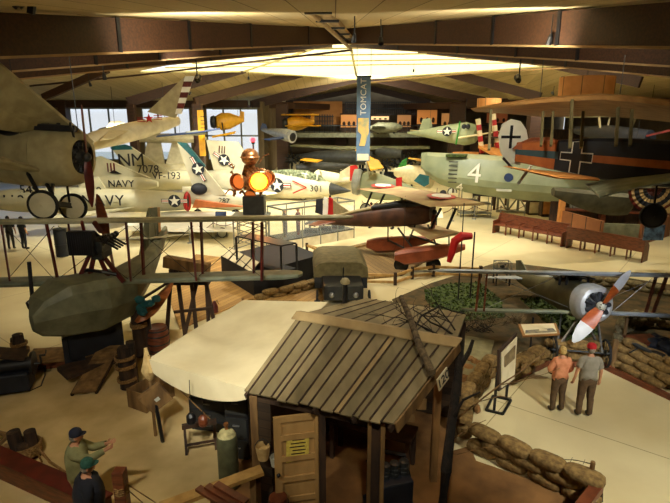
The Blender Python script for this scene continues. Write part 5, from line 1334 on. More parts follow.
# ================================================================== middle distance
# ---------------- big pale flying boat hull numbered 4
nc = thing('flying_boat_hull', 'huge pale green flying boat hull marked 4', 'aircraft', G(480, 214))
B0 = D(421, 167, 35.5); B1 = D(650, 186, 31.0); d = (B1 - B0).normalized(); s_ = V((-d.y, d.x, 0)).normalized(); rs = []; L_ = (B1 - B0).length
prof = [(0, .12, .95, .1), (.03, .55, 1.0, -.5), (.1, 1.0, 1.02, -1.0), (.22, 1.3, 1.08, -1.35), (.4, 1.45, 1.1, -1.5), (.6, 1.4, 1.05, -1.45), (.8, 1.1, .95, -1.1), (1, .5, .8, -.4)]
for t, w_, ht_, lo in prof:
    c = B0 + d * L_ * t; rs.append([c + s_ * w_ * x + V((0, 0, z)) for x, z in ((-.9, ht_ * .3), (-.72, ht_ * .82), (-.35, ht_), (.35, ht_), (.72, ht_ * .82), (.9, ht_ * .3), (1, lo * .25), (.9, lo * .55), (.35, lo), (-.35, lo), (-.9, lo * .55), (-1, lo * .25))])
M['palegreen'] = mat('pale_grey_green_paint', (146, 154, 124), (128, 138, 108), .45, 0, 1)
MB().rings(rs).build('hull', 'palegreen', nc, smooth=True, autosm=28)
def bp_(t, z, o=.04):
    w_ = 0
    for (t0, w0, _, _), (t1, w1, _, _) in zip(prof, prof[1:]):
        if t0 <= t <= t1: w_ = w0 + (w1 - w0) * (t - t0) / (t1 - t0)
    return B0 + d * L_ * t - s_ * (w_ * .97 + o) + V((0, 0, z))
text('4', 1.75, bp_(.265, -.02, .06), d, (0, 0, 1), 'num_white', nc, 'hull_number', .02)
text('4', .9, bp_(.2, -.98, -.1), d, (-.2 * d.x, -.5, .6), 'num_white', nc, 'bow_number', .02)
mb = MB()
for k in range(6): mb.box(bp_(.165, .62 - .26 * k, .05), (.55, .03, .07), math.atan2(d.y, d.x))
mb.build('ladder_marks', 'dgrey', nc)
MB().box(B0 + d * L_ * .175 - s_ * .7 + V((0, 0, 1.0)), (1.3, .9, .14), math.atan2(d.y, d.x)).build('hatch_cover', 'grass', nc)
mb = MB(); mb.lathe([(.27, 0), (.27, .04)], bp_(.415, -.05, .0), -s_, 20); mb.build('round_emblem', 'blue', nc)
MB().box(bp_(.4, -.85, .12), (.9, .1, .12), math.atan2(d.y, d.x)).build('spray_rail', 'lgrey', nc)
sd_ = thing('hull_stand', 'grey steel trestle carrying the flying boat hull', 'trestle', G(515, 213))
MB().box(D(515, 190, 34) - V((0, 0, .25)), (5.2, 1.6, .3), math.atan2(d.y, d.x)).build('saddle', 'dgrey', sd_)
q0 = G(497, 212); q1 = G(538, 214)
for k in range(5):
    p = q0.lerp(q1, k / 4); MB().bar(p, p + V((0, 0, 1.2)), .14, .14, (0, 1, 0)).build('leg', 'mgrey', sd_)
for k in range(4):
    p = q0.lerp(q1, k / 4); q = q0.lerp(q1, (k + 1) / 4); MB().bar(p + V((0, 0, .1 if k % 2 else 1.2)), q + V((0, 0, 1.2 if k % 2 else .1)), .1, .1).build('brace', 'mgrey', sd_)
MB().bar(q0 + V((0, 0, 1.2)), q1 + V((0, 0, 1.2)), .2, .15).build('top_rail', 'mgrey', sd_); MB().bar(q0 + V((0, 0, .1)), q1 + V((0, 0, .1)), .3, .15).build('base_rail', 'mgrey', sd_)
for px, h, lb in ((481, 1.5, 'low steel scaffold trolley under the hull number'), (467, 1.9, 'narrow steel step stand under the hull bow')):
    p = G(px, 216); root = thing('scaffold_trolley', lb, 'trolley', p)
    for sx in (-.55, .55):
        for sy in (-.4, .4): MB().bar(p + V((sx, sy, 0)), p + V((sx, sy, h)), .05, .05, (0, 1, 0)).build('upright', 'steel', root)
    for z in (.25, h * .6, h): MB().box(p + V((0, 0, z)), (1.2, .9, .06)).build('shelf', 'mgrey', root)
# hull wheel pair and black stanchions left of it
for px, r_, m in ((452, .42, 'lgrey'), (443, .3, 'navy')):
    p = G(px, 195 + 2); root = thing('spare_wheel', 'pale disc wheel standing under the hull bow' if px == 452 else 'small dark disc wheel beside the pale one under the hull bow', 'wheel', p); wheel(root, p + V((0, 0, r_)), (.1, 1, 0), r_, .16, m)

# ---------------- generic jets
def shape(parent, pts, th, m, name, Y=None, off=None):
    ps = [D(x, y, Y) for x, y in pts] if Y else pts
    return MB().prism(ps, off or (0, th, 0)).build(name, m, parent)
# 1: fighter 301 with dark radome
j = thing('jet_fighter', 'grey-white jet fighter numbered 301 with a dark nose cone', 'aircraft', G(300, 205))
nz_ = D(351, 191, 41.0); tl = D(180, 184, 47); ax = (nz_ - tl).normalized(); L_ = (nz_ - tl).length; rot = aim(nz_, tl); mj = Matrix.Translation(nz_) @ rot.to_matrix().to_4x4()
def jb(parent, st, m, name, n=16, p=.9): 
    mb = MB(); mb.fus(st, n, p); mb.v = [mj @ v for v in mb.v]; return mb.build(name, m, parent, smooth=True)
M['jet'] = mat('gull_grey_paint', (206, 200, 172), (190, 184, 156), .4, 0, 1)
jb(j, [(-1.7, .42, .5, .1), (-3.0, .62, .82, .15), (-4.5, .74, 1.02, .2), (-7, .85, 1.15, .2), (-10, .95, 1.2, .2), (-13, .8, 1.0, .3), (-L_, .5, .6, .4)], 'jet', 'fuselage')
jb(j, [(0, .03, .03, 0), (-.6, .2, .22, .03), (-1.72, .43, .51, .1)], 'dgrey', 'nose_cone')
jb(j, [(-1.9, .05, .05, .5), (-2.6, .36, .4, .75), (-3.8, .46, .58, .95), (-5.4, .42, .5, 1.1), (-7, .2, .3, 1.15)], mat('canopy_glass', (150, 160, 130), (70, 80, 60), .15, .2, 6), 'canopy')
for x in (-2.7, -3.7, -5.0):
    cf = MB(); cf.rings([[mj @ V((x + dx, .5 * math.cos(a * .3142) * 1.0, .85 + .66 * math.sin(a * .3142))) for a in range(0, 11)] for dx in (-.06, .06)], cap=False, closed=False); cf.build('canopy_frame', 'jet', j)
def jp(x, z, y=-1.0): return mj @ V((x, y, z))
sgn = -1
jr = (mj.to_3x3() @ V((1, 0, 0))); ju = (mj.to_3x3() @ V((0, 0, 1)))
insignia(jp(-6.1, .35, -.86), jr, ju, .6, j, local=False)
text('301', .72, jp(-2.7, .15, -.68), jr, ju, 'num_black', j, 'nose_number', .01, spacing=1.1)
ch_ = MB(); 
for z in (.75, -.25): ch_.bar(jp(-3.5, .25, -.78), jp(-4.7, z, -.84), .05, .09)
ch_.build('red_chevron', 'red', j)
wj = MB(); wj.wing([(jp(-6, -.3), jp(-12, -.3), .25), (mj @ V((-9.5, -5, -.5)), mj @ V((-12.5, -5, -.5)), .1)]); wj.build('wing', 'white', j, smooth=True)
wj = MB(); wj.wing([(jp(-6, -.3, 1), jp(-12, -.3, 1), .25), (mj @ V((-9.5, 5, -.5)), mj @ V((-12.5, 5, -.5)), .1)]); wj.build('wing', 'white', j, smooth=True)
shape(j, [(206, 140), (238, 142), (250, 160), (254, 178), (215, 176)], .2, 'jet', 'fin', 45.5)
text('III', .9, D(222, 150, 45.4), (1, 0, -.1), (0.1, 0, 1), 'redstrut', j, 'fin_marking', .01)
insignia(D(224, 160, 45.4), V((1, 0, -.7)), V((.7, 0, 1)), .5, j, local=False, bars=True)
for (x, z, y) in ((-4.2, -.6, 0), (-10, -.7, 1.3), (-10, -.7, -1.3)):
    q = mj @ V((x, y, z)); MB().tube(q, V((q.x, q.y, .3)), .09).build('gear_leg', 'white', j); wheel(j, V((q.x, q.y, .34)), (0, 1, 0), .33, .2, 'white')
# red warning cover on the tail of the next aircraft handled below
# 2: jet with NM 7078
j2 = thing('naval_jet', 'cream naval jet lettered NM 7078 with a teal fin tip', 'aircraft', G(150, 200))
Y2 = 40
M['jet2'] = mat('cream_grey_paint', (186, 180, 148), (168, 162, 130), .45, 0, 1)
shape(j2, [(112, 149), (131, 147), (150, 160), (170, 172), (176, 176), (140, 178), (128, 170)], .25, 'jet2', 'fin', Y2)
shape(j2, [(110, 148), (113, 146), (124, 144.5), (131, 147), (133, 149.5), (113, 150)], .3, 'teal', 'fin_tip', Y2 - .03)
text('NM', 1.35, D(131, 160.5, Y2 - .1), (1, 0, .02), (.25, 0, 1), 'num_black', j2, 'tail_letters', .02, spacing=.95)
text('7078', .85, D(148, 169.5, Y2 - .1), (1, 0, 0), (.2, 0, 1), 'num_black', j2, 'tail_number', .02)
rs = [(0, .3, .35), (.15, .7, .7), (.4, .95, .85), (.7, .95, .8), (.88, .8, .7), (1, .45, .5)]
def tubebody(parent, a, Ya, b, Yb, st, m, name, n=16):
    a = D(*a, Ya); b = D(*b, Yb); d = (b - a); s = V((-d.y, d.x, 0)).normalized(); mb = MB()
    mb.rings([[a + d * t + s * w_ * math.cos(i * 2 * math.pi / n) + V((0, 0, h * math.sin(i * 2 * math.pi / n))) for i in range(n)] for t, w_, h in st]); return mb.build(name, m, parent, smooth=True)
tubebody(j2, (96, 181), 40.5, (212, 180), 40.8, rs, 'jet2', 'fuselage')
text('VF-193', .75, D(166.5, 176, Y2 - .75), (1, 0, .0), (.1, 0, 1), 'num_black', j2, 'squadron_letters', .02)
text('KEL', .6, D(191, 183, Y2 - .9), (1, 0, .0), (.1, 0, 1), 'num_black', j2, 'small_letters', .02) if False else None
MB().wing([(D(100, 184, 37), D(140, 182, 39.5), .2), (D(60, 195, 34), D(80, 192, 36), .1)]).build('wing', 'jet2', j2, smooth=True)
for px in (130, 185): q = D(px, 186, 40.6); MB().tube(q, V((q.x, q.y, .3)), .1).build('gear_leg', 'lgrey', j2); wheel(j2, V((q.x, q.y, .34)), (0, 1, 0), .34, .2, 'lgrey')
# 3: jet NAVY (nearer, long)
j3 = thing('jet_trainer', 'long cream jet lettered NAVY with a red-lipped intake', 'aircraft', G(120, 222))
tubebody(j3, (-40, 200), 32.5, (187, 201), 33.5, [(0, .35, .35), (.25, .75, .75), (.5, .85, .85), (.8, .72, .72), (.95, .62, .62), (1, .55, .55)], 'jet2', 'fuselage')
mb = MB(); c = D(187.5, 201.5, 33.5); mb.lathe([(.56, -.15), (.66, 0), (.56, .1), (.4, .02)], c, (1, .05, 0), 20, cap=False); mb.build('intake_lip', 'red', j3, smooth=True)
MB().lathe([(.42, -.05), (.42, 0)], c, (1, .05, 0), 16).build('intake', 'black', j3)
text('NAVY', .95, D(103, 201, 32.2), (1, 0, 0), (.25, 0, 1), 'num_black', j3, 'lettering', .02, spacing=1.1)
text('549', .8, D(29, 190, 32.3), (1, 0, 0), (.2, 0, 1), 'num_black', j3, 'small_number', .02)
text('3110', 1.0, D(9, 201, 32.1), (1, 0, 0), (.4, 0, 1), 'num_black', j3, 'side_number', .02)
insignia(D(174.5, 201, 32.75), (1, 0, 0), (0, 0, 1), .4, j3, local=False)
shape(j3, [(70, 196), (88, 178), (98, 177), (110, 196)], .16, 'jet2', 'fin', 33); text('9', .7, D(99, 191, 32.9), (1, 0, 0), (.2, 0, 1), 'num_black', j3, 'fin_number', .02)
MB().wing([(D(90, 215, 30), D(140, 206, 33), .16), (D(20, 222, 29), D(40, 216, 31), .1)]).build('wing', 'wingtop', j3, smooth=True)
MB().prism([D(195, 200, 33), D(245, 207, 33), D(192, 208, 33)], (0, .4, 0)).build('nose_fairing', 'orange', j3)
for px in (60, 150): q = D(px, 206, 33.2); MB().tube(q, V((q.x, q.y, .3)), .09).build('gear_leg', 'lgrey', j3); wheel(j3, V((q.x, q.y, .32)), (0, 1, 0), .32, .18, 'lgrey')
# 4: swept fin jet with star (nearer)
j4 = thing('swept_tail_jet', 'cream jet with a tall swept fin edged in teal and a slanted star', 'aircraft', G(215, 215))
shape(j4, [(177, 143), (184, 143), (226, 195), (196, 196)], .2, 'jet', 'fin', 34.5); shape(j4, [(177, 142), (186, 143), (205, 166), (203, 168)], .26, 'teal', 'fin_edge', 34.45)
insignia(D(198, 169, 34.4), V((.5, 0, -1)), V((1, 0, .5)), .42, j4, local=False)
tubebody(j4, (183, 194), 34.8, (252, 204), 35.5, [(0, .5, .5), (.3, .72, .75), (.7, .7, .7), (1, .3, .3)], 'jet', 'fuselage')
mb = MB(); mb.blob(D(199, 189, 34.3), (.55, .3, .4)); mb.build('canopy', 'navy', j4, smooth=True)
text('287', .5, D(224, 201, 34.5), (1, 0, -.1), (0, 0, 1), 'num_black', j4, 'nose_number', .02)
for px in (197, 235): q = D(px, 200, 35.0); MB().tube(q, V((q.x, q.y, .3)), .07).build('gear_leg', 'lgrey', j4); wheel(j4, V((q.x, q.y, .3)), (0, 1, 0), .3, .16, 'black')
# 5: small fin with red bars + strike marking, cream
j5 = thing('parked_jet', 'cream jet with a red barred fin half hidden behind the propeller', 'aircraft', G(110, 200))
shape(j5, [(92, 158), (100, 156), (135, 172), (150, 178), (92, 180)], .2, 'jet2', 'fin', 37); text('III', .9, D(111, 168, 36.9), (1, 0, .0), (-.3, 0, 1), 'redstrut', j5, 'fin_bars', .02); MB().prism([D(109, 173, 36.9), D(114, 170, 36.9), D(122, 174, 36.9)], (0, -.02, 0)).build('fin_emblem', 'black', j5)
tubebody(j5, (80, 184), 37, (158, 184), 37, [(0, .3, .4), (.3, .55, .55), (.8, .5, .5), (1, .2, .2)], 'jet2', 'fuselage'); text('NAVY', .7, D(121, 184, 36.4), (1, 0, 0), (.1, 0, 1), 'num_black', j5, 'lettering', .02)
q = D(110, 187, 37); MB().tube(q, V((q.x, q.y, 0)), .09).build('gear_leg', 'lgrey', j5); q = D(145, 187, 37); MB().tube(q, V((q.x, q.y, 0)), .09).build('gear_leg', 'lgrey', j5)
# 6: twin-tailed pale machine behind
j6 = thing('twin_tail_plane', 'pale twin-tailed plane with a long straight tailplane before the windows', 'aircraft', G(170, 190))
tubebody(j6, (134, 138), 47, (206, 138.5), 47, [(0, .5, .1), (.05, 1.1, .36), (.5, 1.2, .42), (.93, 1.1, .38), (1, .4, .1)], 'cream', 'tailplane')
shape(j6, [(147, 142), (160, 142), (165, 168), (142, 168)], .3, 'cream', 'fin', 47); shape(j6, [(172, 142), (184, 142), (196, 170), (164, 170)], .3, 'cream', 'fin', 47)
tubebody(j6, (120, 174), 47, (205, 174), 47, [(0, .3, .3), (.3, .8, .9), (.8, .8, .9), (1, .3, .4)], 'cream', 'fuselage')
for px in (140, 190): q = D(px, 178, 47); MB().tube(q, V((q.x, q.y, 0)), .12).build('gear_leg', 'lgrey', j6)
# pale wing spread on the floor left of centre
j7 = thing('delta_wing_plane', 'broad pale swept wing spreading over the floor behind the trestle', 'aircraft', G(180, 240))
MB().wing([(D(120, 228, 27), D(236, 232, 28.4), .3), (D(130, 222, 30.5), D(236, 224, 31), .25), (D(165, 212, 34), D(236, 212, 34), .12)]).build('wing', 'white', j7, smooth=True)
for q in (D(150, 231, 28), D(222, 231, 29)): MB().tube(q, V((q.x, q.y, 0)), .08).build('gear_leg', 'lgrey', j7); wheel(j7, V((q.x, q.y, .3)), (0, 1, 0), .3, .15, 'lgrey')
# ---------------- hanging jet with red star
hj = thing('hanging_jet', 'cream jet with a red star and striped rudder hanging before the windows', 'aircraft', D(130, 130, 27))
tubebody(hj, (84, 143), 25.5, (178, 121), 30, [(0, .34, .34), (.1, .48, .45), (.35, .54, .5), (.6, .5, .48), (.85, .36, .36), (1, .22, .24)], 'cream', 'fuselage')
mb = MB(); mb.lathe([(.5, -.08), (.36, 0), (.48, .1)], D(84, 143.5, 25.4), (-.85, -.5, .1), 18); mb.build('nose_intake', 'dgrey', hj)
shape(hj, [(147, 112), (184, 77), (189, 78), (178, 113), (175, 118)], .12, 'creamdark', 'fin', 28.7)
for k in range(7):
    t0, t1 = k / 7, (k + 1) / 7; A1, A2 = V((185, 76, 0)), V((175, 114, 0)); B1_, B2_ = V((194, 76, 0)), V((181, 114, 0))
    pts = [A1.lerp(A2, t0), B1_.lerp(B2_, t0), B1_.lerp(B2_, t1), A1.lerp(A2, t1)]
    shape(hj, [(p.x, p.y) for p in pts], .13, 'redstrut' if k % 2 else 'white', 'rudder_stripe', 28.68)
mb = MB(); c = D(149, 118.5, 26.9); mb.prism(star_pts(c, V((1, 0, 0)), V((0, 0, 1)), .25), (0, -.02, 0)); mb.build('red_star', 'red', hj)
mb = MB()
for sx in (-1, 1):
    for dz in (-.09, 0, .09): mb.box(c + V((sx * .42, .1 - sx * .0, dz + sx * .06)), (.42, .02, .035))
mb.build('star_bars', 'red', hj)
MB().wing([(D(108, 132, 26), D(132, 129, 27.5), .12), (D(100, 140, 22.5), D(112, 139, 23.6), .06)]).build('wing', 'cream', hj, smooth=True)
MB().wing([(D(104, 130, 28), D(132, 127, 29), .12), (D(110, 122, 33), D(120, 121, 34), .06)]).build('wing', 'cream', hj, smooth=True)
mb = MB(); mb.blob(D(107, 131.5, 26.6), (.5, .3, .22)); mb.build('canopy', 'mgrey', hj, smooth=True)
cables(hj, [D(115, 128, 27), D(165, 121, 29.3)], 2)

# ---------------- rocket engine exhibit with glowing nozzles on a lattice tower
ec = D(256, 182, 26.6)
re = thing('rocket_engine', 'cluster of copper rocket engine nozzles glowing orange on a pedestal', 'engine', V((ec.x, ec.y, 2.2)))
tw = thing('lattice_tower', 'thin steel lattice tower carrying the rocket engine', 'tower', G(257, 250))
GL = glow('orange_nozzle_light', (255, 140, 30), 9)
def nozzle(c, r, dirn, lit, label=None):
    d = V(dirn).normalized(); mb = MB(); mb.lathe([(r, .0), (r * .96, -.15), (r * .7, -.5), (r * .35, -.75), (r * .5, -1.0), (r * .5, -1.3)], c, d, 22, cap=False); o = mb.build('nozzle', 'brass', re, smooth=True)
    MB().lathe([(r * .84, -.2), (r * .84, -.17)], c, d, 20).build('burner_disc', GL if lit else glow('dim_nozzle_light', (230, 120, 50), .7), o)
    MB().lathe([(r, -.02), (r * 1.08, 0), (r, .04)], c, d, 22, cap=False).build('rim', 'brass', o, smooth=True)
nozzle(D(259, 182, 26.1), .5, (.12, -1, -.05), True); nozzle(D(237, 182, 26.3), .42, (-.45, -1, 0), False); nozzle(D(269, 178, 27.2), .36, (.8, -1, 0), False); nozzle(D(250, 196, 26.8), .3, (0, -1, -.4), False)
mb = MB(); mb.blob(D(250, 157, 26.8), (.46, .46, .44), 18, 12); mb.lathe([(.46, -.06), (.5, 0), (.46, .06)], D(250, 157, 26.8), n=20); mb.build('turbine_sphere', 'brass', re, smooth=True)
mb = MB(); rnd = random.Random(6)
for k in range(26):
    a = D(250 + rnd.uniform(-20, 20), 180 + rnd.uniform(-18, 14), 26.9 + rnd.uniform(-.3, .5)); b = a + V((rnd.uniform(-.6, .6), rnd.uniform(-.3, .3), rnd.uniform(-.6, .6))); mb.path([a, a.lerp(b, .5) + V((0, 0, .15)), b], rnd.uniform(.03, .08), 6)
mb.lathe([(.35, -.6), (.45, -.2), (.4, .3), (.25, .7)], D(250, 178, 27.2), n=14); mb.build('pipework', 'brass', re, smooth=True)
pe = D(254, 205, 26.8); MB().box((pe.x, 27.0, pe.z), (1.1, .9, .95)).build('pedestal', 'dgrey', re, bevel=.02)
top_z = D(254, 216, 26.8).z
MB().box((pe.x - .2, 27, top_z), (1.9, 1.5, .12)).build('platform', 'mgrey', tw)
for sx in (-.85, .85):
    for sy in (-.6, .6): MB().bar((pe.x - .2 + sx, 27 + sy, 0), (pe.x - .2 + sx, 27 + sy, top_z), .07, .07, (0, 1, 0)).build('upright', 'steel', tw)
for k in range(3):
    z0, z1 = top_z * k / 3, top_z * (k + 1) / 3
    for sy in (-.6, .6):
        MB().bar((pe.x - 1.05, 27 + sy, z0), (pe.x + .65, 27 + sy, z1), .04, .04).build('brace', 'steel', tw); MB().bar((pe.x + .65, 27 + sy, z0), (pe.x - 1.05, 27 + sy, z1), .04, .04).build('brace', 'steel', tw)
ld = bpy.data.lights.new('nozzle_lamp', 'POINT'); ld.energy = 60; ld.color = (1, .45, .1); ld.shadow_soft_size = .15; lo = bpy.data.objects.new('nozzle_lamp', ld); COL.objects.link(lo); lo.parent = re; lo.location = obj_matrix(re).inverted() @ (D(259, 182, 25.9))
bcn = thing('red_beacon', 'small red lamp on the column above the rocket engine', 'lamp', D(253, 140, 34)); bp2 = D(253, 140, 34)
MB().lathe([(.1, -.25), (.12, -.1), (.1, -.08)], bp2, n=12).build('base', 'black', bcn); mb = MB(); mb.blob(bp2, .16, 12, 8); mb.build('bulb', glow('red_lamp', (255, 30, 40), 12), bcn, smooth=True); MB().tube(bp2 - V((0, 0, .2)), V((bp2.x, bp2.y, 0)), .05).build('pole', 'redstrut', bcn)

# ---------------- glass case with engines and figures
gcse = thing('glass_case', 'long glass display case with pale base panels in mid hall', 'display case', G(315, 246))
c0 = G(284, 251); c1 = G(354, 238); c3 = G(275, 243) ; u_ = (c1 - c0); v_ = V((-u_.y, u_.x, 0)).normalized() * 1.5
gb_ = MB(); H = 2.15
for (a, b, m, z0, z1) in ((c0, c1, 'paperwhite', 0, .5),):
    pass
MB().prism([c0, c1, c1 + v_, c0 + v_], (0, 0, .5)).build('plinth', 'paperwhite', gcse); MB().prism([c0 + V((0, 0, .5)), c1 + V((0, 0, .5)), c1 + v_ + V((0, 0, .5)), c0 + v_ + V((0, 0, .5))], (0, 0, .05)).build('plinth_top', 'dgrey', gcse)
fm = MB()
for k in range(5):
    for vv in (V((0, 0, 0)), v_): p = c0 + u_ * k / 4 + vv; fm.bar(p, p + V((0, 0, H)), .05, .05, (0, 1, 0))
for vv in (V((0, 0, 0)), v_): fm.bar(c0 + vv + V((0, 0, H)), c1 + vv + V((0, 0, H)), .08, .08)
fm.bar(c0 + V((0, 0, H)), c0 + v_ + V((0, 0, H)), .08, .08); fm.bar(c1 + V((0, 0, H)), c1 + v_ + V((0, 0, H)), .08, .08); fm.build('frame', 'mgrey', gcse)
MB().prism([c0 + V((0, 0, .55)), c1 + V((0, 0, .55)), c1 + V((0, 0, H)), c0 + V((0, 0, H))], v_ * .01).build('glass_pane', 'glass', gcse)
MB().prism([c0 + V((0, 0, .55)), c0 + v_ + V((0, 0, .55)), c0 + v_ + V((0, 0, H)), c0 + V((0, 0, H))], u_.normalized() * .01).build('glass_pane', 'glass', gcse)
pn_ = MB()
for k in range(1, 4): p = c0 + u_ * k / 4; pn_.bar(p - v_ * .01, p - v_ * .01 + V((0, 0, .5)), .03, .02, (0, 1, 0))
pn_.build('panel_joint', 'dgrey', gcse)
for k, (t, lb) in enumerate(((.12, 'mannequin in brown flight kit at the left of the glass case'), (.3, 'mannequin in red-brown jacket, second in the glass case'))):
    p = c0 + u_ * t + v_ * .5 + V((0, 0, .55)); mn = thing('mannequin', lb, 'mannequin', p)
    MB().rings([MB().ring(p + V((0, 0, z)), (0, 0, 1), r_, 12, ry=r_ * .6) for z, r_ in ((0, .15), (.35, .18), (.7, .2), (.85, .24), (1.05, .26), (1.2, .2), (1.24, .07))]).build('body', 'redstrut' if k else 'darkwood', mn, smooth=True)
    mb = MB(); mb.blob(p + V((0, 0, 1.36)), (.09, .1, .12)); mb.build('head', 'skin', mn, smooth=True)
for k, t in enumerate((.48, .68, .88)):
    p = c0 + u_ * t + v_ * .5 + V((0, 0, .55)); er = thing('display_engine', ('radial engine in the middle of the glass case', 'small piston engine right of the radial in the glass case', 'model engine at the right end of the glass case')[k], 'engine', p)
    MB().box(p + V((0, 0, .1)), (.7, .5, .2)).build('base', 'dgrey', er)
    mb = MB()
    for q in range(7): a = q * .897; mb.lathe([(.07, .1), (.07, .3), (.05, .38)], p + V((0, 0, .6)), (math.cos(a), .2, math.sin(a)), 8)
    mb.build('cylinders', 'steel' if k != 1 else 'redwood', er); MB().lathe([(.16, -.2), (.18, 0), (.12, .22)], p + V((0, 0, .6)), (0, -1, 0), 14).build('crankcase', 'steel', er, smooth=True)

# ---------------- black display case with sloped photo panels
bc_ = thing('black_display_case', 'black stepped display case with slanted picture panels', 'display case', G(268, 300))
a = G(222, 277); b = G(252, 296); c = G(320, 276); dpt3 = G(262, 262)
b = G(254, 297); u_ = c - b; w2_ = a - b
MB().prism([a, b, c, a + (c - b)], (0, 0, .95)).build('plinth', 'rubber', bc_)
o0 = V((0, 0, .97))
for k in range(4):
    p = a.lerp(b, .06 + .23 * k) + o0; q = a.lerp(b, .25 + .23 * k) + o0; e = u_.normalized() * .42
    pts = [p, q, q + e + V((0, 0, .28)), p + e + V((0, 0, .28))]
    # slanted sheets
    MB().prism(pts, (0, 0, .02)).build('picture_panel', 'paperwhite', bc_)
MB().bar(a + u_.normalized() * .48 + o0 + V((0, 0, .13)), b + u_.normalized() * .48 + o0 + V((0, 0, .13)), .05, .3).build('panel_back', 'black', bc_)
fm = MB(); p0_, p1_ = D(236, 237, 20.5), D(281, 250, 18.9)
f0 = V((p0_.x, p0_.y, 0)); f1 = V((p1_.x, p1_.y, 0)); e = V((.55, .45, 0)); zt = p0_.z
for p in (f0, f1, f1 + e, f0 + e): fm.bar(p + V((0, 0, .95)), V((p.x, p.y, zt)), .08, .08, (0, 1, 0))
fm.prism([V((p.x, p.y, zt)) for p in (f0, f1, f1 + e, f0 + e)], (0, 0, .05)); fm.build('glazed_hood', 'black', bc_)
MB().prism([V((p.x, p.y, .98)) for p in (f0, f1, f1 + e, f0 + e)], (0, 0, .08)).build('model_tray', 'rubber', bc_)

# ---------------- canvas-topped truck
tk = thing('canvas_truck', 'old dark truck with an olive canvas tilt beyond the hut', 'truck', G(338, 303))
bx0 = G(315, 302); bx1 = G(367, 302); uu = (bx1 - bx0); uu.z = 0; Wd = uu.length; uu.normalize(); vv = V((-uu.y, uu.x, 0)) ; vv = (vv + uu * -.06).normalized(); Ln = 2.5
mb = MB(); rs = []
for k in range(8):
    t = k / 7; row = []
    zt = 1.55 + .06 * math.sin(math.pi * t); 
    for i in range(11):
        s = i / 10; row.append(bx0 + uu * Wd * s + vv * Ln * t + V((0, 0, zt - .2 * (2 * s - 1) ** 6 - (.0))))
    row += [bx0 + uu * (Wd + .04) + vv * Ln * t + V((0, 0, .95)), bx0 - uu * .04 + vv * Ln * t + V((0, 0, .95))]
    rs.append(row)
mb.rings(rs); mb.build('canvas_tilt', 'olive', tk, smooth=True, autosm=50)
MB().prism([bx0 + V((0, 0, .55)), bx1 + V((0, 0, .55)), bx1 + vv * Ln + V((0, 0, .55)), bx0 + vv * Ln + V((0, 0, .55))], (0, 0, .42)).build('bed', 'navy', tk)
q0 = bx0 - vv * 1.25 + uu * .28; q1 = bx0 - vv * 1.25 + uu * (Wd - .28)
MB().prism([q0 + V((0, 0, .5)), q1 + V((0, 0, .5)), bx1 - uu * .25 + V((0, 0, .5)), bx0 + uu * .25 + V((0, 0, .5))], (0, 0, .55)).build('bonnet', 'black', tk, bevel=.05)
MB().box((q0 + q1) / 2 + V((0, 0, .8)), ((q1 - q0).length * .8, .08, .5)).build('radiator', 'dgrey', tk)
for s in (.15, .85):
    for t in (-1.0, Ln * .8): spoked(tk, bx0 + uu * Wd * s * (1.15 if s > .5 else .2) + vv * t + V((0, 0, .4)), uu, .38)
for s in (.2, .8): mb = MB(); mb.blob(q0.lerp(q1, s) - vv * .1 + V((0, 0, .75)), .1); mb.build('headlamp', 'steel', tk, smooth=True)
MB().tube(q0.lerp(q1, .5) + V((0, .9, 1.0)), q0.lerp(q1, .5) + V((0, .7, 1.5)), .025).build('steering_column', 'dgrey', tk)

# ---------------- colourful small planes behind the floatplane
sp_ = thing('silver_biplane', 'silver-green biplane with a yellow wing beside the jet nose', 'aircraft', G(400, 205))
tubebody(sp_, (358, 183), 36.5, (428, 196), 34.5, [(0, .5, .55), (.15, .85, .95), (.35, .8, .9), (.7, .5, .55), (1, .12, .15)], 'palegreen', 'fuselage')
mb = MB(); mb.lathe([(.8, -.2), (.92, 0), (.88, .35), (.5, .45)], D(359, 182, 36.4), (-.9, .2, 0.05), 18); mb.build('cowling', 'mgrey', sp_, smooth=True)
MB().wing([(D(370, 170, 32.5), D(384, 168, 33.5), .1), (D(366, 160, 36.5), D(378, 159.5, 37.5), .14)]).build('upper_wing', 'yellow', sp_, smooth=True)
MB().wing([(D(361, 160, 36.6), D(367, 159, 37.4), .1), (D(366, 160, 36.5), D(378, 159.5, 37.5), .14)]).build('wing_root', 'yellow', sp_, smooth=True)
for a, b in (((366, 162), (370, 178)), ((374, 163), (372, 178)), ((384, 170), (380, 182))): MB().bar(D(*a, 35.5), D(*b, 35.8), .08, .1).build('strut', 'lgrey', sp_)
shape(sp_, [(396, 178), (402, 177), (402, 188), (396, 188)], .05, 'red', 'red_panel', 34.7)
shape(sp_, [(414, 181), (420, 174), (429, 176), (429, 184), (424, 187)], .12, 'teal', 'rudder', 34.4)
for q in (D(366, 192, 36), D(378, 193, 35.8)): wheel(sp_, V((q.x, q.y, .45)), (.2, 1, 0), .42, .18, 'mgrey')
gq = thing('green_tailed_plane', 'small plane with a bright green rudder behind the silver biplane', 'aircraft', G(410, 200))
tubebody(gq, (395, 172), 41, (430, 178), 39, [(0, .2, .3), (.4, .7, .7), (1, .8, .8)], 'cream', 'fuselage'); shape(gq, [(397, 169), (402, 161), (407, 158), (406, 170), (401, 172)], .12, 'green', 'rudder', 40.8)
MB().wing([(D(408, 158, 41), D(424, 162, 42), .1), (D(432, 160, 36), D(436, 161, 37), .06)]).build('wing', 'yellow', gq, smooth=True)
q = D(412, 180, 40); MB().tube(q, V((q.x, q.y, 0)), .08).build('gear_leg', 'dgrey', gq)
rp_ = thing('red_ruddered_plane', 'pale plane tail with a red and white rudder beyond the jet nose', 'aircraft', G(352, 198))
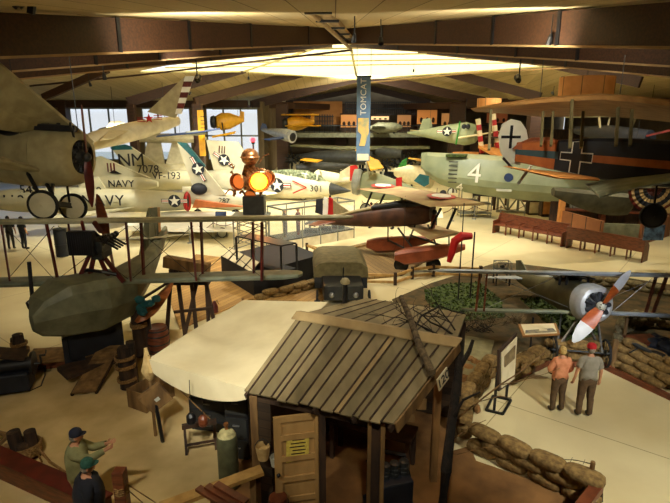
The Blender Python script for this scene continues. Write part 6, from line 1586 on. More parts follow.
shape(rp_, [(350, 166), (356, 165), (358, 167), (357, 179), (350, 181)], .12, 'red', 'rudder', 42); shape(rp_, [(340, 172), (350, 166), (350, 181), (338, 182)], .12, 'cream', 'fin', 42.1)
tubebody(rp_, (318, 178), 44, (350, 180), 42, [(0, .7, .7), (.6, .5, .5), (1, .2, .2)], 'cream', 'fuselage'); q = D(330, 182, 43); MB().tube(q, V((q.x, q.y, 0)), .08).build('gear_leg', 'dgrey', rp_)
yw = thing('yellow_winged_plane', 'yellow wing of a dark plane parked beyond the jet canopy', 'aircraft', G(312, 190))
MB().wing([(D(300, 160, 48), D(306, 158, 50), .1), (D(316, 162, 46), D(323, 160, 47.5), .14)]).build('wing', 'yellow', yw, smooth=True); MB().wing([(D(355, 150, 50), D(358, 149, 52), .1), (D(372, 163, 44), D(380, 162, 45), .1)]).build('wing', 'yellow', yw, smooth=True)
tubebody(yw, (296, 168), 49, (350, 166), 50, [(0, .3, .3), (.3, .55, .6), (1, .2, .2)], 'dgrey', 'fuselage'); q = D(312, 172, 49); MB().tube(q, V((q.x, q.y, 0)), .1).build('gear_leg', 'dgrey', yw)
# ---------------- patrol plane with star by the right centre
pp6 = thing('patrol_plane', 'grey-green plane with a star roundel and a tall tail beyond the flying boat', 'aircraft', D(440, 140, 48))
tubebody(pp6, (408, 133), 52, (477, 134), 46, [(0, .12, .1), (.25, .4, .35), (.6, .8, .78), (.85, 1.0, 1.0), (.95, .9, .85), (1, .5, .5)], 'palegreen', 'fuselage')
shape(pp6, [(419, 131), (423, 119), (431, 118), (433, 131)], .2, 'palegreen', 'fin', 51); MB().wing([(D(410, 130, 49), D(418, 131, 50), .1), (D(430, 132, 52), D(436, 131, 53), .1)]).build('tailplane', 'cream', pp6, smooth=True)
insignia(D(447, 131.5, 46.6), (1, 0, 0), (0, 0, 1), .42, pp6, local=False); MB().box(D(458, 133, 46.1), (.12, .05, 2.0), rot=Euler((0, .12, 0)).to_matrix()).build('green_band', 'green', pp6)
for x in (464, 468): mb = MB(); mb.blob(D(x, 126.5, 45.6), (.2, .1, .22)); mb.build('cockpit_window', 'navy', pp6, smooth=True)
MB().wing([(D(458, 138, 45), D(470, 136, 46), .2), (D(500, 131, 40), D(505, 130.5, 41), .08)]).build('wing', 'cream', pp6, smooth=True)
cables(pp6, [D(430, 128, 50), D(465, 123, 46.6)], 2.2)
# dark attack planes and long pale wings across the far hall
fw_ = thing('pale_winged_plane', 'dark plane with one long pale straight wing across the far hall', 'aircraft', D(370, 148, 55))
MB().wing([(D(290, 146, 56), D(296, 144, 58.5), .14), (D(340, 149, 55), D(342, 146, 58), .3), (D(430, 148.5, 55), D(430, 146, 57), .16)]).build('wing', 'hullgrey', fw_, smooth=True)
tubebody(fw_, (300, 156), 54, (372, 158), 52, [(0, .2, .2), (.3, .55, .6), (.8, .7, .75), (1, .5, .6)], 'dgrey', 'fuselage'); tubebody(fw_, (376, 152), 54, (402, 154), 53, [(0, .3, .3), (.3, .55, .6), (1, .4, .4)], 'dgrey', 'engine_nacelle')
for q in (D(320, 160, 54), D(360, 160, 53)): MB().tube(q, V((q.x, q.y, 0)), .12).build('gear_leg', 'dgrey', fw_)
fj = thing('distant_jet', 'small grey jet on the far balcony floor beyond the blue banner', 'aircraft', D(385, 127, 70))
tubebody(fj, (368, 128), 70, (402, 127), 70, [(0, .1, .1), (.3, .6, .7), (.8, .5, .6), (1, .2, .2)], 'hullgrey', 'fuselage'); MB().wing([(D(372, 127, 66), D(385, 126.5, 69), .2), (D(372, 126, 75), D(385, 126, 73), .2)]).build('wing', 'hullgrey', fj, smooth=True)
for x in (378, 394): q = D(x, 129, 70); MB().tube(q, q - V((0, 0, .6)), .12).build('gear_leg', 'black', fj)
# yellow biplanes hanging
for (x, y, Y, s, lb) in ((230, 121, 50, 1.0, 'yellow monoplane trainer hanging before the far window'), (301, 123, 58, 1.0, 'yellow biplane hanging in front of the orange lit wall')):
    root = thing('yellow_trainer', lb, 'aircraft', D(x, y, Y))
    tubebody(root, (x - 14, y + 1), Y, (x + 13, y - 1), Y + 1, [(0, .5, .55), (.2, .75, .8), (.5, .65, .75), (1, .15, .2)], 'yellow', 'fuselage')
    shape(root, [(x + 8, y - 1), (x + 11, y - 10), (x + 14, y - 9), (x + 14, y + 1)], .12, 'yellow', 'fin', Y + 1)
    mb = MB(); mb.lathe([(.5, 0), (.6, .2), (.5, .45)], D(x - 14, y + 1, Y), (-1, 0, 0), 12); mb.build('engine_cowl', 'dgrey', root)
    if Y > 55:
        MB().wing([(D(x - 20, y - 8, Y - 1), D(x - 18, y - 9, Y + 1), .12), (D(x + 18, y - 8, Y - 1), D(x + 18, y - 9, Y + 1), .12)]).build('upper_wing', 'yellow', root, smooth=True)
        for dx in (-14, 14): MB().bar(D(x + dx, y - 8, Y), D(x + dx, y + 2, Y), .1, .1).build('strut', 'dgrey', root)
        MB().wing([(D(x - 16, y + 3, Y - 1), D(x - 14, y + 2, Y + 1), .12), (D(x + 20, y + 3, Y - 1), D(x + 20, y + 2, Y + 1), .12)]).build('lower_wing', 'yellow', root, smooth=True)
    else:
        MB().wing([(D(x - 18, y + 16, Y - 3), D(x - 10, y + 14, Y - 1), .2), (D(x + 4, y + 12, Y - 3), D(x + 6, y + 10, Y - 1), .2)]).build('wing', 'yellow', root, smooth=True)
        MB().bar(D(x - 8, y + 2, Y - .5), D(x - 6, y + 13, Y - 2), .1, .1).build('strut', 'dgrey', root)
    cables(root, [D(x - 6, y - 4, Y), D(x + 8, y - 3, Y)], 3.4 if Y > 55 else 2)
sv = thing('silver_trainer', 'silver and blue plane with a black-ringed cowl hanging below the yellow biplane', 'aircraft', D(280, 136, 52))
tubebody(sv, (262, 130), 54, (291, 136), 50, [(0, .08, .12), (.5, .4, .42), (.85, .6, .6), (1, .55, .55)], 'silver', 'fuselage'); shape(sv, [(260, 130), (262, 123), (266, 124), (268, 131)], .12, 'blue', 'fin', 54); mb = MB(); mb.lathe([(.58, 0), (.6, .2), (.35, .22)], D(291, 136.5, 50), (.75, -.6, -.1), 18, cap=False); mb.build('cowl', 'silver', sv, smooth=True)
MB().lathe([(.45, 0), (.4, .25), (.1, .3)], D(291, 136.8, 50), (.75, -.6, -.1), 14).build('engine', 'black', sv); MB().wing([(D(270, 140, 47), D(262, 139, 48), .1), (D(284, 138, 50), D(276, 137, 51), .2)]).build('wing', 'blue', sv, smooth=True); cables(sv, [D(272, 131, 53), D(286, 132, 51)], 2.5)
# helicopter / plane bits in the left windows, blue swept wing
bw = thing('blue_winged_plane', 'plane with a long thin dark blue wing hanging before the yellow banner', 'aircraft', D(185, 134, 40))
MB().wing([(D(156, 137, 38), D(158, 135, 39), .06), (D(200, 132.5, 39), D(200, 131, 40), .14), (D(220, 129, 40), D(220, 128, 41), .05)]).build('wing', 'blue', bw, smooth=True); tubebody(bw, (186, 133), 39, (206, 133), 40, [(0, .1, .1), (.5, .25, .2), (1, .1, .1)], 'mgrey', 'fuselage'); cables(bw, [D(180, 135, 40.5), D(195, 134, 41)], 2.2)

# ---------------- banners, far walls, exhibits
def banner(x0, x1, y0, y1, Y, m, name, lb, cat='banner'):
    a = D(x0, y0, Y); b = D(x1, y1, Y); root = thing(name, lb, cat, V(((a.x + b.x) / 2, Y, b.z)))
    MB().box(((a.x + b.x) / 2, Y, (a.z + b.z) / 2), (b.x - a.x, .05, a.z - b.z)).build('cloth', m, root); MB().tube((a.x - .05, Y, a.z + .04), (b.x + .05, Y, a.z + .04), .05).build('rod', 'dgrey', root)
    return root, a, b
br_, a, b = banner(357, 369.5, 77, 161, 33, mat('slate_blue_banner', (96, 124, 150), (84, 110, 138), .8, 0, 2), 'tall_banner', 'tall slate-blue banner lettered TOMCAT with a yellow picture', 'banner')
xm = (a.x + b.x) / 2
text('TOMCAT', .5, (xm, 32.96, D(363, 97, 33).z), (0, 0, 1), (-1, 0, 0), 'num_white', br_, 'lettering', .005, spacing=1.05)
z0 = D(363, 118, 33).z; z1 = D(363, 146, 33).z
MB().prism([(xm - .33, 32.95, z0), (xm + .33, 32.95, z0), (xm + .33, 32.95, z0 - .9), (xm + .1, 32.95, z1), (xm - .25, 32.95, z1), (xm - .1, 32.95, z0 - 1.0), (xm - .33, 32.95, z0 - .8)], (0, -.01, 0)).build('picture', mat('yellow_map_picture', (222, 176, 84), (150, 150, 110), .7, 0, 3), br_)
zb = D(363, 157, 33).z; MB().box((xm, 32.95, zb), (.7, .02, .4)).build('footer', 'paperwhite', br_)
text('---', .4, (xm, 32.93, zb), (1, 0, 0), (0, 0, 1), 'num_black', br_, 'footer_lines', .004) if False else None
cables(br_, [(a.x, 33, a.z), (b.x, 33, a.z)], 2.1)
yb, a, b = banner(197, 206, 110, 156, 41, 'yellow', 'yellow_banner', 'narrow yellow banner with black letters beside the column', 'banner')
text('AIRSHOW', .5, ((a.x + b.x) / 2 + .1, 40.95, D(201, 124, 41).z), (0, 0, 1), (-1, 0, 0), 'num_black', yb, 'lettering', .005) if False else text('IIIII', .5, ((a.x + b.x) / 2 + .15, 40.95, D(201, 124, 41).z), (0, 0, -1), (1, 0, 0), 'num_black', yb, 'marks', .005, spacing=1.6)
cables(yb, [((a.x + b.x) / 2, 41, a.z)], 1)
# orange drums hanging from the roof
for (x0_, x1_, y0_, y1_, Y, lb) in ((573, 624, 75, 98, 24, 'large orange drum-shaped shade hanging above the right wing'), (481, 504, 98, 112, 34, 'smaller orange drum-shaped shade hanging left of the large one')):
    a = D(x0_, y0_, Y); b = D(x1_, y1_, Y); r_ = (b.x - a.x) / 2; c = V(((a.x + b.x) / 2, Y + r_, b.z)); root = thing('drum_shade', lb, 'lamp shade', c)
    MB().lathe([(r_, 0), (r_, a.z - b.z), (r_ - .04, a.z - b.z), (r_ - .04, 0)], c, n=32, cap=False).build('shade', mat('orange_drum_fabric', (216, 154, 90), (198, 136, 74), .8, 0, 2, emit=None), root, smooth=True)
    for k in range(8): t = k * .785 + .2; MB().bar(c + V((math.cos(t) * r_, math.sin(t) * r_, 0)), c + V((math.cos(t) * r_, math.sin(t) * r_, a.z - b.z)), .03, .03, (0, 1, 0)).build('seam', 'wood', root)
    MB().tube(c + V((0, 0, a.z - b.z)), c + V((0, 0, a.z - b.z + .35)), .02).build('suspension_cable', 'dgrey', root)
    MB().box(c + V((0, 0, a.z - b.z)), (r_ * 2, .05, .04)).build('spider', 'dgrey', root)
    ld = bpy.data.lights.new('drum_lamp', 'POINT'); ld.energy = 60 if Y < 30 else 90; ld.color = (1, .6, .25); ld.shadow_soft_size = .2; lo = bpy.data.objects.new('drum_lamp', ld); COL.objects.link(lo); lo.parent = root; lo.location = (0, -r_ - 1.6, -.9) if False else (0, 0, .3)
# balcony, lit displays
bal = struct(MB().box((9, 78, D(350, 133, 74).z - .3), (33, 8, .6)).build('balcony_floor', 'hullgrey'))
rlp = MB(); zz = D(350, 133, 74).z
for k in range(46): rlp.box((-7.2 + k * .72, 74.1, zz + .5), (.06, .06, 1.0))
rlp.box((9, 74.1, zz + 1.0), (33, .1, .1)); tag(rlp.build('balcony_railing', 'dgrey'), 'dark railing along the far balcony', 'railing')
WALLY = 82
o1 = struct(MB().box((D(318, 118, WALLY).x, WALLY, D(318, 113, WALLY).z), (D(343, 1, WALLY).x - D(292, 1, WALLY).x, .2, 3.4)).build('wall_panel_far', mat('amber_lit_wall', (190, 134, 72), (164, 108, 52), .8, 0, .4)), 'amber wall panel above the far balcony')
gr_ = MB()
for k in range(12): gr_.box((D(304 + 2.6 * k, 120, 81).x, 81, D(315, 121, 81).z), (.12, .1, 1.9))
for k in (0, 1): gr_.box((D(304 + 28.6 * k, 120, 81).x, 81, (D(315, 121, 81).z - .9 + zz) / 2), (.12, .1, D(315, 121, 81).z - .9 - zz))
for z in (116.5, 121, 125.5): gr_.box((D(318.5, 120, 81).x, 81, D(318, z, 81).z), (4.7, .1, .12))
tag(gr_.build('lattice_screen', 'dgrey'), 'dark lattice screen before the amber far wall', 'screen')
gp_ = MB(); zA, zB = D(400, 102, 79).z, D(400, 114.5, 79).z
for k in range(44): gp_.box((D(346, 1, 80).x + k * .27, 80, (zA + zB) / 2), (.08, .1, zA - zB))
for t in (0, .5, 1): gp_.box((D(346, 1, 80).x + 6, 80, zB + (zA - zB) * t), (12, .1, .12))
tag(gp_.build('dark_grille', 'navy'), 'dark blue slatted grille under the far gable', 'grille')
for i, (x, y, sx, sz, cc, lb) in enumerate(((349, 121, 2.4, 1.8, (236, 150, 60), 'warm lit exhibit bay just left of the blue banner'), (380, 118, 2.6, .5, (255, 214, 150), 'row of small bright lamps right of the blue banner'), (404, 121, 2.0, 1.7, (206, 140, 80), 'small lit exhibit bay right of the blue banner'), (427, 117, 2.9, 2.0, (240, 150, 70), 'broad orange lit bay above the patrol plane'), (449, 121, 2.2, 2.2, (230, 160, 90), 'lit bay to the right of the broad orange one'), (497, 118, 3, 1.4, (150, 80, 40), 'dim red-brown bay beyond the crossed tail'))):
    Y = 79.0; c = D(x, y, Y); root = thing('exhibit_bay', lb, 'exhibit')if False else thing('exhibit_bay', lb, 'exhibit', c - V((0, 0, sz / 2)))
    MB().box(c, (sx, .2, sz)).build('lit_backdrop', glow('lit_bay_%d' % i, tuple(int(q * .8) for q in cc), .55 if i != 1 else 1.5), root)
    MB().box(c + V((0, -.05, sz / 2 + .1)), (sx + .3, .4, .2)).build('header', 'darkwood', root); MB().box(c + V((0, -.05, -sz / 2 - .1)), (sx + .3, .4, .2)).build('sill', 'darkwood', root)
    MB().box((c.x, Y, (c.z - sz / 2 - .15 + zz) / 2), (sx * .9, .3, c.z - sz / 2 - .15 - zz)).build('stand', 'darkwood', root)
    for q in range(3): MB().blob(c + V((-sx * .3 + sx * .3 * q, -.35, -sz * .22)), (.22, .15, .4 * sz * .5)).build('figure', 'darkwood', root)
# partition ceiling-high dark back wall zones on the right
for (x0_, x1_, yy, Y, hz, lb) in ((470, 580, 150, 62, 5.2, 'dark red-brown partition wall beyond the flying boat'), (560, 720, 150, 52, D(594, 145, 52).z, 'tan partition wall behind the hanging fighter')):
    a = D(x0_, yy, Y); b = D(x1_, yy, Y); struct(MB().box(((a.x + b.x) / 2, Y, hz / 2), (b.x - a.x, .3, hz)).build('partition_wall', 'darkwood' if Y > 55 else wallm), lb)
# red-striped exhibit gantry pair
for x, yt, lb in ((480, 119, 'red and cream slanted gantry post on the left of the yellow platform'), (495, 114, 'red and cream slanted gantry post on the right of the yellow platform')):
    root = thing('gantry_post', lb, 'post', D(x, 160, 40)); 
    for k in range(6):
        t = k / 6; p = D(x + (4 - 4 * t if x == 480 else 4 - 5 * t) * -1 + 2, yt + 34 * t, 40); q = D(x + (4 - 4 * (t + 1 / 6)) * -1 + 2, yt + 34 * (t + 1 / 6), 40); MB().bar(p, q, .3, .3).build('stripe', 'red' if k % 2 else 'paperwhite', root)
    q = D(x + 2, yt + 34, 40); MB().bar(q, V((q.x, q.y, 0)), .2, .2, (0, 1, 0)).build('foot', 'darkwood', root)
pl = thing('yellow_platform', 'amber wooden platform under the striped gantry posts', 'platform', D(492, 155, 40)); c = D(492, 152, 40)
MB().prism([D(478, 148, 40), D(500, 160, 37), D(514, 152, 40), D(494, 146, 43)], (0, 0, .2)).build('deck', 'orangelit', pl); MB().lathe([(.7, 0), (.7, .1), (.1, .12), (.1, 1.0), (.6, 1.05), (.6, 1.15)], c, n=16).build('turntable', 'darkwood', pl)
for q in (D(482, 149, 40), D(498, 158, 38), D(510, 152, 40)): MB().tube(q, V((q.x, q.y, 0)), .1).build('leg', 'darkwood', pl)
lp = thing('low_amber_panel', 'low amber boarded panel left of the yellow platform', 'panel', G(462, 175)); a = D(453, 153, 44); b = D(478, 157, 44); MB().box(((a.x + b.x) / 2, 44, (a.z + b.z) / 2), (b.x - a.x, .2, .5)).build('board', 'orangelit', lp)
for x in (455, 476): q = D(x, 157, 44); MB().tube(q, V((q.x, q.y, 0)), .08).build('leg', 'darkwood', lp)
# small aircraft behind the hanging wing at right
hx = thing('white_strutted_plane', 'pale plane with splayed white struts behind the hanging upper wing', 'aircraft', D(615, 142, 30))
MB().wing([(D(565, 117, 31), D(566, 115, 32.5), .1), (D(670, 116, 27), D(672, 114, 28.5), .1)]).build('upper_wing', 'wingtop', hx, smooth=True); MB().wing([(D(590, 148, 29), D(592, 146, 31), .12), (D(640, 147, 26.8), D(638, 145, 28.8), .1)]).build('lower_wing', 'wingtop', hx, smooth=True)
for a, b in (((599, 117), (602, 146)), ((620, 127), (624, 146)), ((610, 117), (603, 146)), ((636, 117), (624, 146))): MB().bar(D(*a, 29.5), D(*b, 29), .07, .1).build('strut', 'cream', hx)
tubebody(hx, (575, 130), 31, (650, 140), 27, [(0, .15, .2), (.5, .45, .5), (1, .5, .5)], 'navy', 'fuselage'); MB().bar(D(642, 137, 27), D(680, 128, 26), .12, .1).build('red_boom', 'redstrut', hx); cables(hx, [D(590, 116, 31), D(650, 115, 28)], 1.5)
bk2_ = thing('bicycle', 'small dark bicycle on the ledge behind the hanging fighter', 'bicycle', D(594, 146, 52))
for x in (590.5, 598): spoked(bk2_, D(x, 143, 52), (0, 1, 0), .32)
mb = MB(); mb.path([D(590.5, 143, 52), D(593, 139.5, 52), D(597, 139.5, 52), D(598, 143, 52)], .03); mb.path([D(593, 139.5, 52), D(594.5, 143, 52), D(597, 139.5, 52)], .03); mb.build('frame', 'black', bk2_)
# dark barrel stand at left and little info stand
db_ = thing('blue_drum', 'tall dark blue drum standing on the far left floor', 'drum', G(63, 256)); p = G(63, 256)
MB().lathe([(.28, 0), (.3, .04), (.3, .6), (.32, .62), (.3, .64), (.3, 1.3), (.26, 1.34)], p, n=20).build('drum', mat('dark_blue_drum', (30, 36, 46), (20, 24, 32), .6), db_, smooth=True)
MB().lathe([(.3, 1.34), (.3, 1.4), (.12, 1.44)], p, n=20).build('lid', 'dgrey', db_)
ist = thing('reader_stand', 'small slanted reader board on a white frame near the orange nose fairing', 'sign', G(222, 236)); p = G(222, 236)
MB().box(p + V((0, 0, 1.25)), (.62, .05, .4), rot=Euler((-.5, 0, 0)).to_matrix()).build('board', 'blue', ist)
for s in (-.26, .26): MB().bar(p + V((s, 0, 0)), p + V((s, 0, 1.15)), .04, .04, (0, 1, 0)).build('leg', 'lgrey', ist)
MB().box(p + V((0, 0, .03)), (.7, .4, .05)).build('foot', 'mgrey', ist)
# wires and tall display posts by the centre-right (thin aerial)
tn = G(403, 268); am = thing('aerial_mast', 'very thin lattice aerial mast beside the floatplane wing', 'mast', tn); MB().tube(tn, V((tn.x, tn.y, D(403, 196, tn.y).z)), .02, .01).build('mast', 'dgrey', am)

# rope stanchions around the exhibits
def stanchions(pxs, label, group, rope='redstrut'):
    pts = [G(*p) for p in pxs]
    for k, p in enumerate(pts):
        o = thing('rope_stanchion', label, 'stanchion', p, group=group)
        MB().lathe([(.16, 0), (.15, .03), (.03, .05), (.025, .9), (.045, .93), (.01, .98)], p, n=10).build('post', 'steel', o, smooth=True)
    for a, b in zip(pts, pts[1:]):
        tag(MB().path([a + V((0, 0, .88)), a.lerp(b, .25) + V((0, 0, .68)), a.lerp(b, .5) + V((0, 0, .62)), a.lerp(b, .75) + V((0, 0, .68)), b + V((0, 0, .88))], .02).build('barrier_rope', rope, smooth=True), 'sagging barrier rope between the ' + label.split(' ', 1)[1], 'rope', 'barrier ropes, ' + group)
stanchions([(432, 224), (452, 221), (474, 219), (500, 220), (524, 218)], 'steel stanchion in the row before the flying boat hull', 'stanchions before the flying boat hull')
stanchions([(362, 214), (380, 212), (398, 210), (416, 208)], 'steel stanchion in the row before the silver biplane', 'stanchions before the silver biplane')
stanchions([(266, 236), (240, 234), (214, 238), (190, 243)], 'steel stanchion in the row left of the glass case', 'stanchions left of the glass case')
for (x, y, lb) in ((436, 231, 'small slanted reader board behind the windsock'), (350, 224, 'small slanted reader board behind the floatplane rudder'), (455, 209, 'small slanted reader board under the flying boat bow')):
    p = G(x, y); o = thing('reader_stand', lb, 'sign', p)
    MB().box(p + V((0, 0, 1.0)), (.7, .05, .45), rot=Euler((-.7, 0, 0)).to_matrix()).build('board', 'paperwhite', o); MB().bar(p, p + V((0, .02, .95)), .06, .06, (0, 1, 0)).build('post', 'dgrey', o); MB().box(p + V((0, 0, .02)), (.4, .35, .04)).build('foot', 'dgrey', o)

# dark engines and airframes crowded beyond the jet nose
rnd = random.Random(12)
for k in range(11):
    x = 292 + k * 13.5 + rnd.uniform(-4, 4); y = 168 + rnd.uniform(-2, 3); p = G(x, y + 8)
    lb = ('dark radial engine exhibit in the crowded row beyond the jets, number row place %s' % ['first', 'second', 'third', 'fourth', 'fifth', 'sixth', 'seventh', 'eighth', 'ninth', 'tenth', 'eleventh'][k]).replace('number row place ', '') + ' from left'
    o = thing('display_engine', lb, 'engine', p, group='dark engines beyond the jets')
    h = rnd.uniform(1.4, 2.3); MB().box(p + V((0, 0, .35)), (1.3, .9, .7)).build('stand', 'navy' if k % 3 else 'olive', o)
    c = p + V((0, 0, h)); mb = MB()
    for q in range(9): a = q * .698; mb.lathe([(.12, .2), (.12, .6), (.08, .75)], c, (math.cos(a), -.15, math.sin(a)), 7)
    mb.build('cylinders', 'black' if k % 2 else 'dgrey', o); MB().lathe([(.3, -.4), (.36, 0), (.2, .5)], c, (0, -1, 0), 12).build('crankcase', 'dgrey', o, smooth=True); MB().tube(p + V((0, .3, .6)), c + V((0, .3, 0)), .12).build('mount', 'dgrey', o)
# ================================================================== people
def skin_mesh(name, joints, links, radii, root=0, sub=2):
    me = bpy.data.meshes.new(name); me.from_pydata([tuple(j) for j in joints], links, [])
    o = bpy.data.objects.new(name, me); COL.objects.link(o)
    sk = o.modifiers.new('skin', 'SKIN'); sk.use_smooth_shade = True
    lay = me.skin_vertices[0].data if me.skin_vertices else None
    if lay is None:
        import bmesh
        bm = bmesh.new(); bm.from_mesh(me); bm.verts.layers.skin.verify(); bm.to_mesh(me); bm.free(); lay = me.skin_vertices[0].data
    for i, r_ in enumerate(radii):
        lay[i].radius = r_ if hasattr(r_, '__len__') else (r_, r_); lay[i].use_root = (i == root)
    if sub: s = o.modifiers.new('sub', 'SUBSURF'); s.levels = sub; s.render_levels = sub
    dg = bpy.context.evaluated_depsgraph_get(); dg.update()
    m2 = bpy.data.meshes.new_from_object(o.evaluated_get(dg)); bpy.data.objects.remove(o)
    return m2
def hand_pts(w, d, side, pn, curl=.35):
    """palm and five bent fingers from wrist w along d; side = thumb direction"""
    d = V(d).normalized(); side = V(side); side = (side - d * side.dot(d)).normalized(); pn = d.cross(side)
    J = [w, w + d * .045, w + d * .085]; Rr = [.024, (.036, .02), (.036, .018)]; Lk = [(0, 1), (1, 2)]
    for k, (o, L_) in enumerate(((.03, .07), (.01, .078), (-.01, .072), (-.03, .056))):
        b = w + d * .09 + side * o; m1 = b + (d * math.cos(curl) - pn * math.sin(curl)) * L_ * .5; m2 = m1 + (d * math.cos(curl * 2.2) - pn * math.sin(curl * 2.2)) * L_ * .5
        i = len(J); J += [b, m1, m2]; Rr += [.0095, .009, .007]; Lk += [(2, i), (i, i + 1), (i + 1, i + 2)]
    i = len(J); b = w + d * .035 + side * .035; J += [b, b + (d + side * .9).normalized() * .035, b + (d + side * .5).normalized() * .065]; Rr += [.012, .011, .008]; Lk += [(1, i), (i, i + 1), (i + 1, i + 2)]
    return J, Rr, Lk
def person(label, loc, yaw, h=1.75, shirt='lgrey', pants='olive', hair=None, cap=None, capcol='red', female=False, arms=None, stout=1.0, look=0., shoe='black', sleeve=.45, collar=False, cat='person'):
    """figure facing local +y; returns its root"""
    s = h / 1.75
    root = thing('person', label, cat, loc, (0, 0, yaw))
    J = []; Rr = []; Lk = []
    def add(p, r_, par=None):
        J.append(V(p) * s); Rr.append(r_ if hasattr(r_, '__len__') else (r_, r_)); i = len(J) - 1
        if par is not None: Lk.append((par, i))
        return i
    k = stout; wsh = (.165 if not female else .15) * (1 + (stout - 1) * .45)
    pel = add((0, 0, .95), (.155 * k, .115 * k)); wai = add((0, .0, 1.1), (.148 * k, .115 * k), pel); che = add((0, .0, 1.28), (.165 * k, .118 * k), wai); upc = add((0, -.01, 1.4), (.13, .09), che); nk = add((0, 0, 1.49), .055, upc); hd0 = add((0, .02, 1.56), .06, nk)
    legs = []
    for sx in (-1, 1):
        hip = add((sx * .09, 0, .88), .092 * (1 + (k - 1) * .6), pel); kn = add((sx * .1, .015, .48), .062, hip); an = add((sx * .105, -.02, .09), .042, kn); ft = add((sx * .115, .06, .045), (.042, .036), an); toe = add((sx * .125, .16, .035), (.035, .025), ft)
    hands = []
    default = {-1: ((-.25, -.01, 1.14), (-.27, .05, .9)), 1: ((.25, -.01, 1.14), (.27, .05, .9))}
    arms = arms or default
    for sx in (-1, 1):
        sh = add((sx * wsh, -.005, 1.41), .062, upc); el, wr = arms.get(sx, default[sx])
        e = add(el, .045, sh); w_ = add(wr, .028, e); hands.append((sx, V(el) * s, V(wr) * s))
        d = (V(wr) - V(el)).normalized(); side = V((0, 1, 0)) if abs(d.y) < .7 else V((0, 0, 1))
        HJ, HR, HL = hand_pts(V(wr), d, side, None, .45)
        base = len(J)
        for q, r_ in zip(HJ[1:], HR[1:]): J.append(q * s); Rr.append(r_ if hasattr(r_, '__len__') else (r_, r_))
        for a, b in HL: Lk.append((w_ if a == 0 else base + a - 1, base + b - 1))
    me = skin_mesh('body', J, Lk, [(a * s, b * s) for a, b in Rr], 0, 1)
    # head joined into the same mesh
    hc = V((0, .035, 1.64)) * s; rot = Euler((0.0, 0, look)).to_matrix(); mb = MB()
    n = 20; m_ = 14; rs = []
    for a in range(m_ + 1):
        ph = -math.pi / 2 + math.pi * a / m_; z = math.sin(ph); ca = max(math.cos(ph), .02); ring = []
        for i in range(n):
            t = 2 * math.pi * i / n; x, y = math.cos(t) * ca, math.sin(t) * ca
            rx, ry, rz = .075, .095, .118
            if z < 0: rx *= 1 + z * .22; ry *= 1 + z * .12
            p = V((x * rx, y * ry, z * rz))
            fr_ = max(0, y)
            if abs(x) < .28 and fr_ > .6 and -.45 < z < .08: p.y += .022 * (1 - abs(x) / .28) * (1 - abs(z + .22) / .32 if abs(z + .22) < .32 else 0)   # nose
            if fr_ > .6 and .1 < z < .3 and .2 < abs(x) < .6: p.y -= .008
            if fr_ > .6 and -.62 < z < -.5 and abs(x) < .3: p.y += .006
            ring.append(hc + rot @ (p * s))
        rs.append(ring)
    mb.rings(rs)
    for sx in (-1, 1): mb.blob(hc + rot @ (V((sx * .078, -.005, -.005)) * s), (.012 * s, .022 * s, .034 * s), 8, 6)
    vs = [v.co.copy() for v in me.vertices]; fs = [tuple(p.vertices) for p in me.polygons]
    body = MB(); body.add(vs, fs); body.add(mb.v, mb.f); bo = body.build('body', 'skin', root, local=True, smooth=True, autosm=180)
    # eyes and mouth
    ey = MB()
    for sx in (-1, 1): ey.blob(hc + rot @ (V((sx * .028, .083, .012)) * s), (.011 * s, .006 * s, .007 * s), 8, 6)
    ey.build('eyes', 'num_black', root, local=True, smooth=True)
    mo = MB(); mo.blob(hc + rot @ (V((0, .088, -.06)) * s), (.02 * s, .006 * s, .005 * s), 8, 4); mo.build('mouth', 'redwood', root, local=True)
    # clothes: body faces pushed outward
    nor = [v.normal.copy() for v in me.vertices]
    segs = []
    def cloth(name, test, off, m, flare=None):
        keep = [f for f in fs if all(test(vs[i]) for i in f)]; used = sorted({i for f in keep for i in f}); mp_ = {o: i for i, o in enumerate(used)}
        if not keep: return None
        c = MB(); pts = []
        for i in used:
            p = vs[i] + nor[i] * off * s
            if flare: p = flare(p)
            pts.append(p)
        c.add(pts, [tuple(mp_[i] for i in f) for f in keep]); o = c.build(name, m, root, local=True, smooth=True, autosm=180)
        so_ = o.modifiers.new('solid', 'SOLIDIFY'); so_.thickness = .01 * s; so_.offset = 1
        return o
    def arm_t(p):
        """how far along an arm a point is (0 shoulder, 1 elbow, 2 wrist), or None when it is on the trunk"""
        best = None
        for sx, el, wr in hands:
            sh = V((sx * wsh, 0, 1.41)) * s
            for a, b, o in ((sh, el, 0), (el, wr, 1), (wr, wr + (wr - el).normalized() * .2, 2)):
                t = max(0, min(1, (p - a).dot(b - a) / (b - a).length_squared)); dd = (p - a.lerp(b, t)).length
                if best is None or dd < best[0]: best = (dd, o + t)
        trunk = abs(p.x) < .16 * s * k and p.z > .8 * s and p.z < 1.5 * s and abs(p.y) < .16 * s * k
        trunk2 = abs(p.x) < .19 * s * (1 + (k - 1) * .8) and abs(p.y) < .15 * s * k and p.z < 1.38 * s
        return (None if (best[0] > .085 * s or trunk2 or (trunk and best[1] < .35)) else best[1])
    SL = sleeve * 2 if sleeve < 1 else sleeve
    def is_shirt(p):
        t = arm_t(p)
        if t is not None: return t < SL
        return .9 * s < p.z < 1.49 * s or (1.4 * s < p.z < 1.6 * s and math.hypot(p.x, p.y) > .078 * s)
    cloth('trousers', lambda p: .07 * s < p.z < 1.06 * s and (arm_t(p) is None or abs(p.x) < .17 * s), .014, pants, (lambda p: V((p.x + math.copysign(.012, p.x) * (1 if p.z < .5 * s else 0), p.y, p.z)) if p.z < .45 * s else p))
    cloth('shirt', is_shirt, .018, shirt)
    cloth('shoes', lambda p: p.z < .1 * s, .008, shoe)
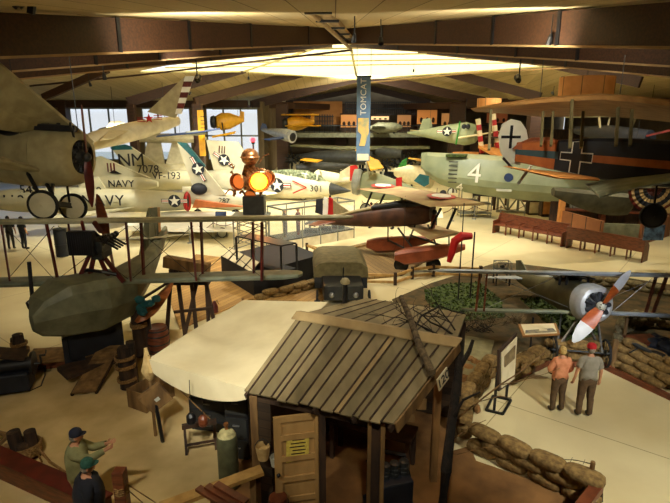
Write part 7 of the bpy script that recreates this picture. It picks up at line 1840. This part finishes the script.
    if hair:
        q_ = .86 if cap else 1.
        c = MB(); c.blob(hc + rot @ (V((0, -.022, .022 if not cap else 0)) * s), (.09 * s * q_, .1 * s * q_, .118 * s * q_), 16, 10, jit=.04); c.build('hair', hair, root, local=True, smooth=True)
    if cap:
        c = MB(); cc = hc + rot @ (V((0, -.002, .04)) * s); c.lathe([(.1 * s, -.01), (.102 * s, .03 * s), (.09 * s, .07 * s), (.055 * s, .098 * s), (.01 * s, .108 * s)], cc, n=20)
        o = c.build('cap', capcol, root, local=True, smooth=True)
        b_ = MB(); pts = []
        for i in range(9):
            a = math.pi * i / 8; pts.append(cc + rot @ (V((math.cos(a) * .075, .06 + math.sin(a) * .105, .004 - .012 * abs(math.cos(a)))) * s))
        b_.prism(pts, (0, 0, .008)); b_.build('brim', capcol, o, local=True, smooth=True)
    if collar:
        c = MB(); c.path([V((math.cos(a * .698) * .068, math.sin(a * .698) * .065 - .0, 1.475)) * s for a in range(10)], .014 * s, 6); c.build('collar', shirt, root, local=True, smooth=True)
    return root
M['peach'] = mat('orange_pink_blouse', (224, 152, 112), (206, 130, 90), .85, 0, 9, bump=.2)
M['greyshirt'] = mat('grey_shirt', (158, 152, 138), (138, 132, 118), .85, 0, 6, bump=.2)
M['brownpants'] = mat('brown_trousers', (98, 76, 50), (78, 58, 38), .9, 0, 8, bump=.2)
M['sage'] = mat('sage_shirt', (140, 138, 96), (118, 116, 76), .85, 0, 6, bump=.2)
M['navytee'] = mat('navy_tee_shirt', (28, 30, 42), (20, 22, 32), .9, 0, 6, bump=.2)
M['redcap'] = mat('red_cap', (190, 24, 34), (160, 16, 26), .8); M['greencap'] = mat('green_cap', (34, 84, 70), (24, 64, 54), .8, 0, 20); M['navycap'] = mat('navy_cap', (26, 32, 56), (18, 22, 40), .8)
M['blonde'] = mat('blonde_hair', (206, 176, 110), (170, 138, 78), .7, 0, 30, bump=.4); M['greyhair'] = mat('grey_hair', (150, 144, 132), (110, 104, 92), .8, 0, 30)
p = G(556, 411); person('woman with short blonde hair in an orange-pink blouse, seen from behind', p, .05, 1.64, 'peach', 'brownpants', hair='blonde', female=True, stout=1.12, arms={-1: ((-.27, .02, 1.17), (-.17, .16, 1.05)), 1: ((.27, .0, 1.16), (.2, .14, 1.02))}, sleeve=.95)
p = G(583, 416); person('man in a red cap, grey shirt and brown trousers, seen from behind', p, -.12, 1.8, 'greyshirt', 'brownpants', cap=True, capcol='redcap', hair='greyhair', stout=1.15, sleeve=.42)
q = D(86, 450, 7.5); p = V((q.x - .2, 7.55, 0)); person('man in a navy cap and sage shirt pointing to the right', p, -1.25, 1.76, 'sage', 'khaki', cap=True, capcol='navycap', hair='greyhair', stout=1.55, sleeve=.95, arms={1: ((.2, .22, 1.3), (.12, .46, 1.36)), -1: ((-.2, .24, 1.25), (-.08, .48, 1.36))})
q = D(93, 470, 6.9); p = V((q.x - .06, 6.8, 0)); person('heavy man in a green cap and navy tee shirt beside the pointing man', p, -1.1, 1.74, 'navytee', 'navy', cap=True, capcol='greencap', hair='greyhair', stout=1.95, sleeve=.42)
p = G(12, 249); person('dark-clad visitor on the left of the pair far off under the biplane', p, .3, 1.74, 'dgrey', 'black', hair='darkbark')
p = G(25, 249); person('visitor in a dark jacket on the right of the pair far off under the biplane', p, -.4, 1.72, 'navy', 'navy', hair='darkbark')
p = G(371, 228); person('small visitor beyond the floatplane tail, the left one', p, 1.2, 1.6, 'skin', 'dgrey', hair='darkbark')
p = G(393, 229); person('small visitor beyond the floatplane cockpit, the right one', p, 1.6, 1.6, 'tanrag', 'dgrey', hair='darkbark')
